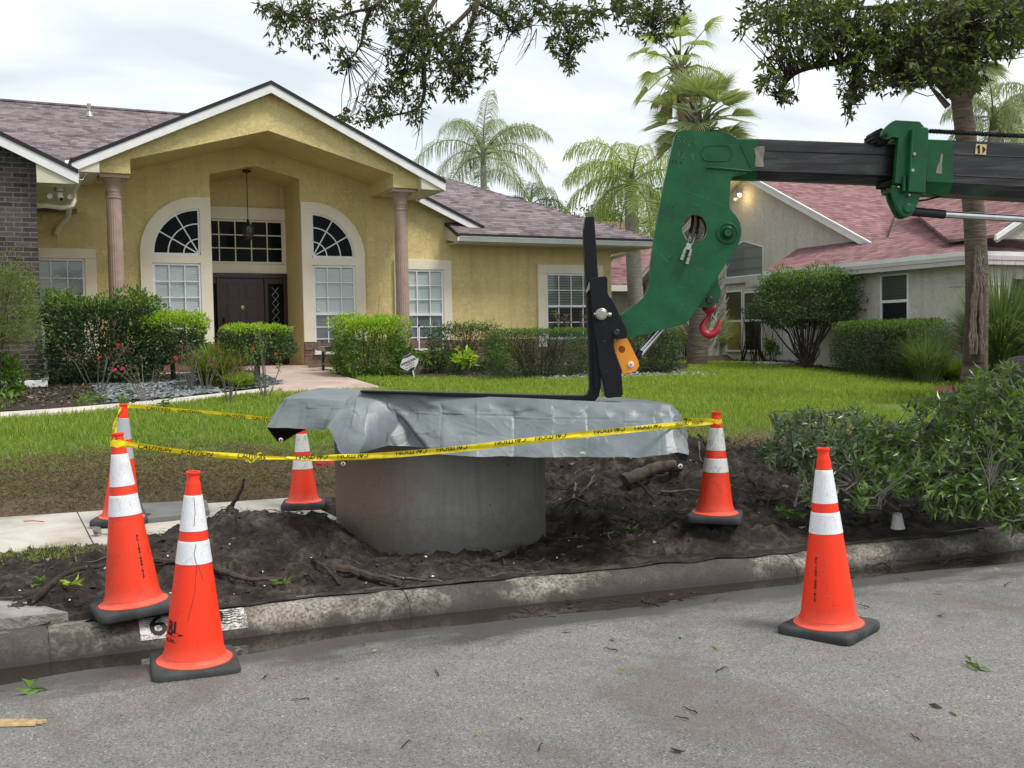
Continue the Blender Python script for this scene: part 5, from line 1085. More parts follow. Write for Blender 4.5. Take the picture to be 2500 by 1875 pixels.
pin('bore', 1469, 767, 6.233, 17, .003, 'ink'); pin('bore', 1468, 790, 6.232, 10, .003, 'ink'); pin('pin', 1506, 812, 6.21, 8, .03, 'black_metal')
ol = [(1498, 829), (1531, 826), (1536, 836), (1558, 880), (1560, 894), (1553, 906), (1521, 914), (1517, 900), (1509, 878), (1499, 850)]
plate('tilt_link', ol, 6.29, .02, 'orange_plate', hole=[circ(1518, 853, 8.5, 9, 16)]); plate('tilt_link', [(x+1, y) for x, y in ol], 6.40, .02, 'orange_plate')
pin('washer', 1540.5, 890, 6.282, 7.5, .01, 'foam'); pin('bolt', 1540.5, 890, 6.278, 3, .01, 'steel')

# ================================================================== CONES
def cone_parts(kind, orange, coll, texts):
    """36 inch or 28 inch cone, base at z=0"""
    big = kind == 36
    Hc, rb, rt = (.90, .137, .030) if big else (.705, .120, .032)
    bz = .048; s_ = .188 if big else .172
    prof_r = lambda z: rb+(rt-rb)*((z-bz)/(Hc-.045-bz))**1.0
    parts = []
    m = MB(); b = .03
    def ring(w_, z, c_=.036): return [(sx*(w_-c_)+c_*math.cos(a), sy*(w_-c_)+c_*math.sin(a), z) for sx, sy, a0 in ((1, 1, 0), (-1, 1, 90), (-1, -1, 180), (1, -1, 270)) for a in [R_(a0+k*22.5) for k in range(5)]]
    rs = [ring(s_-.004, 0), ring(s_, .006), ring(s_, bz-.014), ring(s_-.006, bz-.004), ring(s_-.016, bz)]; n = 20
    m.add([p for r in rs for p in r], [(i*n+j, i*n+(j+1) % n, (i+1)*n+(j+1) % n, (i+1)*n+j) for i in range(4) for j in range(n)]+[tuple(range(n))[::-1], tuple(range(4*n, 5*n))])
    parts.append(('base', m, 'rubber_base', True))
    m = MB(); pr = [(rb+.03, bz-.002), (rb+.03, bz+.006), (rb+.018, bz+.010)]; parts.append(('flange', MB().lathe([(rb+.029, bz-.004), (rb+.029, bz+.003), (rb+.026, bz+.005), (rb+.010, bz+.007), (rb+.003, bz+.014), (rb+.0, bz+.03)], 64), 'cone_flange', True))
    if big:
        m = MB()
        for k in range(64): a = k*math.pi/32; r = rb+.037; m.add([(r*math.cos(a)+.0022*math.cos(t)*1, r*math.sin(a)+.0022*math.sin(t), bz+.0012) for t in (0, 1.57, 3.14, 4.71)], [(0, 1, 2, 3)])
        parts.append(('stitching', m, 'cone_flange', False))
    pr = [(rb+.002, bz+.028)]+[(prof_r(z), z) for z in np.linspace(bz+.05, Hc-.055, 26)]
    zt = Hc; pr += [(rt+.001, Hc-.05), (rt-.003, Hc-.040), (rt-.003, Hc-.012), (rt+.002, Hc-.010), (rt+.002, Hc-.002), (rt-.001, Hc), (rt-.006, Hc-.001), (rt-.008, Hc-.06)]
    parts.append(('cone_body', MB().lathe(pr, 64), orange, True))
    for (a, b_) in (((.635, .795), (.49, .592)) if big else ((.455, .60), (.315, .405))):
        parts.append(('reflective_collar', MB().lathe([(prof_r(a)+.0008, a), (prof_r(a)+.0022, a+.002)]+[(prof_r(z)+.0022, z) for z in np.linspace(a+.01, b_-.01, 6)]+[(prof_r(b_)+.0022, b_-.002), (prof_r(b_)+.0008, b_)], 64), coll, True))
    if texts:
        m = MB()
        for txt, size, ang, z0, stack, bold in texts:
            if txt == 'ARROW':
                m.add([((prof_r(z0+y)+.0013)*math.cos(ang+x/prof_r(z0)), (prof_r(z0+y)+.0013)*math.sin(ang+x/prof_r(z0)), z0+y) for x, y in ((-.05, .006), (-.02, .007), (0, .012), (.03, .004), (.05, 0), (.03, -.004), (0, -.010), (-.02, -.006), (-.05, -.006))], [tuple(range(9))]); continue
            if stack:
                for i, ch in enumerate(txt):
                    z = z0-i*size*1.05
                    if ch == ' ': continue
                    put_text(m, ch, size*1.15, lambda x, y: ((prof_r(z+y)+.0012)*math.cos(ang+x/prof_r(z)*1.35), (prof_r(z+y)+.0012)*math.sin(ang+x/prof_r(z)*1.35), z+y), bold=bold)
            else: put_text(m, txt, size, lambda x, y: ((prof_r(z0+y)+.0012)*math.cos(ang+x/prof_r(z0)), (prof_r(z0+y)+.0012)*math.sin(ang+x/prof_r(z0)), z0+y), bold=bold)
        parts.append(('lettering', m, 'ink', False))
    if texts and texts[0][0] == 'RI':
        m = MB(); an = texts[0][2]+1.02
        for A0, pl in ((an, ((.50, .12), (.44, .05), (.38, .0), (.31, -.16), (.25, -.30))), (an, ((.49, .20), (.45, .32), (.42, .40))), (an, ((.785, .02), (.72, .10), (.66, -.02))), (an, ((.585, .10), (.54, -.02), (.50, .06)))):
            m.tube([((prof_r(z)+.0022*(z > .49)+.0006)*math.cos(A0+d), (prof_r(z)+.0022*(z > .49)+.0006)*math.sin(A0+d), z) for z, d in pl], .0013, 4)
        parts.append(('crease_mark', m, 'cone_scuff', False))
    return parts
from mathutils import Quaternion
def add_cone(kind, fl_px, zf, tip_px, label, orange, coll, spin, texts=(), upright=False, squash=1):
    o = ray(*fl_px); c = CAM+o*((zf-CH)/o.z); Ln = (.855 if kind == 36 else .665)
    if upright: ax = Vector((0, 0, 1))
    else:
        D0 = (c-CAM).dot(cw); best = None
        for i in range(-400, 401):
            p = A_(tip_px[0], tip_px[1], D0+i*.002); e_ = abs((p-c).length-Ln)+.15*abs((p-c).normalized().dot(FW))
            if best is None or e_ < best[0]: best = (e_, p)
        ax = (best[1]-c).normalized()
    q = Vector((0, 0, 1)).rotation_difference(ax) @ Quaternion((0, 0, 1), spin)
    E_ = root('traffic_cone', c-ax*.045, label, 'traffic cone', 'orange traffic cones round the pipe'); E_.rotation_mode = 'QUATERNION'; E_.rotation_quaternion = q
    for nm, mb, mat, sm in cone_parts(kind, orange, coll, texts): mb.build(nm, mat, E_, False, smooth=sm)
    return c, ax
YW = -YAW
def face(deg): return R_(deg)       # angle around the cone, measured from +u
toC = lambda c: math.atan2(-c[1], -c[0])
serial = 'FL-102-005-017'
add_cone(36, (2023, 1520), .045, (2010, 1100), 'clean tall orange cone standing alone on the asphalt at the right', 'cone_orange', 'collar_white', R_(21.5), [(serial, .0145, R_(231-21.5)-.60+0, .375, True, .0009)])
add_cone(36, (475, 1609), .03, (471.5, 1153), 'tall orange cone on the wet road in front of the kerb, partly lettered', 'cone_orange', 'collar_white', R_(84.5), [('RI', .068, R_(261-84.5)-.98, .215, False, .0028), ('ARROW', .05, R_(261-84.5)-.80, .186, False, 0), ('is, Inc,', .026, R_(261-84.5)-1.0, .160, False, .0008)])
add_cone(36, (326, 1470), .168, (288, 1070), 'leaning tall orange cone on the kerb with tape tied round its neck', 'cone_orange_old', 'collar_white', R_(3), [(serial, .0148, R_(264-3)+.52, .385, True, .0009)])
add_cone(36, (297, 1262), .165, (302, 983), 'tall orange cone with grey bands on the pavement behind the leaning one', 'cone_orange', 'collar_grey', R_(-21))
add_cone(28, (741, 1224), .16, (741, 1046), 'short scuffed orange cone on the pavement beneath the left end of the tarp', 'cone_orange_old', 'collar_dirty', R_(-19), upright=True)
add_cone(28, (1746, 1252), .30, (1749, 1018), 'short orange cone on the soil mound with tape tied to its top', 'cone_orange_old', 'collar_dirty', R_(48))

# ================================================================== CAUTION TAPE
def catmull(pts, k=10):
    P = [Vector(p) for p in pts]; out_ = []
    for i in range(len(P)-1):
        p0, p1, p2, p3 = P[max(i-1, 0)], P[i], P[i+1], P[min(i+2, len(P)-1)]
        for j in range(k): f = j/k; out_.append(.5*((2*p1)+(p2-p0)*f+(2*p0-5*p1+4*p2-p3)*f*f+(3*p1-p0-3*p2+p3)*f**3))
    return out_+[P[-1]]
def ribbon(pts, W, tw, label, txt=True, flip=True, start=.1, lab_par=None, mat='tape', text_dy=.35):
    P = catmull(pts, 26); n = len(P); L_ = [0]
    for a, b in zip(P[:-1], P[1:]): L_.append(L_[-1]+(b-a).length)
    def frame(i):
        t = (P[min(i+1, n-1)]-P[max(i-1, 0)]).normalized(); up = Vector((0, 0, 1)); up = (up-t*up.dot(t)).normalized(); b = t.cross(up); a = tw(L_[i]/L_[-1]); return t, up*math.cos(a)+b*math.sin(a), b*math.cos(a)-up*math.sin(a)
    m = MB(); vs = []; K = 5
    Wf = W if callable(W) else (lambda s: W)
    for i in range(n):
        t, u_, b_ = frame(i); w_ = Wf(L_[i]/L_[-1])
        for j in range(K): f = j/(K-1)-.5; vs.append(P[i]+u_*f*w_+b_*(.004*math.cos(f*6+i*.1)+.0015*mnoise.noise(Vector((i*.13, j, 0)))))
    m.add(vs, [(i*K+j, (i+1)*K+j, (i+1)*K+j+1, i*K+j+1) for i in range(n-1) for j in range(K-1)])
    o = m.build('caution_tape', mat, smooth=True); tag(o, label, 'tape', 'yellow caution tape strung between the cones')
    if txt:
        m = MB(); s0 = start; words = ['CAUTION', 'CAUTION', '~~~~~~~']
        def pos(s, y):
            s = max(0, min(L_[-1]-1e-4, s)); i = int(np.searchsorted(L_, s)); i = max(1, min(n-1, i)); f = (s-L_[i-1])/(L_[i]-L_[i-1]+1e-9); t, u_, b_ = frame(i); c = P[i-1].lerp(P[i], f)
            side = 1 if b_.dot(CAM-c) > 0 else -1; return c+u_*y+b_*side*(.0075)
        k = 0; W0 = W if not callable(W) else .03
        while s0 < L_[-1]-.2:
            wd = words[k % 3]; sz = .040 if wd[0] == 'C' else .012; vs, fs = text_mesh(wd, sz, bold=.0007 if wd[0] == 'C' else 0); xm = max(x for x, y, z in vs); ln = 2*xm
            for f in fs:
                pts_ = [(vs[q][0], vs[q][1]) for q in f]; sg = -1 if flip else 1
                yc = [max(-W0*.5, min(W0*.5, (p[1]*sg)+W0*text_dy)) for p in pts_]
                if max(yc)-min(yc) < 1e-5: continue
                m.add([pos(s0+ln/2+p[0]*sg, y) for p, y in zip(pts_, yc)], [tuple(range(len(pts_)))])
            s0 += ln+.055; k += 1
        m.build('printing', 'ink', o, True)
    return o
ribbon([A_(278, 1082, 5.02), A_(400, 1096, 5.2), A_(520, 1110, 5.4), A_(620, 1116, 5.6), A_(700, 1119, 5.75)], lambda f: .031 if f < .7 else .031-.018*(f-.7)/.3, lambda f: .25+.5*math.sin(f*5), 'yellow caution tape from the leaning cone toward the pipe', flip=False, start=.12, text_dy=.1)
ribbon([A_(700, 1119, 5.75), A_(760, 1119, 5.8), A_(820, 1117, 5.85), A_(900, 1114, 5.9), A_(1100, 1098, 5.92), A_(1300, 1075, 5.9), A_(1480, 1055, 5.9), A_(1600, 1043, 5.95), A_(1690, 1034, 6.3), A_(1742, 1029, 6.62)], lambda f: .035 if f > .08 else .018+.2*f, lambda f: .12*math.sin(f*9), 'yellow caution tape stretched across the front of the tarp to the right cone', start=.05, text_dy=.42)
ribbon([A_(310, 991, 7.98), A_(400, 997, 8.0), A_(500, 1006, 8.1), A_(600, 1017, 8.2), A_(700, 1026, 8.3), (3.0, 8.4, .74)], .034, lambda f: .5+.3*math.sin(f*7), 'yellow caution tape from the rear cone passing behind the tarp', flip=False, start=.15, text_dy=-.1)
ribbon([(3.0, 8.4, .74), (3.6, 7.7, .80), A_(1690, 1026, 7.0), A_(1745, 1026, 6.72)], .032, lambda f: .2, 'short yellow caution tape length reaching the right cone from behind the tarp', start=.9, text_dy=.3)
ribbon([A_(297, 990, 7.9), A_(288, 1012, 7.0), A_(281, 1040, 6.0), A_(278, 1075, 5.02)], .024, lambda f: 1.2+5*f, 'twisted caution tape running from the rear cone to the leaning cone', txt=True, start=.1)
for i, (p, r) in enumerate(((A_(288, 1083, 4.98), .036), (A_(302, 992, 7.88), .04), (A_(1748, 1029, 6.65), .04))):
    m = MB(); vs = []
    for k in range(25): a = k*math.pi/12; vs += [(p.x+r*math.cos(a), p.y+r*math.sin(a), p.z-.012+.004*math.sin(k)), (p.x+(r-.002)*math.cos(a), p.y+(r-.002)*math.sin(a), p.z+.014+.004*math.sin(k*1.7))]
    m.add(vs, [(2*k, 2*k+2, 2*k+3, 2*k+1) for k in range(24)]); tag(m.build('caution_tape', 'tape', smooth=True), ['loop of caution tape round the leaning cone neck', 'loop of caution tape round the rear cone neck', 'loop of caution tape round the top of the mound cone'][i], 'tape', 'yellow caution tape strung between the cones')
m = MB()
for a_, b_, c_ in (((596, 1112), (604, 1122), (612, 1130)), ((604, 1114), (600, 1124), (603, 1128)), ((630, 1112), (622, 1122), (616, 1128)), ((628, 1110), (634, 1104), (637, 1108))):
    pts = [A_(*q, 5.58) for q in (a_, b_, c_)]; m.add([x+c0*d for x in pts for d in (-.006, .006)], [(0, 1, 3, 2), (2, 3, 5, 4)])
tag(m.build('caution_tape', 'tape'), 'small knot and tails in the left length of caution tape', 'tape')

# ================================================================== PAINTED HOUSE NUMBER ON THE KERB
def kp(u, s):      # point on the kerb profile, s in metres up from the foot, 3 mm proud
    pr = kerb_profile(u); pts = [(x, z) for x, z in pr[1:]]; d = 0
    for (a, b) in zip(pts[:-1], pts[1:]):
        l = math.dist(a, b)
        if d+l >= s: f = (s-d)/l; nx, nz = -(b[1]-a[1])/l, (b[0]-a[0])/l; return Vector((u, a[0]+(b[0]-a[0])*f+nx*.003, a[1]+(b[1]-a[1])*f+nz*.003))
        d += l
    return Vector((u, b[0], b[1]+.003))
def ku(px, py): o = ray(px, py); t = (.06-CH)/o.z; return o.x*t
def kerb_patch(name, u0, u1, s0, s1, mat, par=None, lift=0):
    V = []; nu_ = 24; ns = 10
    for i in range(nu_+1):
        for j in range(ns+1):
            u = u0+(u1-u0)*i/nu_+.004*mnoise.noise(Vector((i, j*.7, 0))); V.append(kp(u, s0+(s1-s0)*j/ns)+Vector((0, -lift, lift)))
    return npmesh(name, V, [(i*(ns+1)+j, (i+1)*(ns+1)+j, (i+1)*(ns+1)+j+1, i*(ns+1)+j+1) for i in range(nu_) for j in range(ns)], mat, par)
s = NT('kerb_paint'); n = s.noise(s.vec(), 90, 4, .8); n_ = s.noise(s.vec(), 14, 4, .7); s.base(s.mix(s.ramp(s.math('ADD', s.math('MULTIPLY', n, .6), s.math('MULTIPLY', n_, .4)), [(.47, (0, 0, 0)), (.53, (1, 1, 1))]), (.62, .62, .60), (.17, .155, .135))); s.rough(.8); s.bump(n, .4, .004)
ua, ub = ku(352, 1560), ku(624, 1530); uc = ua+(ub-ua)*.76
kn = tag(kerb_patch('kerb_number', ua, ub, .035, .175, 'kerb_paint'), 'house number 6619 painted in black on a worn white kerb patch', 'house number')
m = MB(); put_text(m, '6619', .175, lambda x, y: kp((ua+uc)/2+.03+x*1.06, .105+y)+Vector((0, -.0015, .0015)), bold=.002); m.build('digits', 'ink', kn)
m = MB(); fu = ub-(ub-ua)*.16
for i in range(6): m.tube([kp(fu-.045+.10*k/8, .15-i*.016+.004*math.sin(k*1.3+i*.3))+Vector((0, -.001, .001)) for k in range(9)], .0022, 4)
m.tube([kp(fu-.055, .06), kp(fu-.055, .165)], .0022, 4); m.build('flag_drawing', 'ink', kn)

# ================================================================== VEGETATION
def lbl_shrub(P, w_, d_, h_, z0, n, ls, mats, name, label, cat='shrub', group=None, round_=.35, newf=.0, stems=8, trunk=None, shell=.72, wratio=.45, top_dark=False, lump=.12, seed=0, under=0.0, updir=.35):
    """clipped or loose shrub: leaves through the outer volume of a lumpy rounded box, dark stems inside"""
    x, y, g0 = P; r = root(name, (x, y, g0), label, cat, group)
    rs = np.random.default_rng(seed+int(abs(x*100)))
    q = rs.uniform(-1, 1, (n*3, 3)); k = 2/max(.12, round_)*1.0; s_ = (np.abs(q)**k).sum(1)**(1/k); q = q[(s_ < 1) & (s_ > shell*rs.uniform(.6, 1, len(s_)))][:n]
    nz = np.array([mnoise.noise(Vector((a*1.6+seed, b*1.6, c*1.6)))+.6*mnoise.noise(Vector((a*4+seed, b*4, c*4))) for a, b, c in q]); f = 1+lump*nz*2; 
    loc = np.stack([q[:, 0]*w_/2*f, q[:, 1]*d_/2*f, (q[:, 2]*f*.5+.5)*h_+z0], 1); keep = nz+rs.uniform(-.2, .9, len(nz)) > -.25; loc = loc[keep]; q = q[keep]; nz = nz[keep]
    nrm = unit(np.sign(q)*np.abs(q)**(k-1)+1e-6); D_ = nrm+rs.normal(0, .6, nrm.shape); D_[:, 2] += updir
    mi = None
    if newf > 0:
        topness = (loc[:, 2]-z0)/h_; mi = (((topness > 1-newf*rs.uniform(.3, 1.3, len(topness))) | (rs.uniform(0, 1, len(topness)) < .03)) & (nrm[:, 2] > -.1)).astype(int)
    o = leaves('foliage', loc, D_, ls*rs.uniform(.7, 1.25, len(loc)), ls*wratio*rs.uniform(.8, 1.1, len(loc)), mats, r, False, mi=mi)
    m = MB()
    for i in range(stems):
        a = rs.uniform(0, 6.28); e = Vector((math.cos(a)*w_*.38*rs.uniform(.3, 1), math.sin(a)*d_*.38*rs.uniform(.3, 1), z0+h_*rs.uniform(.55, .92))); b = Vector((e.x*(.12 if trunk else .35), e.y*(.12 if trunk else .35), -.05 if not trunk else trunk[1])); md = b.lerp(e, .5)+Vector(rs.normal(0, .04, 3)); m.tube([b, md, e], [.014, .010, .004], 5)
        for j in range(2): e2 = e+Vector(rs.normal(0, .16, 3)); m.tube([md, md.lerp(e2, .5)+Vector(rs.normal(0, .02, 3)), e2], [.008, .006, .003], 4)
    if trunk: m.tube([(0, 0, -.1), (.01, 0, trunk[1]*.5), (0, .01, trunk[1]+.05)], [trunk[0]*1.15, trunk[0], trunk[0]*.9], 9)
    m.build('stems', 'bark', r); return r
GH = lambda px, py: ground_hit(px, py)
def shr(px, py, x0, x1, ytop, dep, n, ls, mats, name, label, zlow=.0, Dm=None, **k):
    """place by the photo: base contact point, left/right edge and top in the picture give its true size"""
    p = GH(px, py) if not Dm else A_(px, py, Dm); D = (p-CAM).dot(cw); n = int(n*1.25); w_ = (x1-x0)*D/FPX; a = A_(px, ytop, D); c = (x0+x1)/2; q = A_(c, py, D); h_ = a.z-p.z-zlow
    yy = p.y+dep/2; xx = q.x+ (yy-q.y)*(q.x/q.y)
    return lbl_shrub(Vector((xx, yy, p.z)), w_/math.cos(YAW)*.93, dep, h_, zlow, n, ls, mats, name, label, **k)
shr(225, 948, 112, 392, 722, 1.3, 14000, .085, ['leaf_dark', 'leaf_mid'], 'hedge_shrub', 'big dark broad leaved shrub before the left window', newf=.14, stems=16, round_=.45, shell=.7, lump=.16, seed=2)
shr(415, 940, 345, 500, 764, .95, 5200, .068, ['leaf_dark', 'leaf_new'], 'clipped_shrub', 'clipped shrub with bright new tips beside the left arched window', zlow=.42, newf=.42, trunk=(.045, .45), stems=16, round_=.3, lump=.1, seed=3)
shr(645, 945, 548, 708, 794, .9, 5200, .060, ['leaf_hedge', 'leaf_new'], 'clipped_shrub', 'flat topped clipped shrub on a short trunk before the front door', zlow=.52, newf=.24, trunk=(.055, .55), stems=20, round_=.28, lump=.1, seed=4)
shr(903, 926, 826, 984, 772, 1.0, 8500, .068, ['leaf_mid', 'leaf_new'], 'clipped_shrub', 'dense lime green clipped shrub right of the front walk', newf=.30, stems=10, round_=.3, shell=.75, lump=.12, seed=5)
shr(1130, 915, 1043, 1230, 789, .8, 8000, .045, ['leaf_hedge', 'leaf_mid'], 'hedge_shrub', 'dark dense shrub beneath the small window beside the column', newf=.10, stems=16, round_=.4, seed=6, lump=.14)
shr(1315, 930, 1186, 1452, 803, .8, 15000, .036, ['leaf_hedge', 'leaf_mid'], 'hedge', 'long flat topped hedge before the right window', zlow=.12, cat='hedge', newf=.09, stems=40, round_=.16, shell=.84, lump=.035, seed=7)
shr(1604, 914, 1535, 1656, 803, .9, 6500, .048, ['leaf_hedge', 'leaf_mid'], 'hedge_shrub', 'rounded dark shrub behind the fork at the house corner', newf=.05, stems=12, round_=.5, seed=8)
lbl_shrub(Vector((-.12, 17.7, .62)), 1.5, 1.1, 1.55, .72, 15000, .055, ['leaf_juniper'], 'juniper_bush', 'feathery olive green juniper against the brick wing', cat='bush', round_=.75, stems=6, wratio=.3, lump=.25, seed=9, updir=.9)
shr(5, 985, -60, 45, 872, .8, 2200, .09, ['leaf_mid', 'leaf_dark'], 'low_bush', 'small broad leaved bush at the left picture edge', cat='bush', round_=.6, stems=4, lump=.2, seed=10)
# neighbour
shr(1985, 894, 1826, 2112, 655, 1.7, 17000, .066, ['leaf_hedge', 'leaf_mid'], 'clipped_tree', 'large round clipped shrub tree with many bare crooked stems by the white door', cat='tree', Dm=22.6, zlow=.85, newf=.22, trunk=(.06, .12), stems=26, round_=.6, shell=.55, lump=.24, seed=11)
r_ = bpy.data.objects['clipped_tree']; rs = np.random.default_rng(5); m = MB()
for i in range(15):
    a = rs.uniform(0, 6.28); b = Vector((rs.normal(0, .1), rs.normal(0, .1), -.05)); e = Vector((math.cos(a)*1.1*rs.uniform(.3, 1), math.sin(a)*.8, rs.uniform(1.1, 1.7))); pts = [b]
    for k in (.3, .55, .8): pts.append(b.lerp(e, k)+Vector(rs.normal(0, .07, 3)))
    m.tube(pts+[e], [.024, .020, .016, .012, .007], 6)
m.build('limbs', 'bark', r_)
for i, (u0, u1, v0, v1, zt, lab) in enumerate(((16.25, 17.45, 14.7, 17.15, 1.20, 'clipped hedge below the neighbour window, left of the palm trunk'), (16.9, 21.5, 12.75, 14.1, 1.12, 'clipped hedge right of the palm trunk along the beige wall'))):
    gz = base_g((u0+u1)/2, (v0+v1)/2)-.02; zt = A_(2150, 786, 21.2).z if i == 0 else A_(2440, 806, 19.5).z
    lbl_shrub(Vector(((u0+u1)/2, (v0+v1)/2, gz)), u1-u0, v1-v0, zt-gz, .03, 26000 if i == 0 else 14000, .052, ['leaf_hedge', 'leaf_mid'], 'hedge', lab, cat='hedge', newf=.16, stems=30, round_=.17, shell=.86, lump=.03, seed=20+i)
# loose leafy plants, each a clump
def clump(p, r_, h_, n, ls, mat, name, label, cat='plant', wr=.4, group=None, ns=8, stemmat='grey_stem', flower=None, spread=1.0, seed=0, k_=14):
    rs = np.random.default_rng(seed+int(abs(p.x*31)+abs(p.y*17))); R0 = root(name, p, label, cat, group); m = MB(); LP = []; LD = []; FP = []
    for i in range(ns):
        a = rs.uniform(0, 6.28); e = Vector((math.cos(a)*r_*rs.uniform(.2, 1), math.sin(a)*r_*rs.uniform(.2, 1), h_*rs.uniform(.6, 1))); b = Vector((e.x*.12, e.y*.12, -.03)); md = b.lerp(e, .5)+Vector(rs.normal(0, .05*h_, 3))+Vector((0, 0, .1*h_)); m.tube([b, md, e], [.009, .007, .003], 5)
        for j in range(max(1, n//ns)):
            f = rs.uniform(.35, 1)**.6; q = b.lerp(md, f*2) if f < .5 else md.lerp(e, f*2-1); LP.append(q+Vector(rs.normal(0, .03*spread, 3))); LD.append(rs.normal(0, 1, 3)+np.array([math.cos(a)*.6, math.sin(a)*.6, .25]))
        if flower: FP.append(e)
    leaves('foliage', LP, LD, ls*rs.uniform(.7, 1.2, len(LP)), ls*wr, mat, R0, False); m.build('stems', stemmat, R0)
    if flower:
        for e in FP[:flower[1]]:
            leaves('bloom', [e]*9, rs.normal(0, 1, (9, 3))+np.array([0, 0, .4]), flower[2]*.75, flower[2]*.6, flower[0], R0, False)
    return R0
clump(GH(1010, 918), .45, .62, 240, .17, 'leaf_mid', 'broad_leaf_plant', 'arching broad leaved plant around the yard sign', ns=16, seed=1, wr=.34)
clump(GH(1060, 912), .45, .5, 260, .12, 'leaf_mid', 'broad_leaf_plant', 'low leafy plant just right of the yard sign', ns=14, seed=2)
clump(GH(1138, 918), .26, .52, 110, .17, 'leaf_new', 'broad_leaf_plant', 'bright upright leafy plant in front of the dark shrub', ns=10, seed=3, wr=.36)
clump(GH(1222, 916), .35, .6, 700, .045, 'leaf_new', 'small_shrub', 'small yellow green shrub at the left foot of the long hedge', ns=16, seed=4, wr=.6, spread=2.4)
clump(GH(860, 920)+Vector((0, .6, 0)), .4, .55, 420, .11, 'leaf_mid', 'fern_bush', 'feathery low plant behind the lime shrub by the walk', ns=22, seed=5, wr=.2)
for i, (px, py) in enumerate(((1365, 812), (1392, 812), (1418, 812))):
    p = A_(px, 812, 22.2); clump(p-Vector((0, 0, .05)), .14, .5, 26, .11, 'rose_leaf', 'sprout', 'pale thin shoot rising above the long hedge', group='shoots above the long hedge', ns=3, seed=6+i, wr=.3, stemmat='twig_pale')
# roses
for i, (px, py, r_, h_, n, fl) in enumerate(((240, 962, .75, .95, 150, ('petal_red', 2, .05)), (360, 985, .5, .8, 90, ('petal_pink', 3, .055)), (465, 960, .42, .85, 130, ('petal_red', 3, .035)), (560, 985, .36, 1.0, 100, ('petal_red', 4, .035)), (650, 975, .34, 1.15, 190, ('petal_red', 2, .045)), (500, 958, .4, .95, 130, ('petal_red', 4, .03)))):
    lab = ['rose bush with long bare canes by the brick wing corner', 'rose bush with a bright pink bloom', 'bronze leaved rose bush under the clipped shrub', 'leggy rose bush between the two clipped shrubs', 'tall thin rose bush in front of the flat topped shrub', 'reddish rose bush behind the slate chips'][i]
    clump(GH(px, py), r_, h_, n, .055, 'rose_leaf' if i != 4 else 'leaf_mid', 'rose_bush', lab, 'rose bush', .5, 'rose bushes in the slate and mulch bed', 7, 'grey_stem', fl, 1.6, seed=11+i)
for i, (px, py, s_) in enumerate(((215, 995, 1), (302, 998, .9), (245, 985, .7), (395, 1000, .8), (20, 1000, 1.2), (1190, 936, .5))):
    clump(GH(px, py), .18*s_, .2*s_, 34, .11*s_, 'leaf_mid', 'weed', ['bright green weed sprouting in front of the big dark shrub', 'small weed just left of the rear cone top', 'low weed in the mulch under the big dark shrub', 'weed among the slate chips near the rear cone', 'weed patch in the bed corner at the far left', 'tiny weed at the foot of the long hedge'][i], group='weeds in the mulch bed', ns=5, seed=31+i)
# tufted grass like plants
def tuft(p, r_, h_, n, mat, name, label, w_=.012, cat='ornamental grass', lean=1.0, seed=0, flower=None, group=None):
    rs = np.random.default_rng(seed+3); a = rs.uniform(0, 2*np.pi, n); L_ = h_*rs.uniform(.6, 1.15, n); out_ = rs.uniform(.25, 1, n)*lean; K = 5; V = []; F = []
    b0 = np.stack([np.cos(a), np.sin(a), 0*a], 1); base = b0*(r_*.25*rs.uniform(0, 1, n))[:, None]; S = np.stack([-np.sin(a), np.cos(a), 0*a], 1)*w_
    pts = []
    for k in range(K):
        t = k/(K-1); h = base+b0*(r_*out_*t**1.5)[:, None]; h[:, 2] = L_*(1.25*t-out_*.75*t*t*1.1); wk = (1-t)**.6*1.0 if k < K-1 else .03; pts += [h-S*wk*.5, h+S*wk*.5]
    V = np.stack(pts, 1).reshape(-1, 3); q = (np.arange(n)*2*K)[:, None]; F = np.concatenate([q+[2*k, 2*k+1, 2*k+3, 2*k+2] for k in range(K-1)], 1).reshape(-1, 4)
    R0 = root(name, p, label, cat, group); npmesh('foliage', V, F, mat, R0)
    if flower:
        for (x, y, z) in flower:
            m = MB(); m.tube([(x*.5, y*.5, 0), (x, y, z)], .005, 4); m.build('stem', 'leaf_mid', R0); leaves('bloom', [(x, y, z)]*26, rs.normal(0, 1, (26, 3)), .045, .03, 'petal_red', R0, False)
    return R0
tuft(GH(548, 952)+Vector((0, .5, 0)), .85, .75, 2600, 'grass_mid', 'mound_grass', 'soft green mounding grass left of the front walk', .02, lean=.8, seed=1)
tuft(GH(590, 955)+Vector((0, .2, 0)), .5, .35, 900, 'grass_green', 'mound_grass', 'low bright ground cover spilling on the slate chips', .02, lean=.9, seed=2)
tuft(GH(2262, 938), .95, 1.15, 1100, 'sedge', 'ornamental_grass', 'arching pale edged grass clump left of the palm trunk', .016, lean=1, seed=3, flower=[(.5, -.2, .95), (.75, .1, .85), (.45, -.3, .72)])
_q = A_(2440, 900, 17.2); _q.z = base_g(_q.x, _q.y)+.25
tuft(_q, 1.25, 1.9, 3000, 'sedge', 'ornamental_grass', 'large arching blue green grass clump right of the palm trunk', .022, lean=1, seed=4)
tuft(GH(2330, 935), .6, .55, 900, 'grass_mid', 'ornamental_grass', 'small green tuft at the foot of the palm', .014, lean=1, seed=5)
tuft(A_(1722, 850, 27.0)-Vector((0, 0, .25)), 1.5, 1.3, 420, 'palm_leaf_light', 'fern', 'bushy light green fern at the foot of the shaggy palm', .05, 'fern', lean=1, seed=6)
rs = np.random.default_rng(77)
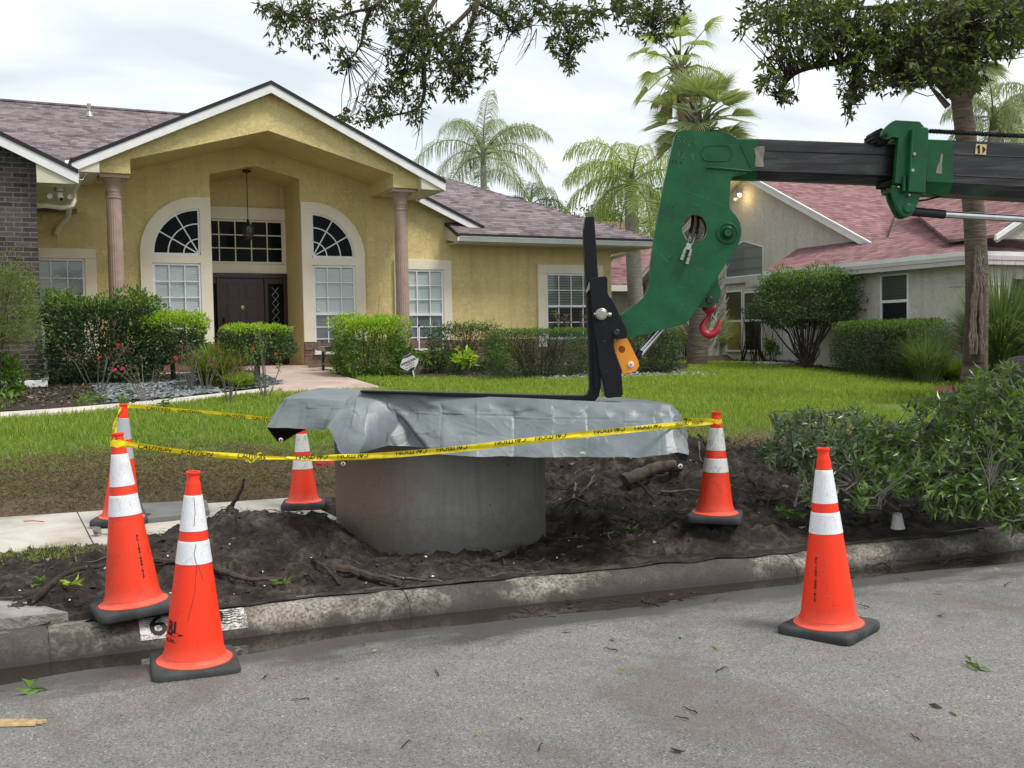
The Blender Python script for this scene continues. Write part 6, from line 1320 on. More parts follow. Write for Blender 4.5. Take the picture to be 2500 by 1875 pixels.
for i, (px, w_) in enumerate(((1648, 30), (1672, 22), (1810, 50), (1840, 40), (1868, 44))):
    m = MB(); D = 30 if px < 1700 else 27.5; b = A_(px, 886, D); b.z = .66
    for k in range(7):
        e = b+c0*rs.uniform(-w_, w_)*D/FPX+Vector((0, 0, rs.uniform(.8, 1.6))); m.tube([b+Vector(rs.normal(0, .05, 3)), b.lerp(e, .5)+Vector(rs.normal(0, .06, 3)), e], [.014, .01, .004], 4)
    tag(m.build('bare_shrub', 'bark'), ['leafless twiggy shrub nearest the crane knee on the beige wall', 'thin leafless stems left of the shaggy palm', 'leafless shrub in front of the left pane of the double window', 'leafless shrub in front of the right pane of the double window', 'leafless shrub between the double window and the white door'][i], 'shrub', 'bare shrubs by the neighbour wall')
clump(A_(1890, 880, 26.5)-Vector((0, 0, .1)), .3, .7, 260, .10, 'leaf_mid', 'small_shrub', 'small green shrub beside the white door', ns=8, seed=50)

# ---- palms
def frond_pinnate(m, base, az, el, Ln, drop, nl, ll, wdt, rs, wind=Vector((0, 0, 0))):
    pts = []; d = Vector((math.cos(az)*math.cos(el), math.sin(az)*math.cos(el), math.sin(el))); p = Vector(base); K = 14; vs = []; fs = []
    for k in range(K+1):
        pts.append(p.copy()); d = (d+Vector((0, 0, -drop/K))+wind/K).normalized(); p = p+d*Ln/K
    for i in range(nl):
        t = .12+.88*i/nl; x = t*K; k = min(K-1, int(x)); q = pts[k].lerp(pts[k+1], x-k); tg = (pts[k+1]-pts[k]).normalized(); sd_ = tg.cross(Vector((0, 0, 1))).normalized()
        for s_ in (-1, 1):
            L_ = ll*(math.sin(math.pi*(.12+.83*t))**.6)*rs.uniform(.8, 1.15); o = (sd_*s_*rs.uniform(.5, 1)+tg*.5+Vector((0, 0, rs.uniform(-.1, .5)))).normalized(); w_ = tg*wdt*.5
            a0 = q; a1 = q+o*L_*.35+Vector((0, 0, -.06*L_)); a2 = a1+(o*.35+Vector((0, 0, -.75))+wind*.25).normalized()*L_*.4; a3 = a2+(o*.12+Vector((0, 0, -1))+wind*.3).normalized()*L_*.3
            b = len(vs); vs += [a0-w_*.6, a0+w_*.6, a1-w_, a1+w_, a2-w_*.8, a2+w_*.8, a3-w_*.1, a3+w_*.1]; fs += [(b, b+1, b+3, b+2), (b+2, b+3, b+5, b+4), (b+4, b+5, b+7, b+6)]
    m.add(vs, fs); return pts
def queen_palm(p, top, nf, Ln, label, mat='palm_leaf', seed=0, wind=Vector((0, 0, 0)), ll=.75, trunk_r=.16, els=(-.2, 1.35)):
    rs = random.Random(seed); R0 = root('queen_palm', p, label, 'palm tree', None); top = Vector(top)-Vector(p); m = MB(); m.tube([(0, 0, -.3), top*.3+Vector((.05, 0, 0)), top*.7, top], [trunk_r*1.15, trunk_r, trunk_r*.9, trunk_r*.8], 12); m.build('trunk', 'palm_trunk_grey', R0, smooth=True)
    m = MB(); m.tube([top-Vector((0, 0, .2)), top+Vector((0, 0, .7))], [trunk_r*.75, trunk_r*.5], 10); m.build('crownshaft', 'leaf_back', R0, smooth=True)
    for i in range(nf):
        m = MB(); az_ = i*2.4+rs.uniform(-.3, .3); el_ = els[0]+(els[1]-els[0])*((i+.5)/nf)**.8; pts = frond_pinnate(m, top+Vector((0, 0, .35)), az_, el_, Ln*rs.uniform(.8, 1.1), 2.0+rs.uniform(0, .9), 64, ll*1.25, .026, rs, wind); m.tube(pts, [.03-.0018*k for k in range(len(pts))], 5); m.build('frond', mat, R0)
def fan_leaf(m, hub, d, up, R1, rs, n=34, spread=2.3, droop=.5, split=.55, fold=.25):
    d = Vector(d).normalized(); sd_ = d.cross(Vector(up)).normalized(); nr = sd_.cross(d).normalized(); hub = Vector(hub); vs = []; fs = []
    for i in range(n):
        a = -spread/2*1.15+spread*1.15*i/(n-1); r = R1*(.72+.28*math.cos(a*.9))*rs.uniform(.92, 1.05); o = d*math.cos(a)+sd_*math.sin(a); o = (o+nr*fold*abs(math.sin(a))).normalized(); ww = sd_*math.cos(a)-d*math.sin(a); w_ = ww*R1*spread/n*.52
        a1 = hub+o*r*split; a2 = a1+(o+Vector((0, 0, -droop*.5))).normalized()*r*(1-split)*.55; a3 = a2+(o+Vector((0, 0, -droop*1.6))).normalized()*r*(1-split)*.45; b = len(vs)
        ofs = nr*.012*(1 if i % 2 else -1); vs += [hub-w_*.05, hub+w_*.05, a1-w_*split+ofs, a1+w_*split-ofs, a2-w_*.3, a2+w_*.3, a3-w_*.03, a3+w_*.03]; fs += [(b, b+1, b+3, b+2), (b+2, b+3, b+5, b+4), (b+4, b+5, b+7, b+6)]
    m.add(vs, fs)
def fan_palm(p, top, nf, R1, pet, label, mat='palm_leaf', seed=0, els=(-.7, 1.4), trunk_r=.2, droop=.5, tm='palm_trunk', boots=True, dead=0, name='sabal_palm', wind=Vector((0, 0, 0)), bow=Vector((0, 0, 0))):
    rs = random.Random(seed); R0 = root(name, p, label, 'palm tree'); top = Vector(top)-Vector(p); m = MB(); K = 9; tp = []
    for k in range(K+1): f = k/K; tp.append(top*f+bow*math.sin(math.pi*min(1, f*1.0))+Vector((.05*math.sin(f*5), .04*math.sin(f*4+1), -.3 if k == 0 else 0)))
    m.tube(tp, [trunk_r*(1.12-.25*f/K+(.12 if f < 2 else 0)) for f in range(K+1)], 18); m.build('trunk', tm, R0, smooth=True)
    if boots:
        m = MB()
        for i in range(26):
            a = i*2.4; z = -.55+i*.035; o = Vector((math.cos(a), math.sin(a), 0)); b = top+o*trunk_r*.85+Vector((0, 0, z)); m.tube([b, b+o*.12+Vector((0, 0, .16)), b+o*.26+Vector((0, 0, .26+.1*rs.random()))], [.055, .045, .02], 6)
        m.build('boots', 'palm_trunk', R0)
    for i in range(nf+dead):
        isd = i >= nf; az_ = i*2.4+rs.uniform(-.35, .35); f = (i+.5)/nf; el_ = els[0]+(els[1]-els[0])*f if not isd else rs.uniform(-1.3, -.9)
        d = (Vector((math.cos(az_)*math.cos(el_), math.sin(az_)*math.cos(el_), math.sin(el_)))+wind*rs.uniform(.6, 1.2)).normalized(); m = MB(); L_ = pet*rs.uniform(.8, 1.15); h = top+d*L_*.6+Vector((0, 0, .12)); hub = h+(d+Vector((0, 0, -.25))+wind*.4).normalized()*L_*.4
        m.tube([top, h, hub], [.03, .02, .014], 5); dd = (hub-h).normalized(); fan_leaf(m, hub, dd+Vector((0, 0, -.15))+wind*.6, Vector((0, 0, 1)), R1*rs.uniform(.85, 1.1), rs, droop=droop if not isd else 1.4, split=.42, n=44, spread=2.5 if not isd else 1.3, fold=rs.uniform(.0, .5)); m.build('frond', 'palm_dead' if isd else mat, R0)
def gp(px, py, D, z): a = A_(px, py, D); return (a.x, a.y, z)
queen_palm(gp(1185, 600, 42, .6), A_(1180, 405, 42), 17, 3.4, 'queen palm with drooping fronds rising behind the yellow house roof', seed=1, wind=Vector((.1, 0, 0)), ll=.8, els=(.1, 1.5))
queen_palm(gp(1300, 600, 46, .6), A_(1295, 520, 46), 10, 3.0, 'low dark queen palm with only its top showing over the hip roof', mat='leaf_back', seed=2, ll=.8)
queen_palm(gp(1553, 700, 30, .6), A_(1540, 480, 30), 18, 2.6, 'light green queen palm at the corner of the yellow house', mat='palm_leaf_light', seed=3, wind=Vector((-.35, 0, .05)), ll=.72, trunk_r=.24, els=(-.5, 1.45))
fan_palm(gp(1695, 700, 33, .6), A_(1660, 165, 33), 17, .95, 1.15, 'tall windswept fan palm with dead hanging leaves', seed=4, els=(-.9, 1.3), trunk_r=.16, droop=1.2, dead=9, name='washingtonia_palm', wind=Vector((-.15, 0, 0)), mat='palm_leaf_light')
fan_palm(gp(1700, 700, 24, .6), A_(1710, 318, 24), 30, .92, .74, 'cabbage palm with a dense round crown above the green crane knee', seed=5, els=(-.55, 1.5), trunk_r=.2, droop=.25)
# cabbage palm at the right with a leaning trunk and clinging roots
p0 = GH(2380, 868); p0 = Vector(p0); D = 16.2; b = A_(2378, 875, D); b.z = base_g(b.x, b.y)-.1
fan_palm(b, A_(2338, 178, D), 26, .62, .45, 'cabbage palm with a rough trunk wrapped in pale aerial roots', seed=6, bow=Vector(c0)*.14, els=(-.35, 1.5), trunk_r=.165, droop=.6, name='cabbage_palm')
R0 = bpy.data.objects['cabbage_palm']; m = MB(); rs = random.Random(3)
for i in range(9):
    x = 2378+rs.uniform(-18, 24); pts = []
    for k in range(14):
        f = k/13; y = 600+rs.uniform(0, 20)+f*270*rs.uniform(.9, 1) if k else 600+rs.uniform(0, 60); xx = x+rs.uniform(-3.5, 3.5)+(2390-x)*.75*(1-f)**1.5; pts.append((xx, min(868, 600+f*265), D-.20+.01*math.sin(k)))
    m.tube([A_(*q) for q in pts], [.012+.010*rs.random() for _ in pts], 5)
for i in range(3):
    xo = rs.uniform(-8, 14)
    m.tube([A_(2388+xo+6*math.sin(k*1.3+i*2), 620+k*14, D-.20) for k in range(8)], [.012, .02, .03, .034, .03, .024, .014, .006], 6)
m.build('aerial_roots', 'twig_pale', R0, True)
m = MB(); m.tube([A_(2388, 640, D), A_(2384, 700, D), A_(2380, 780, D-.01), A_(2378, 885, D)], [.10, .14, .155, .165], 14); m.build('root_flare', 'bark', R0, True, smooth=True)
queen_palm(gp(2440, 700, 30, .6), A_(2425, 320, 30), 13, 2.3, 'queen palm crown rising behind the right end of the crane boom', mat='palm_leaf', seed=7, ll=.6)
queen_palm(gp(2560, 700, 32, .6), A_(2540, 290, 32), 13, 2.5, 'queen palm at the right picture edge', mat='palm_leaf', seed=8, ll=.6)
# shaggy palm stump by the neighbour's windows
b = A_(1722, 875, 26.6); b.z = .55
R0 = root('shaggy_palm', b, 'short palm trunk covered in pointed grey leaf stubs on a soil mound', 'palm tree')
m = MB(); m.lathe([(1.15, 0), (.9, .14), (.62, .36), (.55, .40)], 26); m.build('root_ball', 'bark', R0, smooth=True)
m = MB(); m.tube([(0, 0, .3), (.02, 0, 1.1), (.05, 0, 2.4)], [.45, .3, .26], 14); m.build('trunk', 'palm_trunk_grey', R0)
m = MB()
for i in range(110): a = i*2.4; z = .45+i*.024; o = Vector((math.cos(a), math.sin(a), 0)); bb_ = o*.25+Vector((0, 0, z)); m.tube([bb_, bb_+o*.2+Vector((0, 0, .22)), bb_+o*.36+Vector((0, 0, .5))], [.05, .035, .006], 5)
m.build('leaf_stubs', 'palm_trunk_grey', R0)

# far trees behind the houses
def far_tree(px, py_base, D, w_, ztop_py, label, n=5000, mat='leaf_back', seed=0, airy=.5):
    a = A_(px, ztop_py, D); rs = np.random.default_rng(seed); h_ = a.z-.5; R0 = root('broadleaf_tree', (a.x, a.y, .5), label, 'tree', 'trees behind the houses'); m = MB(); LP = []
    m.tube([(0, 0, -.2), (.1, 0, h_*.35), (0, .1, h_*.6)], [.2, .15, .08], 8); W_ = w_*D/FPX/2
    for i in range(34):
        c = Vector((rs.normal(0, .42)*W_, rs.normal(0, .42)*W_, h_*rs.uniform(.4, .93))); m.tube([(0, 0, h_*.3), c*.6+Vector((0, 0, h_*.1)), c], [.06, .04, .012], 5); r = W_*rs.uniform(.2, .4); k = n//34
        LP.append(np.array(c)+rs.normal(0, 1, (k, 3))*r*np.array([.55, .55, .42]))
    LP = np.concatenate(LP); leaves('crown', LP, rs.normal(0, 1, LP.shape), .17*rs.uniform(.6, 1.3, len(LP)), .08, mat, R0, False); m.build('trunk', 'bark', R0)
far_tree(1610, 700, 44, 150, 430, 'thin leafy tree between the two houses', 2200, seed=1)
far_tree(1460, 700, 46, 210, 492, 'leafy tree crown just above the hip roof of the yellow house', 5200, seed=2)
far_tree(1545, 700, 40, 130, 560, 'low leafy tree at the end of the yellow house', 3000, seed=3)
far_tree(1390, 700, 50, 170, 500, 'dark leafy tree behind the hip roof', 3500, seed=4)
far_tree(1680, 700, 46, 140, 470, 'leafy tree behind the beige gable', 2600, seed=5)

# ================================================================== OVERHANGING TREE
def whorl_leaves(C_, ax, rs, per, ls, droop):
    P = []; Dd = []
    for c, a in zip(C_, ax):
        k = rs.integers(per[0], per[1]+1); a = a/np.linalg.norm(a); t = np.cross(a, [0.3, .2, .9]); t /= np.linalg.norm(t)+1e-9; b = np.cross(a, t); ph = rs.uniform(0, 6.28)
        for i in range(k):
            th = ph+6.28*i/k+rs.normal(0, .25); e = rs.uniform(.15, .95); d = a*math.cos(1.1*e+.25)+(t*math.cos(th)+b*math.sin(th))*math.sin(1.1*e+.25); d = d+np.array([0, 0, -droop*rs.uniform(.2, 1)]); P.append(c-a*rs.uniform(0, .035)); Dd.append(d)
    return np.array(P), np.array(Dd)
def limb(m, pts, r0, r1, k=6):
    P = catmull([A_(*p) for p in pts], k); n = len(P); m.tube(P, [r0+(r1-r0)*i/(n-1) for i in range(n)], 8); return P
T0 = root('overhanging_tree', (9.6, 3.2, 0), 'large broadleaf tree whose limbs hang into the top of the picture', 'tree')
m = MB(); bpts = []
trunk = [(9.6, 3.2, -.2), (9.5, 3.25, 1.2), (9.3, 3.4, 2.6), (9.0, 3.6, 4.0)]
m.tube(trunk, [.34, .28, .25, .22], 14)
W = lambda p: Vector(p)
def wl(pts, r0, r1, k=6):
    P = catmull(pts, k); n = len(P); m.tube(P, [r0+(r1-r0)*i/(n-1) for i in range(n)], 8); return P
fork = Vector((9.0, 3.6, 4.0))
m.tube(catmull([fork, A_(2700, -120, 7.4), A_(2560, 0, 7.0), A_(2500, 20, 6.9), A_(2440, 10, 6.8), A_(2375, 6, 6.7), A_(2335, 38, 6.6), A_(2305, 46, 6.55), A_(2240, 78, 6.5), A_(2150, 112, 6.5), A_(2050, 150, 6.5), A_(1985, 168, 6.55)], 5), [.16]*5+[.13-.0026*i for i in range(51)], 8)
for a in ([(2335, 38, 6.6), (2338, 80, 6.6), (2345, 140, 6.6), (2330, 175, 6.6)], [(2150, 112, 6.5), (2060, 60, 6.6), (1990, 35, 6.7), (1900, 40, 6.8)], [(2050, 150, 6.5), (1960, 170, 6.6), (1920, 200, 6.6), (1905, 240, 6.6)], [(2100, 132, 6.5), (2085, 190, 6.5), (2075, 280, 6.5)], [(2440, 10, 6.8), (2440, 60, 6.8), (2400, 110, 6.8)], [(2500, 60, 7.0), (2400, 80, 7.0), (2290, 150, 6.9)], [(2375, 6, 6.7), (2250, 10, 6.8), (2100, 20, 6.9), (1950, 10, 7.0), (1870, 20, 7)], [(2240, 78, 6.5), (2200, 150, 6.4), (2190, 210, 6.4)]):
    bpts.append(limb(m, a, .022, .005))
# left limbs, arching down from the crown above the picture
mid = A_(1500, -330, 8.6)
m.tube(catmull([fork, A_(2300, -380, 8.2), A_(1800, -420, 8.5), mid, A_(1180, -60, 8.2)], 6), [.15-.0035*i for i in range(25)], 9)
LB = [[(1180, -60, 8.2), (1165, 5, 8.1), (1150, 60, 8.0), (1125, 120, 7.95), (1115, 170, 7.9)], [(1165, 5, 8.1), (1110, 60, 8.0), (1060, 100, 7.9), (1035, 160, 7.8), (1030, 210, 7.8)], [(1080, -40, 8.1), (1050, 20, 8.0), (1015, 60, 7.9), (1000, 110, 7.8), (985, 175, 7.8), (930, 245, 7.8)], [(950, -30, 8.1), (925, 5, 8.0), (905, 20, 7.9), (860, 30, 7.9), (790, 50, 7.9), (690, 30, 7.9)], [(905, 20, 7.9), (890, 60, 7.9), (880, 110, 7.9), (850, 150, 7.9)], [(1060, 100, 7.9), (1110, 180, 7.8), (1130, 210, 7.8)], [(1035, 160, 7.8), (1035, 230, 7.8), (1010, 270, 7.8), (900, 290, 7.8)], [(1180, -60, 8.2), (1290, -10, 8.2), (1350, 30, 8.2), (1390, 90, 8.2), (1385, 150, 8.2)], [(1350, 30, 8.2), (1440, 30, 8.2), (1500, 20, 8.2)], [(1500, -80, 8.3), (1560, 10, 8.2), (1590, 60, 8.1), (1600, 95, 8.1)], [(1165, 5, 8.1), (1220, 40, 8.1), (1250, 80, 8.1)]]
for a in LB: bpts.append(limb(m, a, .020 if a is not LB[0] else .032, .004))
rs = np.random.default_rng(21)
# fine bare twigs
for (x, y) in ((960, 60), (940, 120), (975, 30), (920, 170), (1175, 20), (1300, 40), (1310, 70), (900, 200), (1195, 40), (880, 205), (1030, 260)):
    for k in range(3):
        dx, dy = rs.uniform(-60, 10), rs.uniform(40, 110); m.tube([A_(x, y, 7.9), A_(x+dx*.4, y+dy*.5, 7.9), A_(x+dx, y+dy, 7.85)], [.004, .003, .0015], 4); m.tube([A_(x+dx*.4, y+dy*.5, 7.9), A_(x+dx*.4-rs.uniform(10, 35), y+dy*.5+rs.uniform(10, 40), 7.9)], [.0025, .001], 4)
bp = np.array([tuple(p) for P in bpts for p in P])
ell_l = [(690, 20, 55, 28, 34), (760, 45, 55, 38, 36), (830, 45, 45, 38, 28), (690, 80, 32, 40, 16), (770, 105, 35, 25, 14), (835, 145, 34, 26, 17), (880, 60, 35, 45, 14), (660, 35, 22, 30, 8), (955, 15, 60, 25, 36), (1010, 60, 60, 48, 70), (1000, 125, 46, 55, 70), (1060, 115, 55, 60, 55), (990, 190, 38, 36, 34), (1125, 120, 60, 50, 46), (1165, 155, 45, 36, 26), (1120, 200, 42, 36, 36), (1060, 200, 30, 30, 14), (940, 245, 52, 34, 36), (890, 285, 50, 22, 26), (1010, 255, 32, 28, 16), (1010, 290, 22, 12, 6), (1200, 15, 60, 25, 30), (1230, 65, 38, 28, 18), (1290, 25, 55, 28, 26), (1340, 20, 40, 25, 20), (1390, 65, 50, 40, 38), (1380, 115, 38, 36, 30), (1440, 55, 42, 42, 32), (1388, 165, 16, 22, 8), (1480, 15, 70, 22, 26), (1560, 20, 60, 30, 40), (1600, 65, 45, 38, 36), (1540, 50, 35, 30, 18), (1640, 15, 40, 20, 16)]
ell_r = [(1870, 25, 60, 30, 34), (1850, 65, 48, 30, 22), (1940, 35, 60, 38, 46), (1900, 85, 40, 26, 20), (2000, 60, 60, 50, 56), (1960, 125, 50, 38, 38), (1890, 150, 36, 26, 16), (1880, 205, 34, 22, 16), (1910, 235, 28, 20, 12), (2050, 110, 60, 50, 60), (2110, 50, 70, 50, 70), (2180, 90, 70, 60, 90), (2250, 40, 70, 45, 70), (2210, 165, 60, 45, 62), (2120, 170, 50, 38, 38), (2080, 205, 36, 34, 30), (2075, 255, 18, 30, 13), (2270, 150, 60, 50, 70), (2330, 100, 60, 60, 74), (2360, 185, 40, 34, 30), (2400, 45, 60, 50, 66), (2470, 50, 50, 50, 60), (2540, 60, 60, 60, 40), (2460, 115, 40, 26, 16), (2160, 212, 34, 14, 10), (2000, 10, 80, 20, 40), (2300, 10, 100, 18, 50), (2230, 120, 90, 60, 60), (2330, 170, 60, 45, 40), (2420, 90, 60, 50, 50), (2140, 110, 60, 50, 40), (2470, 20, 60, 30, 40), (2060, 60, 60, 50, 30)]
for ell, D0, DS, nm in ((ell_l, 7.9, .28, 'l'), (ell_r, 6.55, .30, 'r')):
    C_ = []; X_ = []
    for cx, cy, rx, ry, n in ell:
        for _ in range(int(n*(1.45 if nm == 'l' else 1.35))):
            r = math.sqrt(rs.uniform(0, 1)); th = rs.uniform(0, 6.28); p = A_(cx+rx*1.22*r*math.cos(th), cy+ry*1.22*r*math.sin(th), D0+rs.normal(0, DS)); C_.append(tuple(p)); q = bp[np.argmin(((bp-np.array(p))**2).sum(1))]; v = np.array(p)-q; v = v/(np.linalg.norm(v)+.05)+np.array([0, 0, -.55])+rs.normal(0, .35, 3); X_.append(v)
            if rs.uniform() < .8 and (Vector(q)-p).length < .55: mm_ = Vector(q).lerp(p, .55)+Vector(rs.normal(0, .03, 3)); m.tube([Vector(q), mm_, p], [.0045, .003, .0018], 4, cap=False)
    P, Dd = whorl_leaves(np.array(C_), X_, rs, (4, 6), .08, .25); n = len(P)
    mi = (rs.uniform(0, 1, n) < (.22 if nm == 'r' else .08)).astype(int)
    leaves('leaves', P, Dd, (.056 if nm == 'l' else .054)*rs.uniform(.7, 1.25, n), .0185*rs.uniform(.85, 1.15, n), ['leaf_oak', 'leaf_oak_light'], T0, True, mi=mi, fold=.12, curl=.06)
m.build('limbs', 'bark', T0, True, smooth=True)

# cut branches lying at the right: leafy heap
B0 = root('cut_branches', P3(5.8, 7.2), 'heap of freshly cut leafy branches lying beside the soil at the right', 'cut branches')
m = MB(); C_ = []; X_ = []
hv = [((1955, 1010), 7.6, 60, 45, 60, .4), ((1925, 1075), 7.4, 55, 55, 60, .4), ((1870, 1075), 7.6, 22, 30, 10, .2), ((2010, 1080), 7.3, 90, 60, 110, .4), ((2120, 1030), 7.4, 100, 42, 95, .4), ((2110, 1110), 7.1, 110, 60, 140, .4), ((2010, 1160), 7.0, 60, 50, 60, .3), ((2240, 1050), 7.3, 90, 60, 110, .4), ((2240, 1140), 6.9, 110, 60, 130, .4), ((2150, 1190), 6.8, 90, 40, 80, .3), ((2370, 1010), 7.2, 90, 90, 150, .4), ((2440, 930), 7.2, 70, 60, 60, .35), ((2400, 1110), 6.9, 110, 80, 170, .4), ((2360, 1210), 6.7, 110, 60, 110, .3), ((2460, 1200), 6.7, 80, 80, 110, .3), ((2480, 1040), 7.0, 60, 110, 110, .4), ((2560, 1080), 7.0, 70, 150, 120, .4), ((2480, 1270), 6.6, 40, 20, 16, .2), ((2270, 960), 7.6, 70, 22, 26, .3), ((2080, 985), 7.6, 60, 20, 16, .3)]
hv = [((cx, cy+(26 if cx < 2330 else 6)), D, rx, ry*.82, n, ds) for (cx, cy), D, rx, ry, n, ds in hv]
for i in range(30):
    (cx, cy), D, rx, ry, n, ds = hv[i % len(hv)]; a = A_(cx+rs.uniform(-rx, rx), cy+ry*.9, D+.1); b = A_(cx+rs.uniform(-rx, rx), cy-ry*rs.uniform(.2, .9), D+rs.uniform(-.3, .3)); md = a.lerp(b, .5)+Vector(rs.normal(0, .07, 3)); m.tube([a, md, b], [.013, .009, .004], 6); bpts.append([a, md, b])
bp = np.array([tuple(p) for P in bpts[-30:] for p in catmull(P, 4)])
for (cx, cy), D, rx, ry, n, ds in hv:
    for _ in range(int(n*1.15)):
        r = math.sqrt(rs.uniform(0, 1)); th = rs.uniform(0, 6.28); p = A_(cx+rx*r*math.cos(th), cy+ry*r*math.sin(th), D+rs.uniform(-1, 1)*ds)
        pj = p-CAM; pw = pj.dot(cw); sx2 = 1250+FPX*pj.dot(cr)/pw; sy2 = 937.5-FPX*pj.dot(cu)/pw
        if 2130 < sx2 < 2260 and sy2 > 1205: continue
        gz = g(p.x, p.y)+.03; p.z = max(p.z, gz); C_.append(tuple(p)); q = bp[np.argmin(((bp-np.array(p))**2).sum(1))]; v = np.array(p)-q; X_.append(v/(np.linalg.norm(v)+.05)+rs.normal(0, .5, 3)+np.array([-.1, -.2, .25]))
        if rs.uniform() < .5: m.tube([Vector(q), Vector(q).lerp(p, .5)+Vector(rs.normal(0, .02, 3)), p], [.005, .0035, .002], 4, cap=False)
P, Dd = whorl_leaves(np.array(C_), X_, rs, (5, 8), .09, .1); n = len(P); px_ = P@np.array(cr)/np.maximum((P-np.array(CAM))@np.array(cw), .1)
mi = ((px_ > .33)&(rs.uniform(0, 1, n) < .45)).astype(int)
leaves('leaves', P, Dd, .073*rs.uniform(.65, 1.3, n), .0215*rs.uniform(.8, 1.2, n), ['leaf_oak_low', 'leaf_mid'], B0, True, mi=mi, fold=.15, curl=.08); m.build('branches', 'grey_stem', B0, True)
# dark rubber tyre half hidden behind them
TY = root('rubber_tyre', A_(2490, 985, 7.5), 'black ribbed rubber tyre half hidden behind the cut branches', 'tyre')
o = A_(2500, 990, 7.6); axd = Vector((math.cos(R_(-50)), math.sin(R_(-50)), 0)); m = MB(); m.lathe([(.16, -.10), (.20, -.12), (.30, -.125), (.345, -.10), (.36, -.05), (.362, 0), (.36, .05), (.345, .10), (.30, .125), (.20, .12), (.16, .10)], 72, axis=(o, axd), fl=lambda j, z: .012 if j % 2 and abs(z) < .11 else 0); m.build('tread', 'rubber', TY, True); m = MB(); m.cyl(o-axd*.08, axd, .165, .16, 30); m.build('rim', 'black_metal', TY, True, smooth=True)
# sprig on the soil near the cone, small leafy bits
def sprig(p, n, ls, mat, label, name='leafy_sprig', r_=.05, group=None, seed=0, cat='sprig'):
    rs = np.random.default_rng(seed); R0 = root(name, p, label, cat, group); m = MB(); a = rs.uniform(0, 6.28); e = Vector((math.cos(a)*r_, math.sin(a)*r_, .02)); m.tube([-e, (0, 0, .015), e], [.003, .0025, .002], 5); m.build('stem', 'twig', R0)
    LP = []; LD = []
    for i in range(n): LP.append((-e).lerp(e, rs.uniform(.3, 1))+Vector((0, 0, .005))); th = rs.uniform(0, 6.28); LD.append((math.cos(th), math.sin(th), rs.uniform(0, .5)))
    leaves('foliage', LP, LD, ls*rs.uniform(.8, 1.15, n), ls*.34, mat, R0, False); return R0
def road_pt(px, py): o = ray(px, py); t = (.004-CH)/o.z; return CAM+o*t
sprig(road_pt(103, 1688), 6, .085, 'leaf_mid', 'green leafy sprig lying on the wet road at bottom left', seed=1)
sprig(road_pt(2382, 1632), 4, .07, 'leaf_mid', 'small green sprig lying on the asphalt at lower right', seed=2)
for i, (px, py, n, l) in enumerate(((85, 1450, 6, 'green leaf sprig on a stick near the driveway edge'), (175, 1455, 5, 'tiny yellow green seedling beside the leaning cone base'), (1940, 1290, 34, 'low clump of leaves beside the lone right cone'), (1525, 1305, 9, 'pale green leaf rosette on the bare soil'), (375, 1290, 4, 'round green leaf by the soil mound top'), (690, 1440, 6, 'two broad leaves near the kerb'))):
    p = GH(px, py); p.z = g(p.x, p.y)+.01; sprig(p, n, .075 if i != 2 else .08, 'leaf_mid' if i != 1 else 'leaf_new', l, seed=10+i, r_=.05 if i != 2 else .14)

# ================================================================== DEBRIS ON THE SOIL
def stick(pts, r0, r1, mat, label, name='stick', cat='stick', group=None, n=7, k=5):
    P = catmull([Vector(p) for p in pts], k); m = MB(); q = len(P); m.tube([p+Vector((0, 0, .003*math.sin(i*1.7))) for i, p in enumerate(P)], [(r0+(r1-r0)*i/(q-1))*(1+.12*math.sin(i*2.1)) for i in range(q)], n); return tag(m.build(name, mat, smooth=True), label, cat, group)
def gpt(px, py, dz=.01):
    d = ray(px, py); d = d/FPX; t = 4.0; p = CAM+d*t
    while t < 14:
        p = CAM+d*t
        if p.z < g(p.x, p.y): break
        t += .012
    return Vector((p.x, p.y, g(p.x, p.y)+dz))
stick([gpt(822, 1400, .03), gpt(860, 1408, .03), gpt(910, 1422, .03), gpt(975, 1434, .025)], .028, .02, 'bark', 'thick broken brown root lying on the soil before the pipe', 'root_piece', 'root')
lg = [gpt(1526, 1196, .04), gpt(1660, 1158, .05)]
stick([lg[0], lg[0].lerp(lg[1], .33)+Vector((0, 0, .02)), lg[0].lerp(lg[1], .66)+Vector((0, 0, .035)), lg[1]], .058, .045, 'log_bark', 'thick brown log lying on the mound under the tarp corner', 'log', 'log', n=12)
stick([gpt(1210, 1375, .03), gpt(1245, 1358, .03), gpt(1272, 1344, .03)], .02, .012, 'bark', 'short dark root right of centre before the pipe', 'root_piece', 'root')
stick([A_(549, 1256, 7.0), A_(560, 1243, 7.0), A_(577, 1217, 7.0), A_(592, 1188, 7.0), A_(596, 1168, 7.0)], .020, .007, 'twig', 'dark stick standing out of the left soil mound', 'stick', 'stick')
stick([gpt(75, 1480, .02), gpt(120, 1445, .03), gpt(170, 1415, .03), gpt(255, 1395, .03)], .02, .010, 'twig', 'long grey brown stick left of the leaning cone', 'stick', 'stick')
stick([gpt(380, 1382, .03), gpt(430, 1385, .03)], .02, .014, 'bark', 'short root between the two left cones', 'root_piece', 'root')
stick([gpt(525, 1400, .02), gpt(560, 1418, .03), gpt(610, 1428, .03), gpt(690, 1426, .02)], .022, .010, 'bark', 'dark root piece just right of the front left cone', 'root_piece', 'root')
stick([gpt(765, 1372, .01), gpt(800, 1402, .02), gpt(830, 1432, .01)], .014, .006, 'twig', 'thin curved root beside the thick broken root', 'root_piece', 'root')
stick([gpt(948, 1410, .01), gpt(1010, 1418, .01), gpt(1078, 1424, .01)], .007, .005, 'twig_pale', 'straight pale stick lying near the kerb', 'stick', 'stick')
stick([gpt(1120, 1150, .02), gpt(1560, 1210, .1), gpt(1600, 1235, .03)][1:], .01, .005, 'twig', 'dark root below the thick log', 'root_piece', 'root')
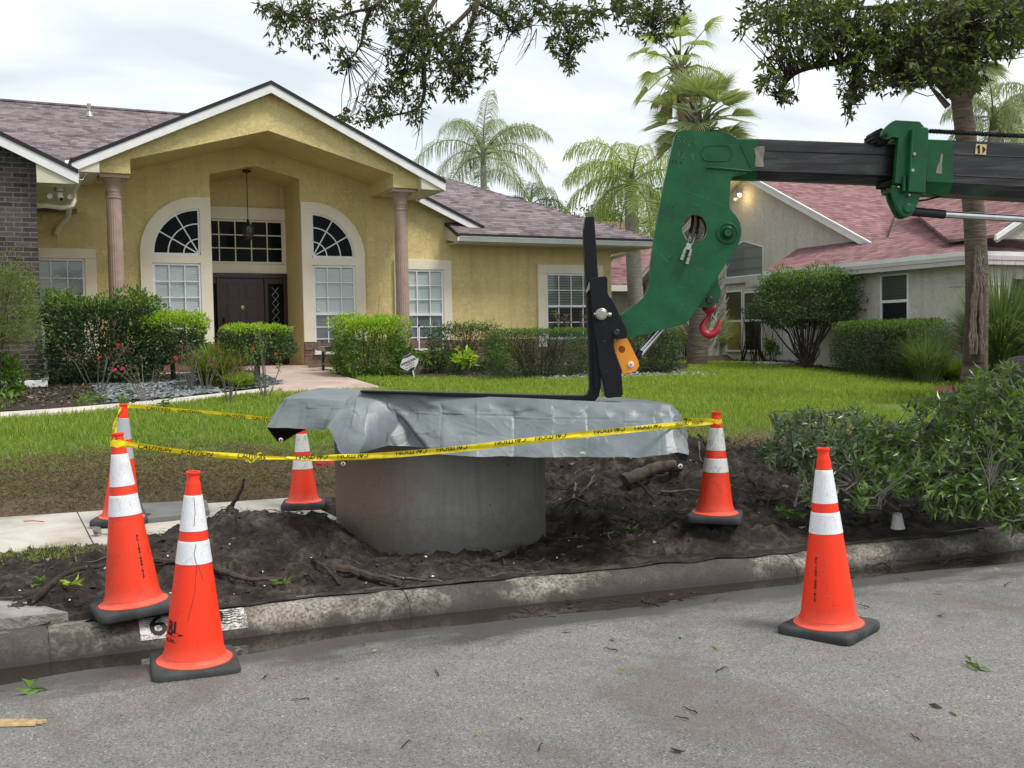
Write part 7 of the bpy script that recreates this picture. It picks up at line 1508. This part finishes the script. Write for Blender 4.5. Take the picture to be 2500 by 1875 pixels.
rs = np.random.default_rng(5)
def soil_pt():
    while True:
        u, v = rs.uniform(-.9, 6.9), rs.uniform(kf(2)+.1, 8.2)
        if v < kf(u)+.22 or (u < 2.4 and v > 7.5-.1*u) or math.hypot(u-PC[0], v-PC[1]) < PR+.04: continue
        return u, v
for i in range(170):
    u, v = soil_pt(); a = rs.uniform(0, 6.28); L_ = rs.uniform(.08, .45)*(.8 if i > 30 else 1.2); pts = []; da = rs.normal(0, .5)
    for k in range(4): pts.append((u+math.cos(a+da*k*.4)*L_*k/3, v+math.sin(a+da*k*.4)*L_*k/3)); 
    pale = i % 4 == 0
    stick([Vector((x, y, g(x, y)+.006+.01*rs.uniform())) for x, y in pts], rs.uniform(.0025, .009), .0015, 'twig_pale' if pale else 'twig', 'thin pale twig on the dug-up soil' if pale else 'thin dark root or twig on the dug-up soil', 'twig', 'twig', 'pale twigs scattered on the soil' if pale else 'dark twigs scattered on the soil', 4, 3)
def flat_leaf(name, u, v, z, L_, mat, label, group):
    a = rs.uniform(0, 6.28); P = [(0, 0, 0)]; o = leaves(name, P, [(math.cos(a), math.sin(a), rs.uniform(-.05, .25))], L_, L_*.4, mat, None, False, fold=rs.uniform(-.15, .2), curl=.1); o.location = (u, v, z); return tag(o, label, 'leaf', group)
for i in range(60):      # tangle of roots round the hollow right of the pipe
    u, v = rs.uniform(3.6, 6.2), rs.uniform(5.9, 8.2)
    a = rs.uniform(0, 6.28); L_ = rs.uniform(.15, .6); pts = []; q = Vector((u, v, 0))
    for k in range(5): pts.append(Vector((q.x, q.y, g(q.x, q.y)+rs.uniform(.0, .045)))); a += rs.normal(0, .6); q += Vector((math.cos(a), math.sin(a), 0))*L_/4
    stick(pts, rs.uniform(.004, .013), .002, 'twig' if i % 3 else 'twig_pale', 'gnarled root in the tangle right of the pipe', 'root_piece', 'root', 'roots tangled in the soil heap right of the pipe', 5, 4)
for i in range(130):
    u, v = soil_pt(); flat_leaf('fallen_leaf', u, v, g(u, v)+.015, rs.uniform(.03, .075), 'litter' if i % 3 else 'rose_leaf', 'pale fallen leaf on the bare soil' if i % 3 else 'brown fallen leaf on the bare soil', 'pale leaves fallen on the soil' if i % 3 else 'brown leaves fallen on the soil')
for i in range(46):
    px, py = rs.uniform(150, 2480), rs.uniform(1500, 1850) if i > 22 else 0
    if i <= 22: u = rs.uniform(.2, 6); v = kf(u)-rs.uniform(.1, 1.2); p = Vector((u, v, .0))
    else: p = road_pt(px, py)
    if p.y > kf(p.x)-.05: continue
    z = -.02 if p.y > kf(p.x)-.35 else .008
    if i % 2: flat_leaf('fallen_leaf', p.x, p.y, z, rs.uniform(.03, .07), 'litter' if i % 4 == 1 else 'twig_pale', 'dry fallen leaf on the road', 'dry leaves fallen on the road')
    else:
        a = rs.uniform(0, 3.14); L_ = rs.uniform(.03, .11); stick([p+Vector((0, 0, .006-p.z)), p+Vector((math.cos(a)*L_*.5, math.sin(a)*L_*.5+.01, .008-p.z)), p+Vector((math.cos(a)*L_, math.sin(a)*L_, .006-p.z))], .003, .0015, 'twig', 'small dark twig on the road', 'twig', 'twig', 'twigs scattered on the road', 4, 3)
# clumps of mud, roots and debris caught in the gutter
for i, (px, py, w_) in enumerate(((660*1.13+900, 1470, .16), (1560, 1475, .12), (2160, 1385, .2), (1330, 1490, .18), (2330, 1368, .15))):
    o_ = ray(px, py); p = CAM+o_*((-.02-CH)/o_.z); m = MB()
    for k in range(16): a = rs.uniform(0, 3.14); q = p+Vector((rs.normal(0, w_), rs.normal(0, .04), .008+.02*rs.uniform())); e = Vector((math.cos(a), math.sin(a)*.5, rs.uniform(-.05, .15)))*rs.uniform(.03, .1); m.tube([q-e, q, q+e], [.003, .005, .002], 4)
    tag(m.build('debris', 'twig'), 'small wet clump of twigs and roots caught in the gutter', 'debris', 'debris clumps along the gutter')
# white foam cup
p = gpt(2192, 1290, .0); Q = root('foam_cup', p, 'white foam cup standing upside down on the soil by the cut branches', 'cup'); Q.rotation_euler = (.06, -.10, 0)
m = MB(); m.lathe([(.046, 0), (.047, .006), (.043, .008), (.030, .098), (.028, .102), (.025, .102), (.024, .098), (0, .098)], 36); m.build('cup_body', 'foam', Q, smooth=True)
# split wood on the road
p = road_pt(0, 1776); Q = root('wood_splinter', p, 'pale split piece of wood on the road at the lower left edge', 'wood piece'); m = MB()
for k in range(9): a = A_(-40, 1776+k*1.4, 4.0); m2 = 0; y0 = k*.0045; m.prism([(-.12+.01*k % .03, y0, 0), (.13+.03*math.sin(k*2.3), y0+.012+.006*math.sin(k), 0), (.13+.03*math.sin(k*2.3), y0+.015, .004), (-.12, y0+.005, .012)], (0, .003, .008))
o = m.build('splinter', 'split_wood', Q); Q.rotation_euler = (0, 0, R_(-26))
# pink survey flag, red mark, blue flag
p = gpt(790, 1165, 0); Q = root('survey_flag', p, 'crumpled pink marking flag by the left edge of the pipe', 'marking flag'); m = MB(); m.tube([(0, 0, 0), (.0, .0, .30)], .0015, 5); m.build('wire', 'steel', Q)
a = A_(798, 1130, (p-CAM).dot(cw)); rs2 = np.random.default_rng(3); m = MB()
for k in range(7): o_ = Vector(rs2.normal(0, .014, 3)); d1 = Vector(rs2.normal(0, .03, 3)); d2 = Vector(rs2.normal(0, .03, 3)); m.add([a+o_, a+o_+d1, a+o_+d1+d2, a+o_+d2], [(0, 1, 2, 3)])
m.build('flag_cloth', 'plastic_pink', Q, True)
b = A_(1703, 868, 27); Q = root('marking_flag', b-Vector((0, 0, .2)), 'tiny blue marking flag in the grass by the neighbour wall', 'marking flag'); m = MB(); m.tube([b-Vector((0, 0, .2)), b+Vector((0, 0, .05))], .006, 5); m.build('wire', 'steel', Q, True); m = MB(); m.quad(b+Vector((0, 0, .05)), b+c0*.05+Vector((0, 0, .02)), b+c0*.04-Vector((0, 0, .06)), b-Vector((0, 0, .05))); m.build('flag_cloth', 'plastic_blue', Q, True)
# grey mat beside the rear cone, torn plastic, red straw
p = onv(0, 0, 1); q = [ground_hit(x, y) for x, y in ((345, 1245), (505, 1236), (512, 1262), (430, 1275), (360, 1282))]
m = MB(); m.prism([Vector((a.x, a.y, .155)) for a in q], (0, 0, -.045)); tag(m.build('concrete_slab', 'concrete_mat', bevel=.006), 'flat grey slab lying on the pavement beside the rear cone', 'slab')
m = MB(); c = ground_hit(250, 1310); 
for k in range(14): o_ = c+Vector((rs2.uniform(-.10, .16), rs2.uniform(-.05, .05), .015+rs2.uniform(0, .03))); d1 = Vector(rs2.normal(0, .05, 3)); d2 = Vector(rs2.normal(0, .04, 3)); d1.z = abs(d1.z)*.3; m.add([o_, o_+d1, o_+d1+d2, o_+d2], [(0, 1, 2, 3)])
tag(m.build('plastic_scrap', 'white_splash'), 'crumpled pale plastic scrap at the pavement edge behind the leaning cone', 'litter')
a, b = ground_hit(58, 1282), ground_hit(108, 1283); m = MB(); m.tube([a+Vector((0, 0, .03)), a.lerp(b, .5)+Vector((0, 0, .035)), b+Vector((0, 0, .03))], .004, 6); tag(m.build('red_stick', 'red_paint'), 'thin red stick lying on the pavement at the left', 'stick')

# ================================================================== YARD OBJECTS
# security sign
gpz = GH(1008, 925); D = (gpz-CAM).dot(cw); sx_ = lambda x, y: A_(x, y, D)
Q = root('yard_sign', gpz, 'tilted octagonal security sign on a white stake beside the leafy plants', 'sign')
# outline from the picture: elongated octagon tipped left
ol = [(992, 860), (1010, 869), (1022, 877), (1013, 892), (1014, 911), (1003, 909), (978, 896), (977, 890), (985, 875), (987, 862)]
P = [sx_(*q) for q in [(989, 859), (1000, 863), (1022, 876), (1021, 884), (1009, 909), (1004, 910), (978, 897), (977, 890), (983, 876)]]
m = MB(); m.prism(P, FW*.006); sg = m.build('panel', 'sign_white', Q, True)
m = MB(); m.prism([p-FW*.0015 for p in [sx_(989, 859), sx_(1000, 863), sx_(1007, 867), sx_(994, 873), sx_(983.5, 876)]], FW*.0014); m.prism([p-FW*.0015 for p in [sx_(995, 905), sx_(1004, 898), sx_(1013.5, 895), sx_(1009, 909), sx_(1004, 910)]], FW*.0014); m.build('panel_edge', 'sign_dark', sg, True)
def sgt(txt, cx, cy, size, mat, bold=.003):
    o = sx_(cx, cy)-FW*.002; ex = (sx_(cx+30, cy-14)-sx_(cx, cy)).normalized(); ey = (sx_(cx-7, cy-16)-sx_(cx, cy)).normalized(); m = MB(); put_text(m, txt, size, lambda x, y: o+ex*x+ey*y, bold=bold); m.build('sign_lettering', mat, sg, True)
k_ = D/FPX
sgt('SAFEGUARD', 998.5, 882.5, 7.6*k_, 'sign_dark', .0025); sgt('AMERICA', 1000, 889, 6.4*k_, 'sign_red', .001); sgt('800-633-3311'[:11], 1001.5, 895.5, 4.6*k_, 'sign_dark', .0005); sgt('AUDIO VIDEO', 993, 868, 3.4*k_, 'sign_white', .0003)
m = MB(); m.tube([sx_(1008, 905), sx_(1012, 926)], .012, 6); m.build('stake', 'white_paint', Q, True)
# solar bird bath style lamps by the walk
def tray_lamp(px0, px1, py, pybase, D, label, leg):
    c = A_((px0+px1)/2, py, D); w_ = (px1-px0)*D/FPX/2; z0 = base_g(c.x, c.y); Q = root('tray_feeder', (c.x, c.y, z0), label, 'feeder'); m = MB(); m.lathe([(0, -.03), (w_*.45, -.10), (w_*.55, -.10), (w_*.98, .0), (w_, .01), (w_*.92, .012), (w_*.5, -.08), (0, -.085)][1:], 6, (0, 0, c.z-z0)); m.build('tray', 'steel' if leg else 'black_metal', Q)
    m = MB(); lx_ = -w_*.45 if leg else 0; m.tube([(lx_, 0, 0), (lx_, 0, c.z-z0-.08)], .028, 10)
    for k in range(4): m.lathe([(.028, -.02), (.038, 0), (.028, .02)], 10, (lx_, 0, (k+1)*.16))
    m.build('post', 'black_metal', Q, smooth=True); m = MB(); m.tube([(w_*.5, 0, c.z-z0), (w_*.52, 0, c.z-z0+.09), (w_*.6, 0, c.z-z0+.1)], .009, 6); m.build('hook', 'black_metal', Q)
tray_lamp(774, 824, 847, 900, 21.2, 'dark metal tray feeder on a thin post right of the front walk', True)
tray_lamp(510, 560, 847, 880, 20.6, 'black metal tray feeder half hidden behind the flat topped shrub', False)
# white and black sprinkler risers
for i, (px, py0, py1, D, lab) in enumerate(((1023, 798, 842, 22.4, 'thin white sprinkler riser with a black tip before the small window'), (120, 805, 860, 20.2, 'thin white riser before the left window'), (112, 845, 925, 19.0, 'white pole near the brick wing corner'))):
    a, b = A_(px, py1+20, D), A_(px, py0, D); m = MB(); Q = root('sprinkler_riser', a, lab, 'sprinkler'); m.tube([a, b], .018, 8); m.build('pipe', 'white_paint', Q, True, smooth=True); m = MB(); m.tube([b, b+Vector((0, 0, .06))], .022, 8); m.build('nozzle', 'black_metal', Q, True)
# trellis by the neighbour's dark opening
Q = root('iron_trellis', (18.75, 14.2, .6), 'thin black wrought iron trellis against the beige wall at the right edge', 'trellis'); m = MB()
o_ = lambda px, py: A_(px, py, 20.8)
m.tube([o_(2489, 715), o_(2486, 750), o_(2482, 782)], .012, 6); m.tube([o_(2488, 738), o_(2520, 740)], .010, 6); m.tube([o_(2490, 718), o_(2493, 730), o_(2500, 736), (o_(2506, 730))], .010, 6)
m.tube([o_(2500+8*math.cos(t/3), 760+8*math.sin(t/3)) for t in range(19)], .010, 6); m.build('ironwork', 'black_metal', Q, True)

# ================================================================== GRASS
rs = np.random.default_rng(12)
def occupied(u, v):
    if u < 2.4 and 7.45-.1*u < v < 9.2-.12*u: return True
    w0 = 15.75+.17*max(u, 0)**1.6
    if u < 4.7 and v > w0-.05: return True
    if 4.3 < u < 6.12 and v > 17.0: return True
    if u > 6.1 and u < 15.0:
        lim = np.interp(u, [6.1, 6.7, 7.9, 10.4, 12.4, 13.6, 14.6, 15], [19.6, 19.0, 18.2, 17.1, 17.5, 18.6, 20, 26])
        if v > lim: return True
    if u > 15.7 and v > np.interp(u, [15.7, 16.2, 17], [24, 20.6, 15]) : return True
    if u > 12.9 and v < np.interp(u, [12.9, 13.5, 14.6, 16, 17.2], [11.4, 11.8, 12.7, 14.1, 14.3]) and v > 9.5: return u > 13.3 and v > 11.6-.145*(u-13)
    return False
def in_view(u, v, mar=60):
    p = Vector((u, v, base_g(u, v)))-CAM; w_ = p.dot(cw)
    if w_ < 1: return False
    x = 1250+FPX*p.dot(cr)/w_; return -mar < x < 2500+mar
def scatter(n, ur, vr, cond=None):
    P = []; tries = 0
    while len(P) < n and tries < n*12:
        tries += 1; u, v = rs.uniform(*ur), rs.uniform(*vr)
        if not in_view(u, v, 250) or occupied(u, v) or (cond and not cond(u, v)): continue
        P.append((u, v, g(u, v, False)-.01))
    return np.array(P)
def greenness(u, v):       # how green the turf is: dead strip by the pavement, lush beyond
    d = v+.12*u-9.24; n = mnoise.noise(Vector((u*.8, v*.8, 0)))*2.0+mnoise.noise(Vector((u*2.7, v*2.7, 4)))*.8
    return d+n-(2.3 if u < 4 else 1.1)
def grass(name, P, hmul, wmul, label):
    G_ = np.array([greenness(p[0], p[1]) for p in P]); n = len(P); lush = np.clip((G_+.6)/2.4, 0, 1); mi = np.where(rs.uniform(0, 1, n) < lush, 0, 2); mi = np.where((mi == 0) & (rs.uniform(0, 1, n) > .35+.6*np.clip((G_-1.5)/3, 0, 1)), 1, mi); mi = np.where((mi == 0) & (rs.uniform(0, 1, n) < .05), 2, mi)
    Hh = (.035+.065*lush)*rs.uniform(.5, 1.4, n)*hmul; Hh = np.where(mi == 2, np.minimum(Hh, .05*hmul), Hh); lean = np.where(mi == 2, rs.uniform(.8, 2.5, n), rs.uniform(.1, .9, n))
    o = blades(name, P, Hh, .006*wmul*rs.uniform(.6, 1.3, n), lean, ['grass_green', 'grass_mid', 'grass_dry'], mi=mi); return tag(o, label, 'grass', kind='stuff')
P = scatter(60000, (-1.5, 12), (8.3, 12.5), lambda u, v: v > 9.24-.12*u-.03 and (u < 2.9 or v > 8.9 or u > 6)); grass('grass', P, 1.0, 1.0, 'grass nearest the pavement, dry and trampled at its edge')
P = scatter(70000, (-1, 17), (12.0, 17), None); grass('grass', P, 1.0, 1.5, 'green lawn in the middle distance')
P = scatter(52000, (2, 19), (16.5, 28), None); grass('grass', P, .85, 2.3, 'bright lawn reaching the hedges and the neighbour house')
P = scatter(2600, (-2, 2.2), (6.2, 7.6), lambda u, v: (v > 7.55-.1*u-.28-.25*max(0, .6-u)) and v < 7.5-.1*u or (u < .2 and v < 6.9 and rs.uniform() < .25)); 
def sc2():
    out_ = []
    while len(out_) < 3200:
        u = rs.uniform(-1.2, 1.0); v = 7.5-.1*u-abs(rs.normal(0, .16)) if rs.uniform() < .75 else rs.uniform(6.1, 7.4)
        if rs.uniform() > (1 if u < .5 else .4): continue
        if v < 7.1 and (u > -.1 or rs.uniform() > .3): continue
        out_.append((u, v, g(u, v)-.004))
    return np.array(out_)
P = sc2(); n = len(P); tag(blades('grass', P, rs.uniform(.015, .05, n), rs.uniform(.003, .006, n), rs.uniform(.3, 1.4, n), ['grass_green', 'grass_dry'], mi=(rs.uniform(0, 1, n) < .3).astype(int)), 'fringe of grass along the road side of the pavement', 'grass', kind='stuff')
# matted dead straw on the trampled strip
P = scatter(52000, (-1.5, 8), (8.2, 12), lambda u, v: v > 9.24-.12*u-.02 and greenness(u, v) < .6 and (u < 2.9 or u > 5 or v > 8.9)); n = len(P)
a = rs.uniform(0, 6.28, n); leaves_ = leaves('straw', P+np.stack([0*a, 0*a, rs.uniform(0, .045, n)], 1), np.stack([np.cos(a), np.sin(a), rs.uniform(-.3, .8, n)], 1), rs.uniform(.03, .09, n), rs.uniform(.003, .007, n), ['grass_dry', 'twig', 'grass_mid'], None, False, mi=rs.choice([0, 0, 1, 2], n, p=[.38, .34, .18, .10])); tag(leaves_, 'matted dead grass on the trampled strip behind the pavement', 'grass', kind='stuff')
# clods on the soil heaps
n = 6500; V = []; F = []; k = 0
while k < n:
    u, v = soil_pt(); 
    if v < kf(u)+.35 and rs.uniform() < .6: continue
    z = g(u, v); r = .004+.020*rs.uniform()**4; b = len(V); R3 = rs.uniform(.6, 1.3, 6)*r
    V += [(u+R3[0], v, z), (u-R3[1], v, z), (u, v+R3[2], z), (u, v-R3[3], z), (u, v, z+R3[4]), (u, v, z-R3[5]*.2)]; F += [(b, b+2, b+4), (b+2, b+1, b+4), (b+1, b+3, b+4), (b+3, b, b+4)]; k += 1
basic('clod', (.06, .05, .043), (.02, .017, .014), .95, 12, bscale=90, bstr=.5)
tag(npmesh('soil_clods', V, F, 'clod'), 'loose crumbs of dark soil over the mound', 'soil', kind='stuff')
# fine root fibres, chips and shell bits through the soil
def soil_many(n):
    out_ = []
    while len(out_) < n: out_.append(soil_pt())
    return out_
n = 7000; pts = soil_many(n); P = np.array([(u, v, g(u, v)+.002+.008*rs.uniform()) for u, v in pts]); a = rs.uniform(0, 6.28, n)
o = leaves('root_fibres', P, np.stack([np.cos(a), np.sin(a), rs.uniform(-.1, .35, n)], 1), rs.uniform(.02, .11, n), rs.uniform(.0015, .005, n), ['twig', 'twig_pale', 'clod'], None, False, mi=rs.choice([0, 1, 2], n, p=[.62, .14, .24]), fold=.1, curl=.3)
tag(o, 'fine root fibres and chips matted through the dug-up soil', 'soil', kind='stuff')
n = 170; pts = soil_many(n); P = np.array([(u, v, g(u, v)+.008) for u, v in pts]); a = rs.uniform(0, 6.28, n)
o = leaves('pale_chips', P, np.stack([np.cos(a), np.sin(a), rs.uniform(-.1, .5, n)], 1), rs.uniform(.008, .022, n), rs.uniform(.006, .014, n), 'foam', None, False)
tag(o, 'tiny white shell and stone chips in the dark soil', 'chips', kind='stuff')
# leaf litter on the garden beds
P = []
while len(P) < 4200:
    k = rs.uniform()
    if k < .6: u, v = rs.uniform(-1.6, 4.6), rs.uniform(16.6, 21)
    elif k < .85: u, v = rs.uniform(6.7, 14.2), rs.uniform(17.4, 21)
    else: u, v = rs.uniform(15.8, 19), rs.uniform(18, 26)
    if u < 5 and v < 16.5+.17*max(u, 0)**1.6: continue
    if u > 6 and u < 15 and not occupied(u, v): continue
    if 1.5 < u < 4.6 and rs.uniform() < .6: continue
    P.append((u, v, base_g(u, v)+.045))
n = len(P); a = rs.uniform(0, 6.28, n); o = leaves('leaf_litter', P, np.stack([np.cos(a), np.sin(a), rs.uniform(-.1, .6, n)], 1), rs.uniform(.04, .12, n), rs.uniform(.015, .05, n), ['twig', 'twig_pale', 'rose_leaf', 'litter'], None, False, mi=rs.choice([0, 1, 2, 3], n, p=[.45, .2, .22, .13]), fold=.15, curl=.2)
tag(o, 'dead leaves and chips lying over the garden beds', 'leaf litter', kind='stuff')
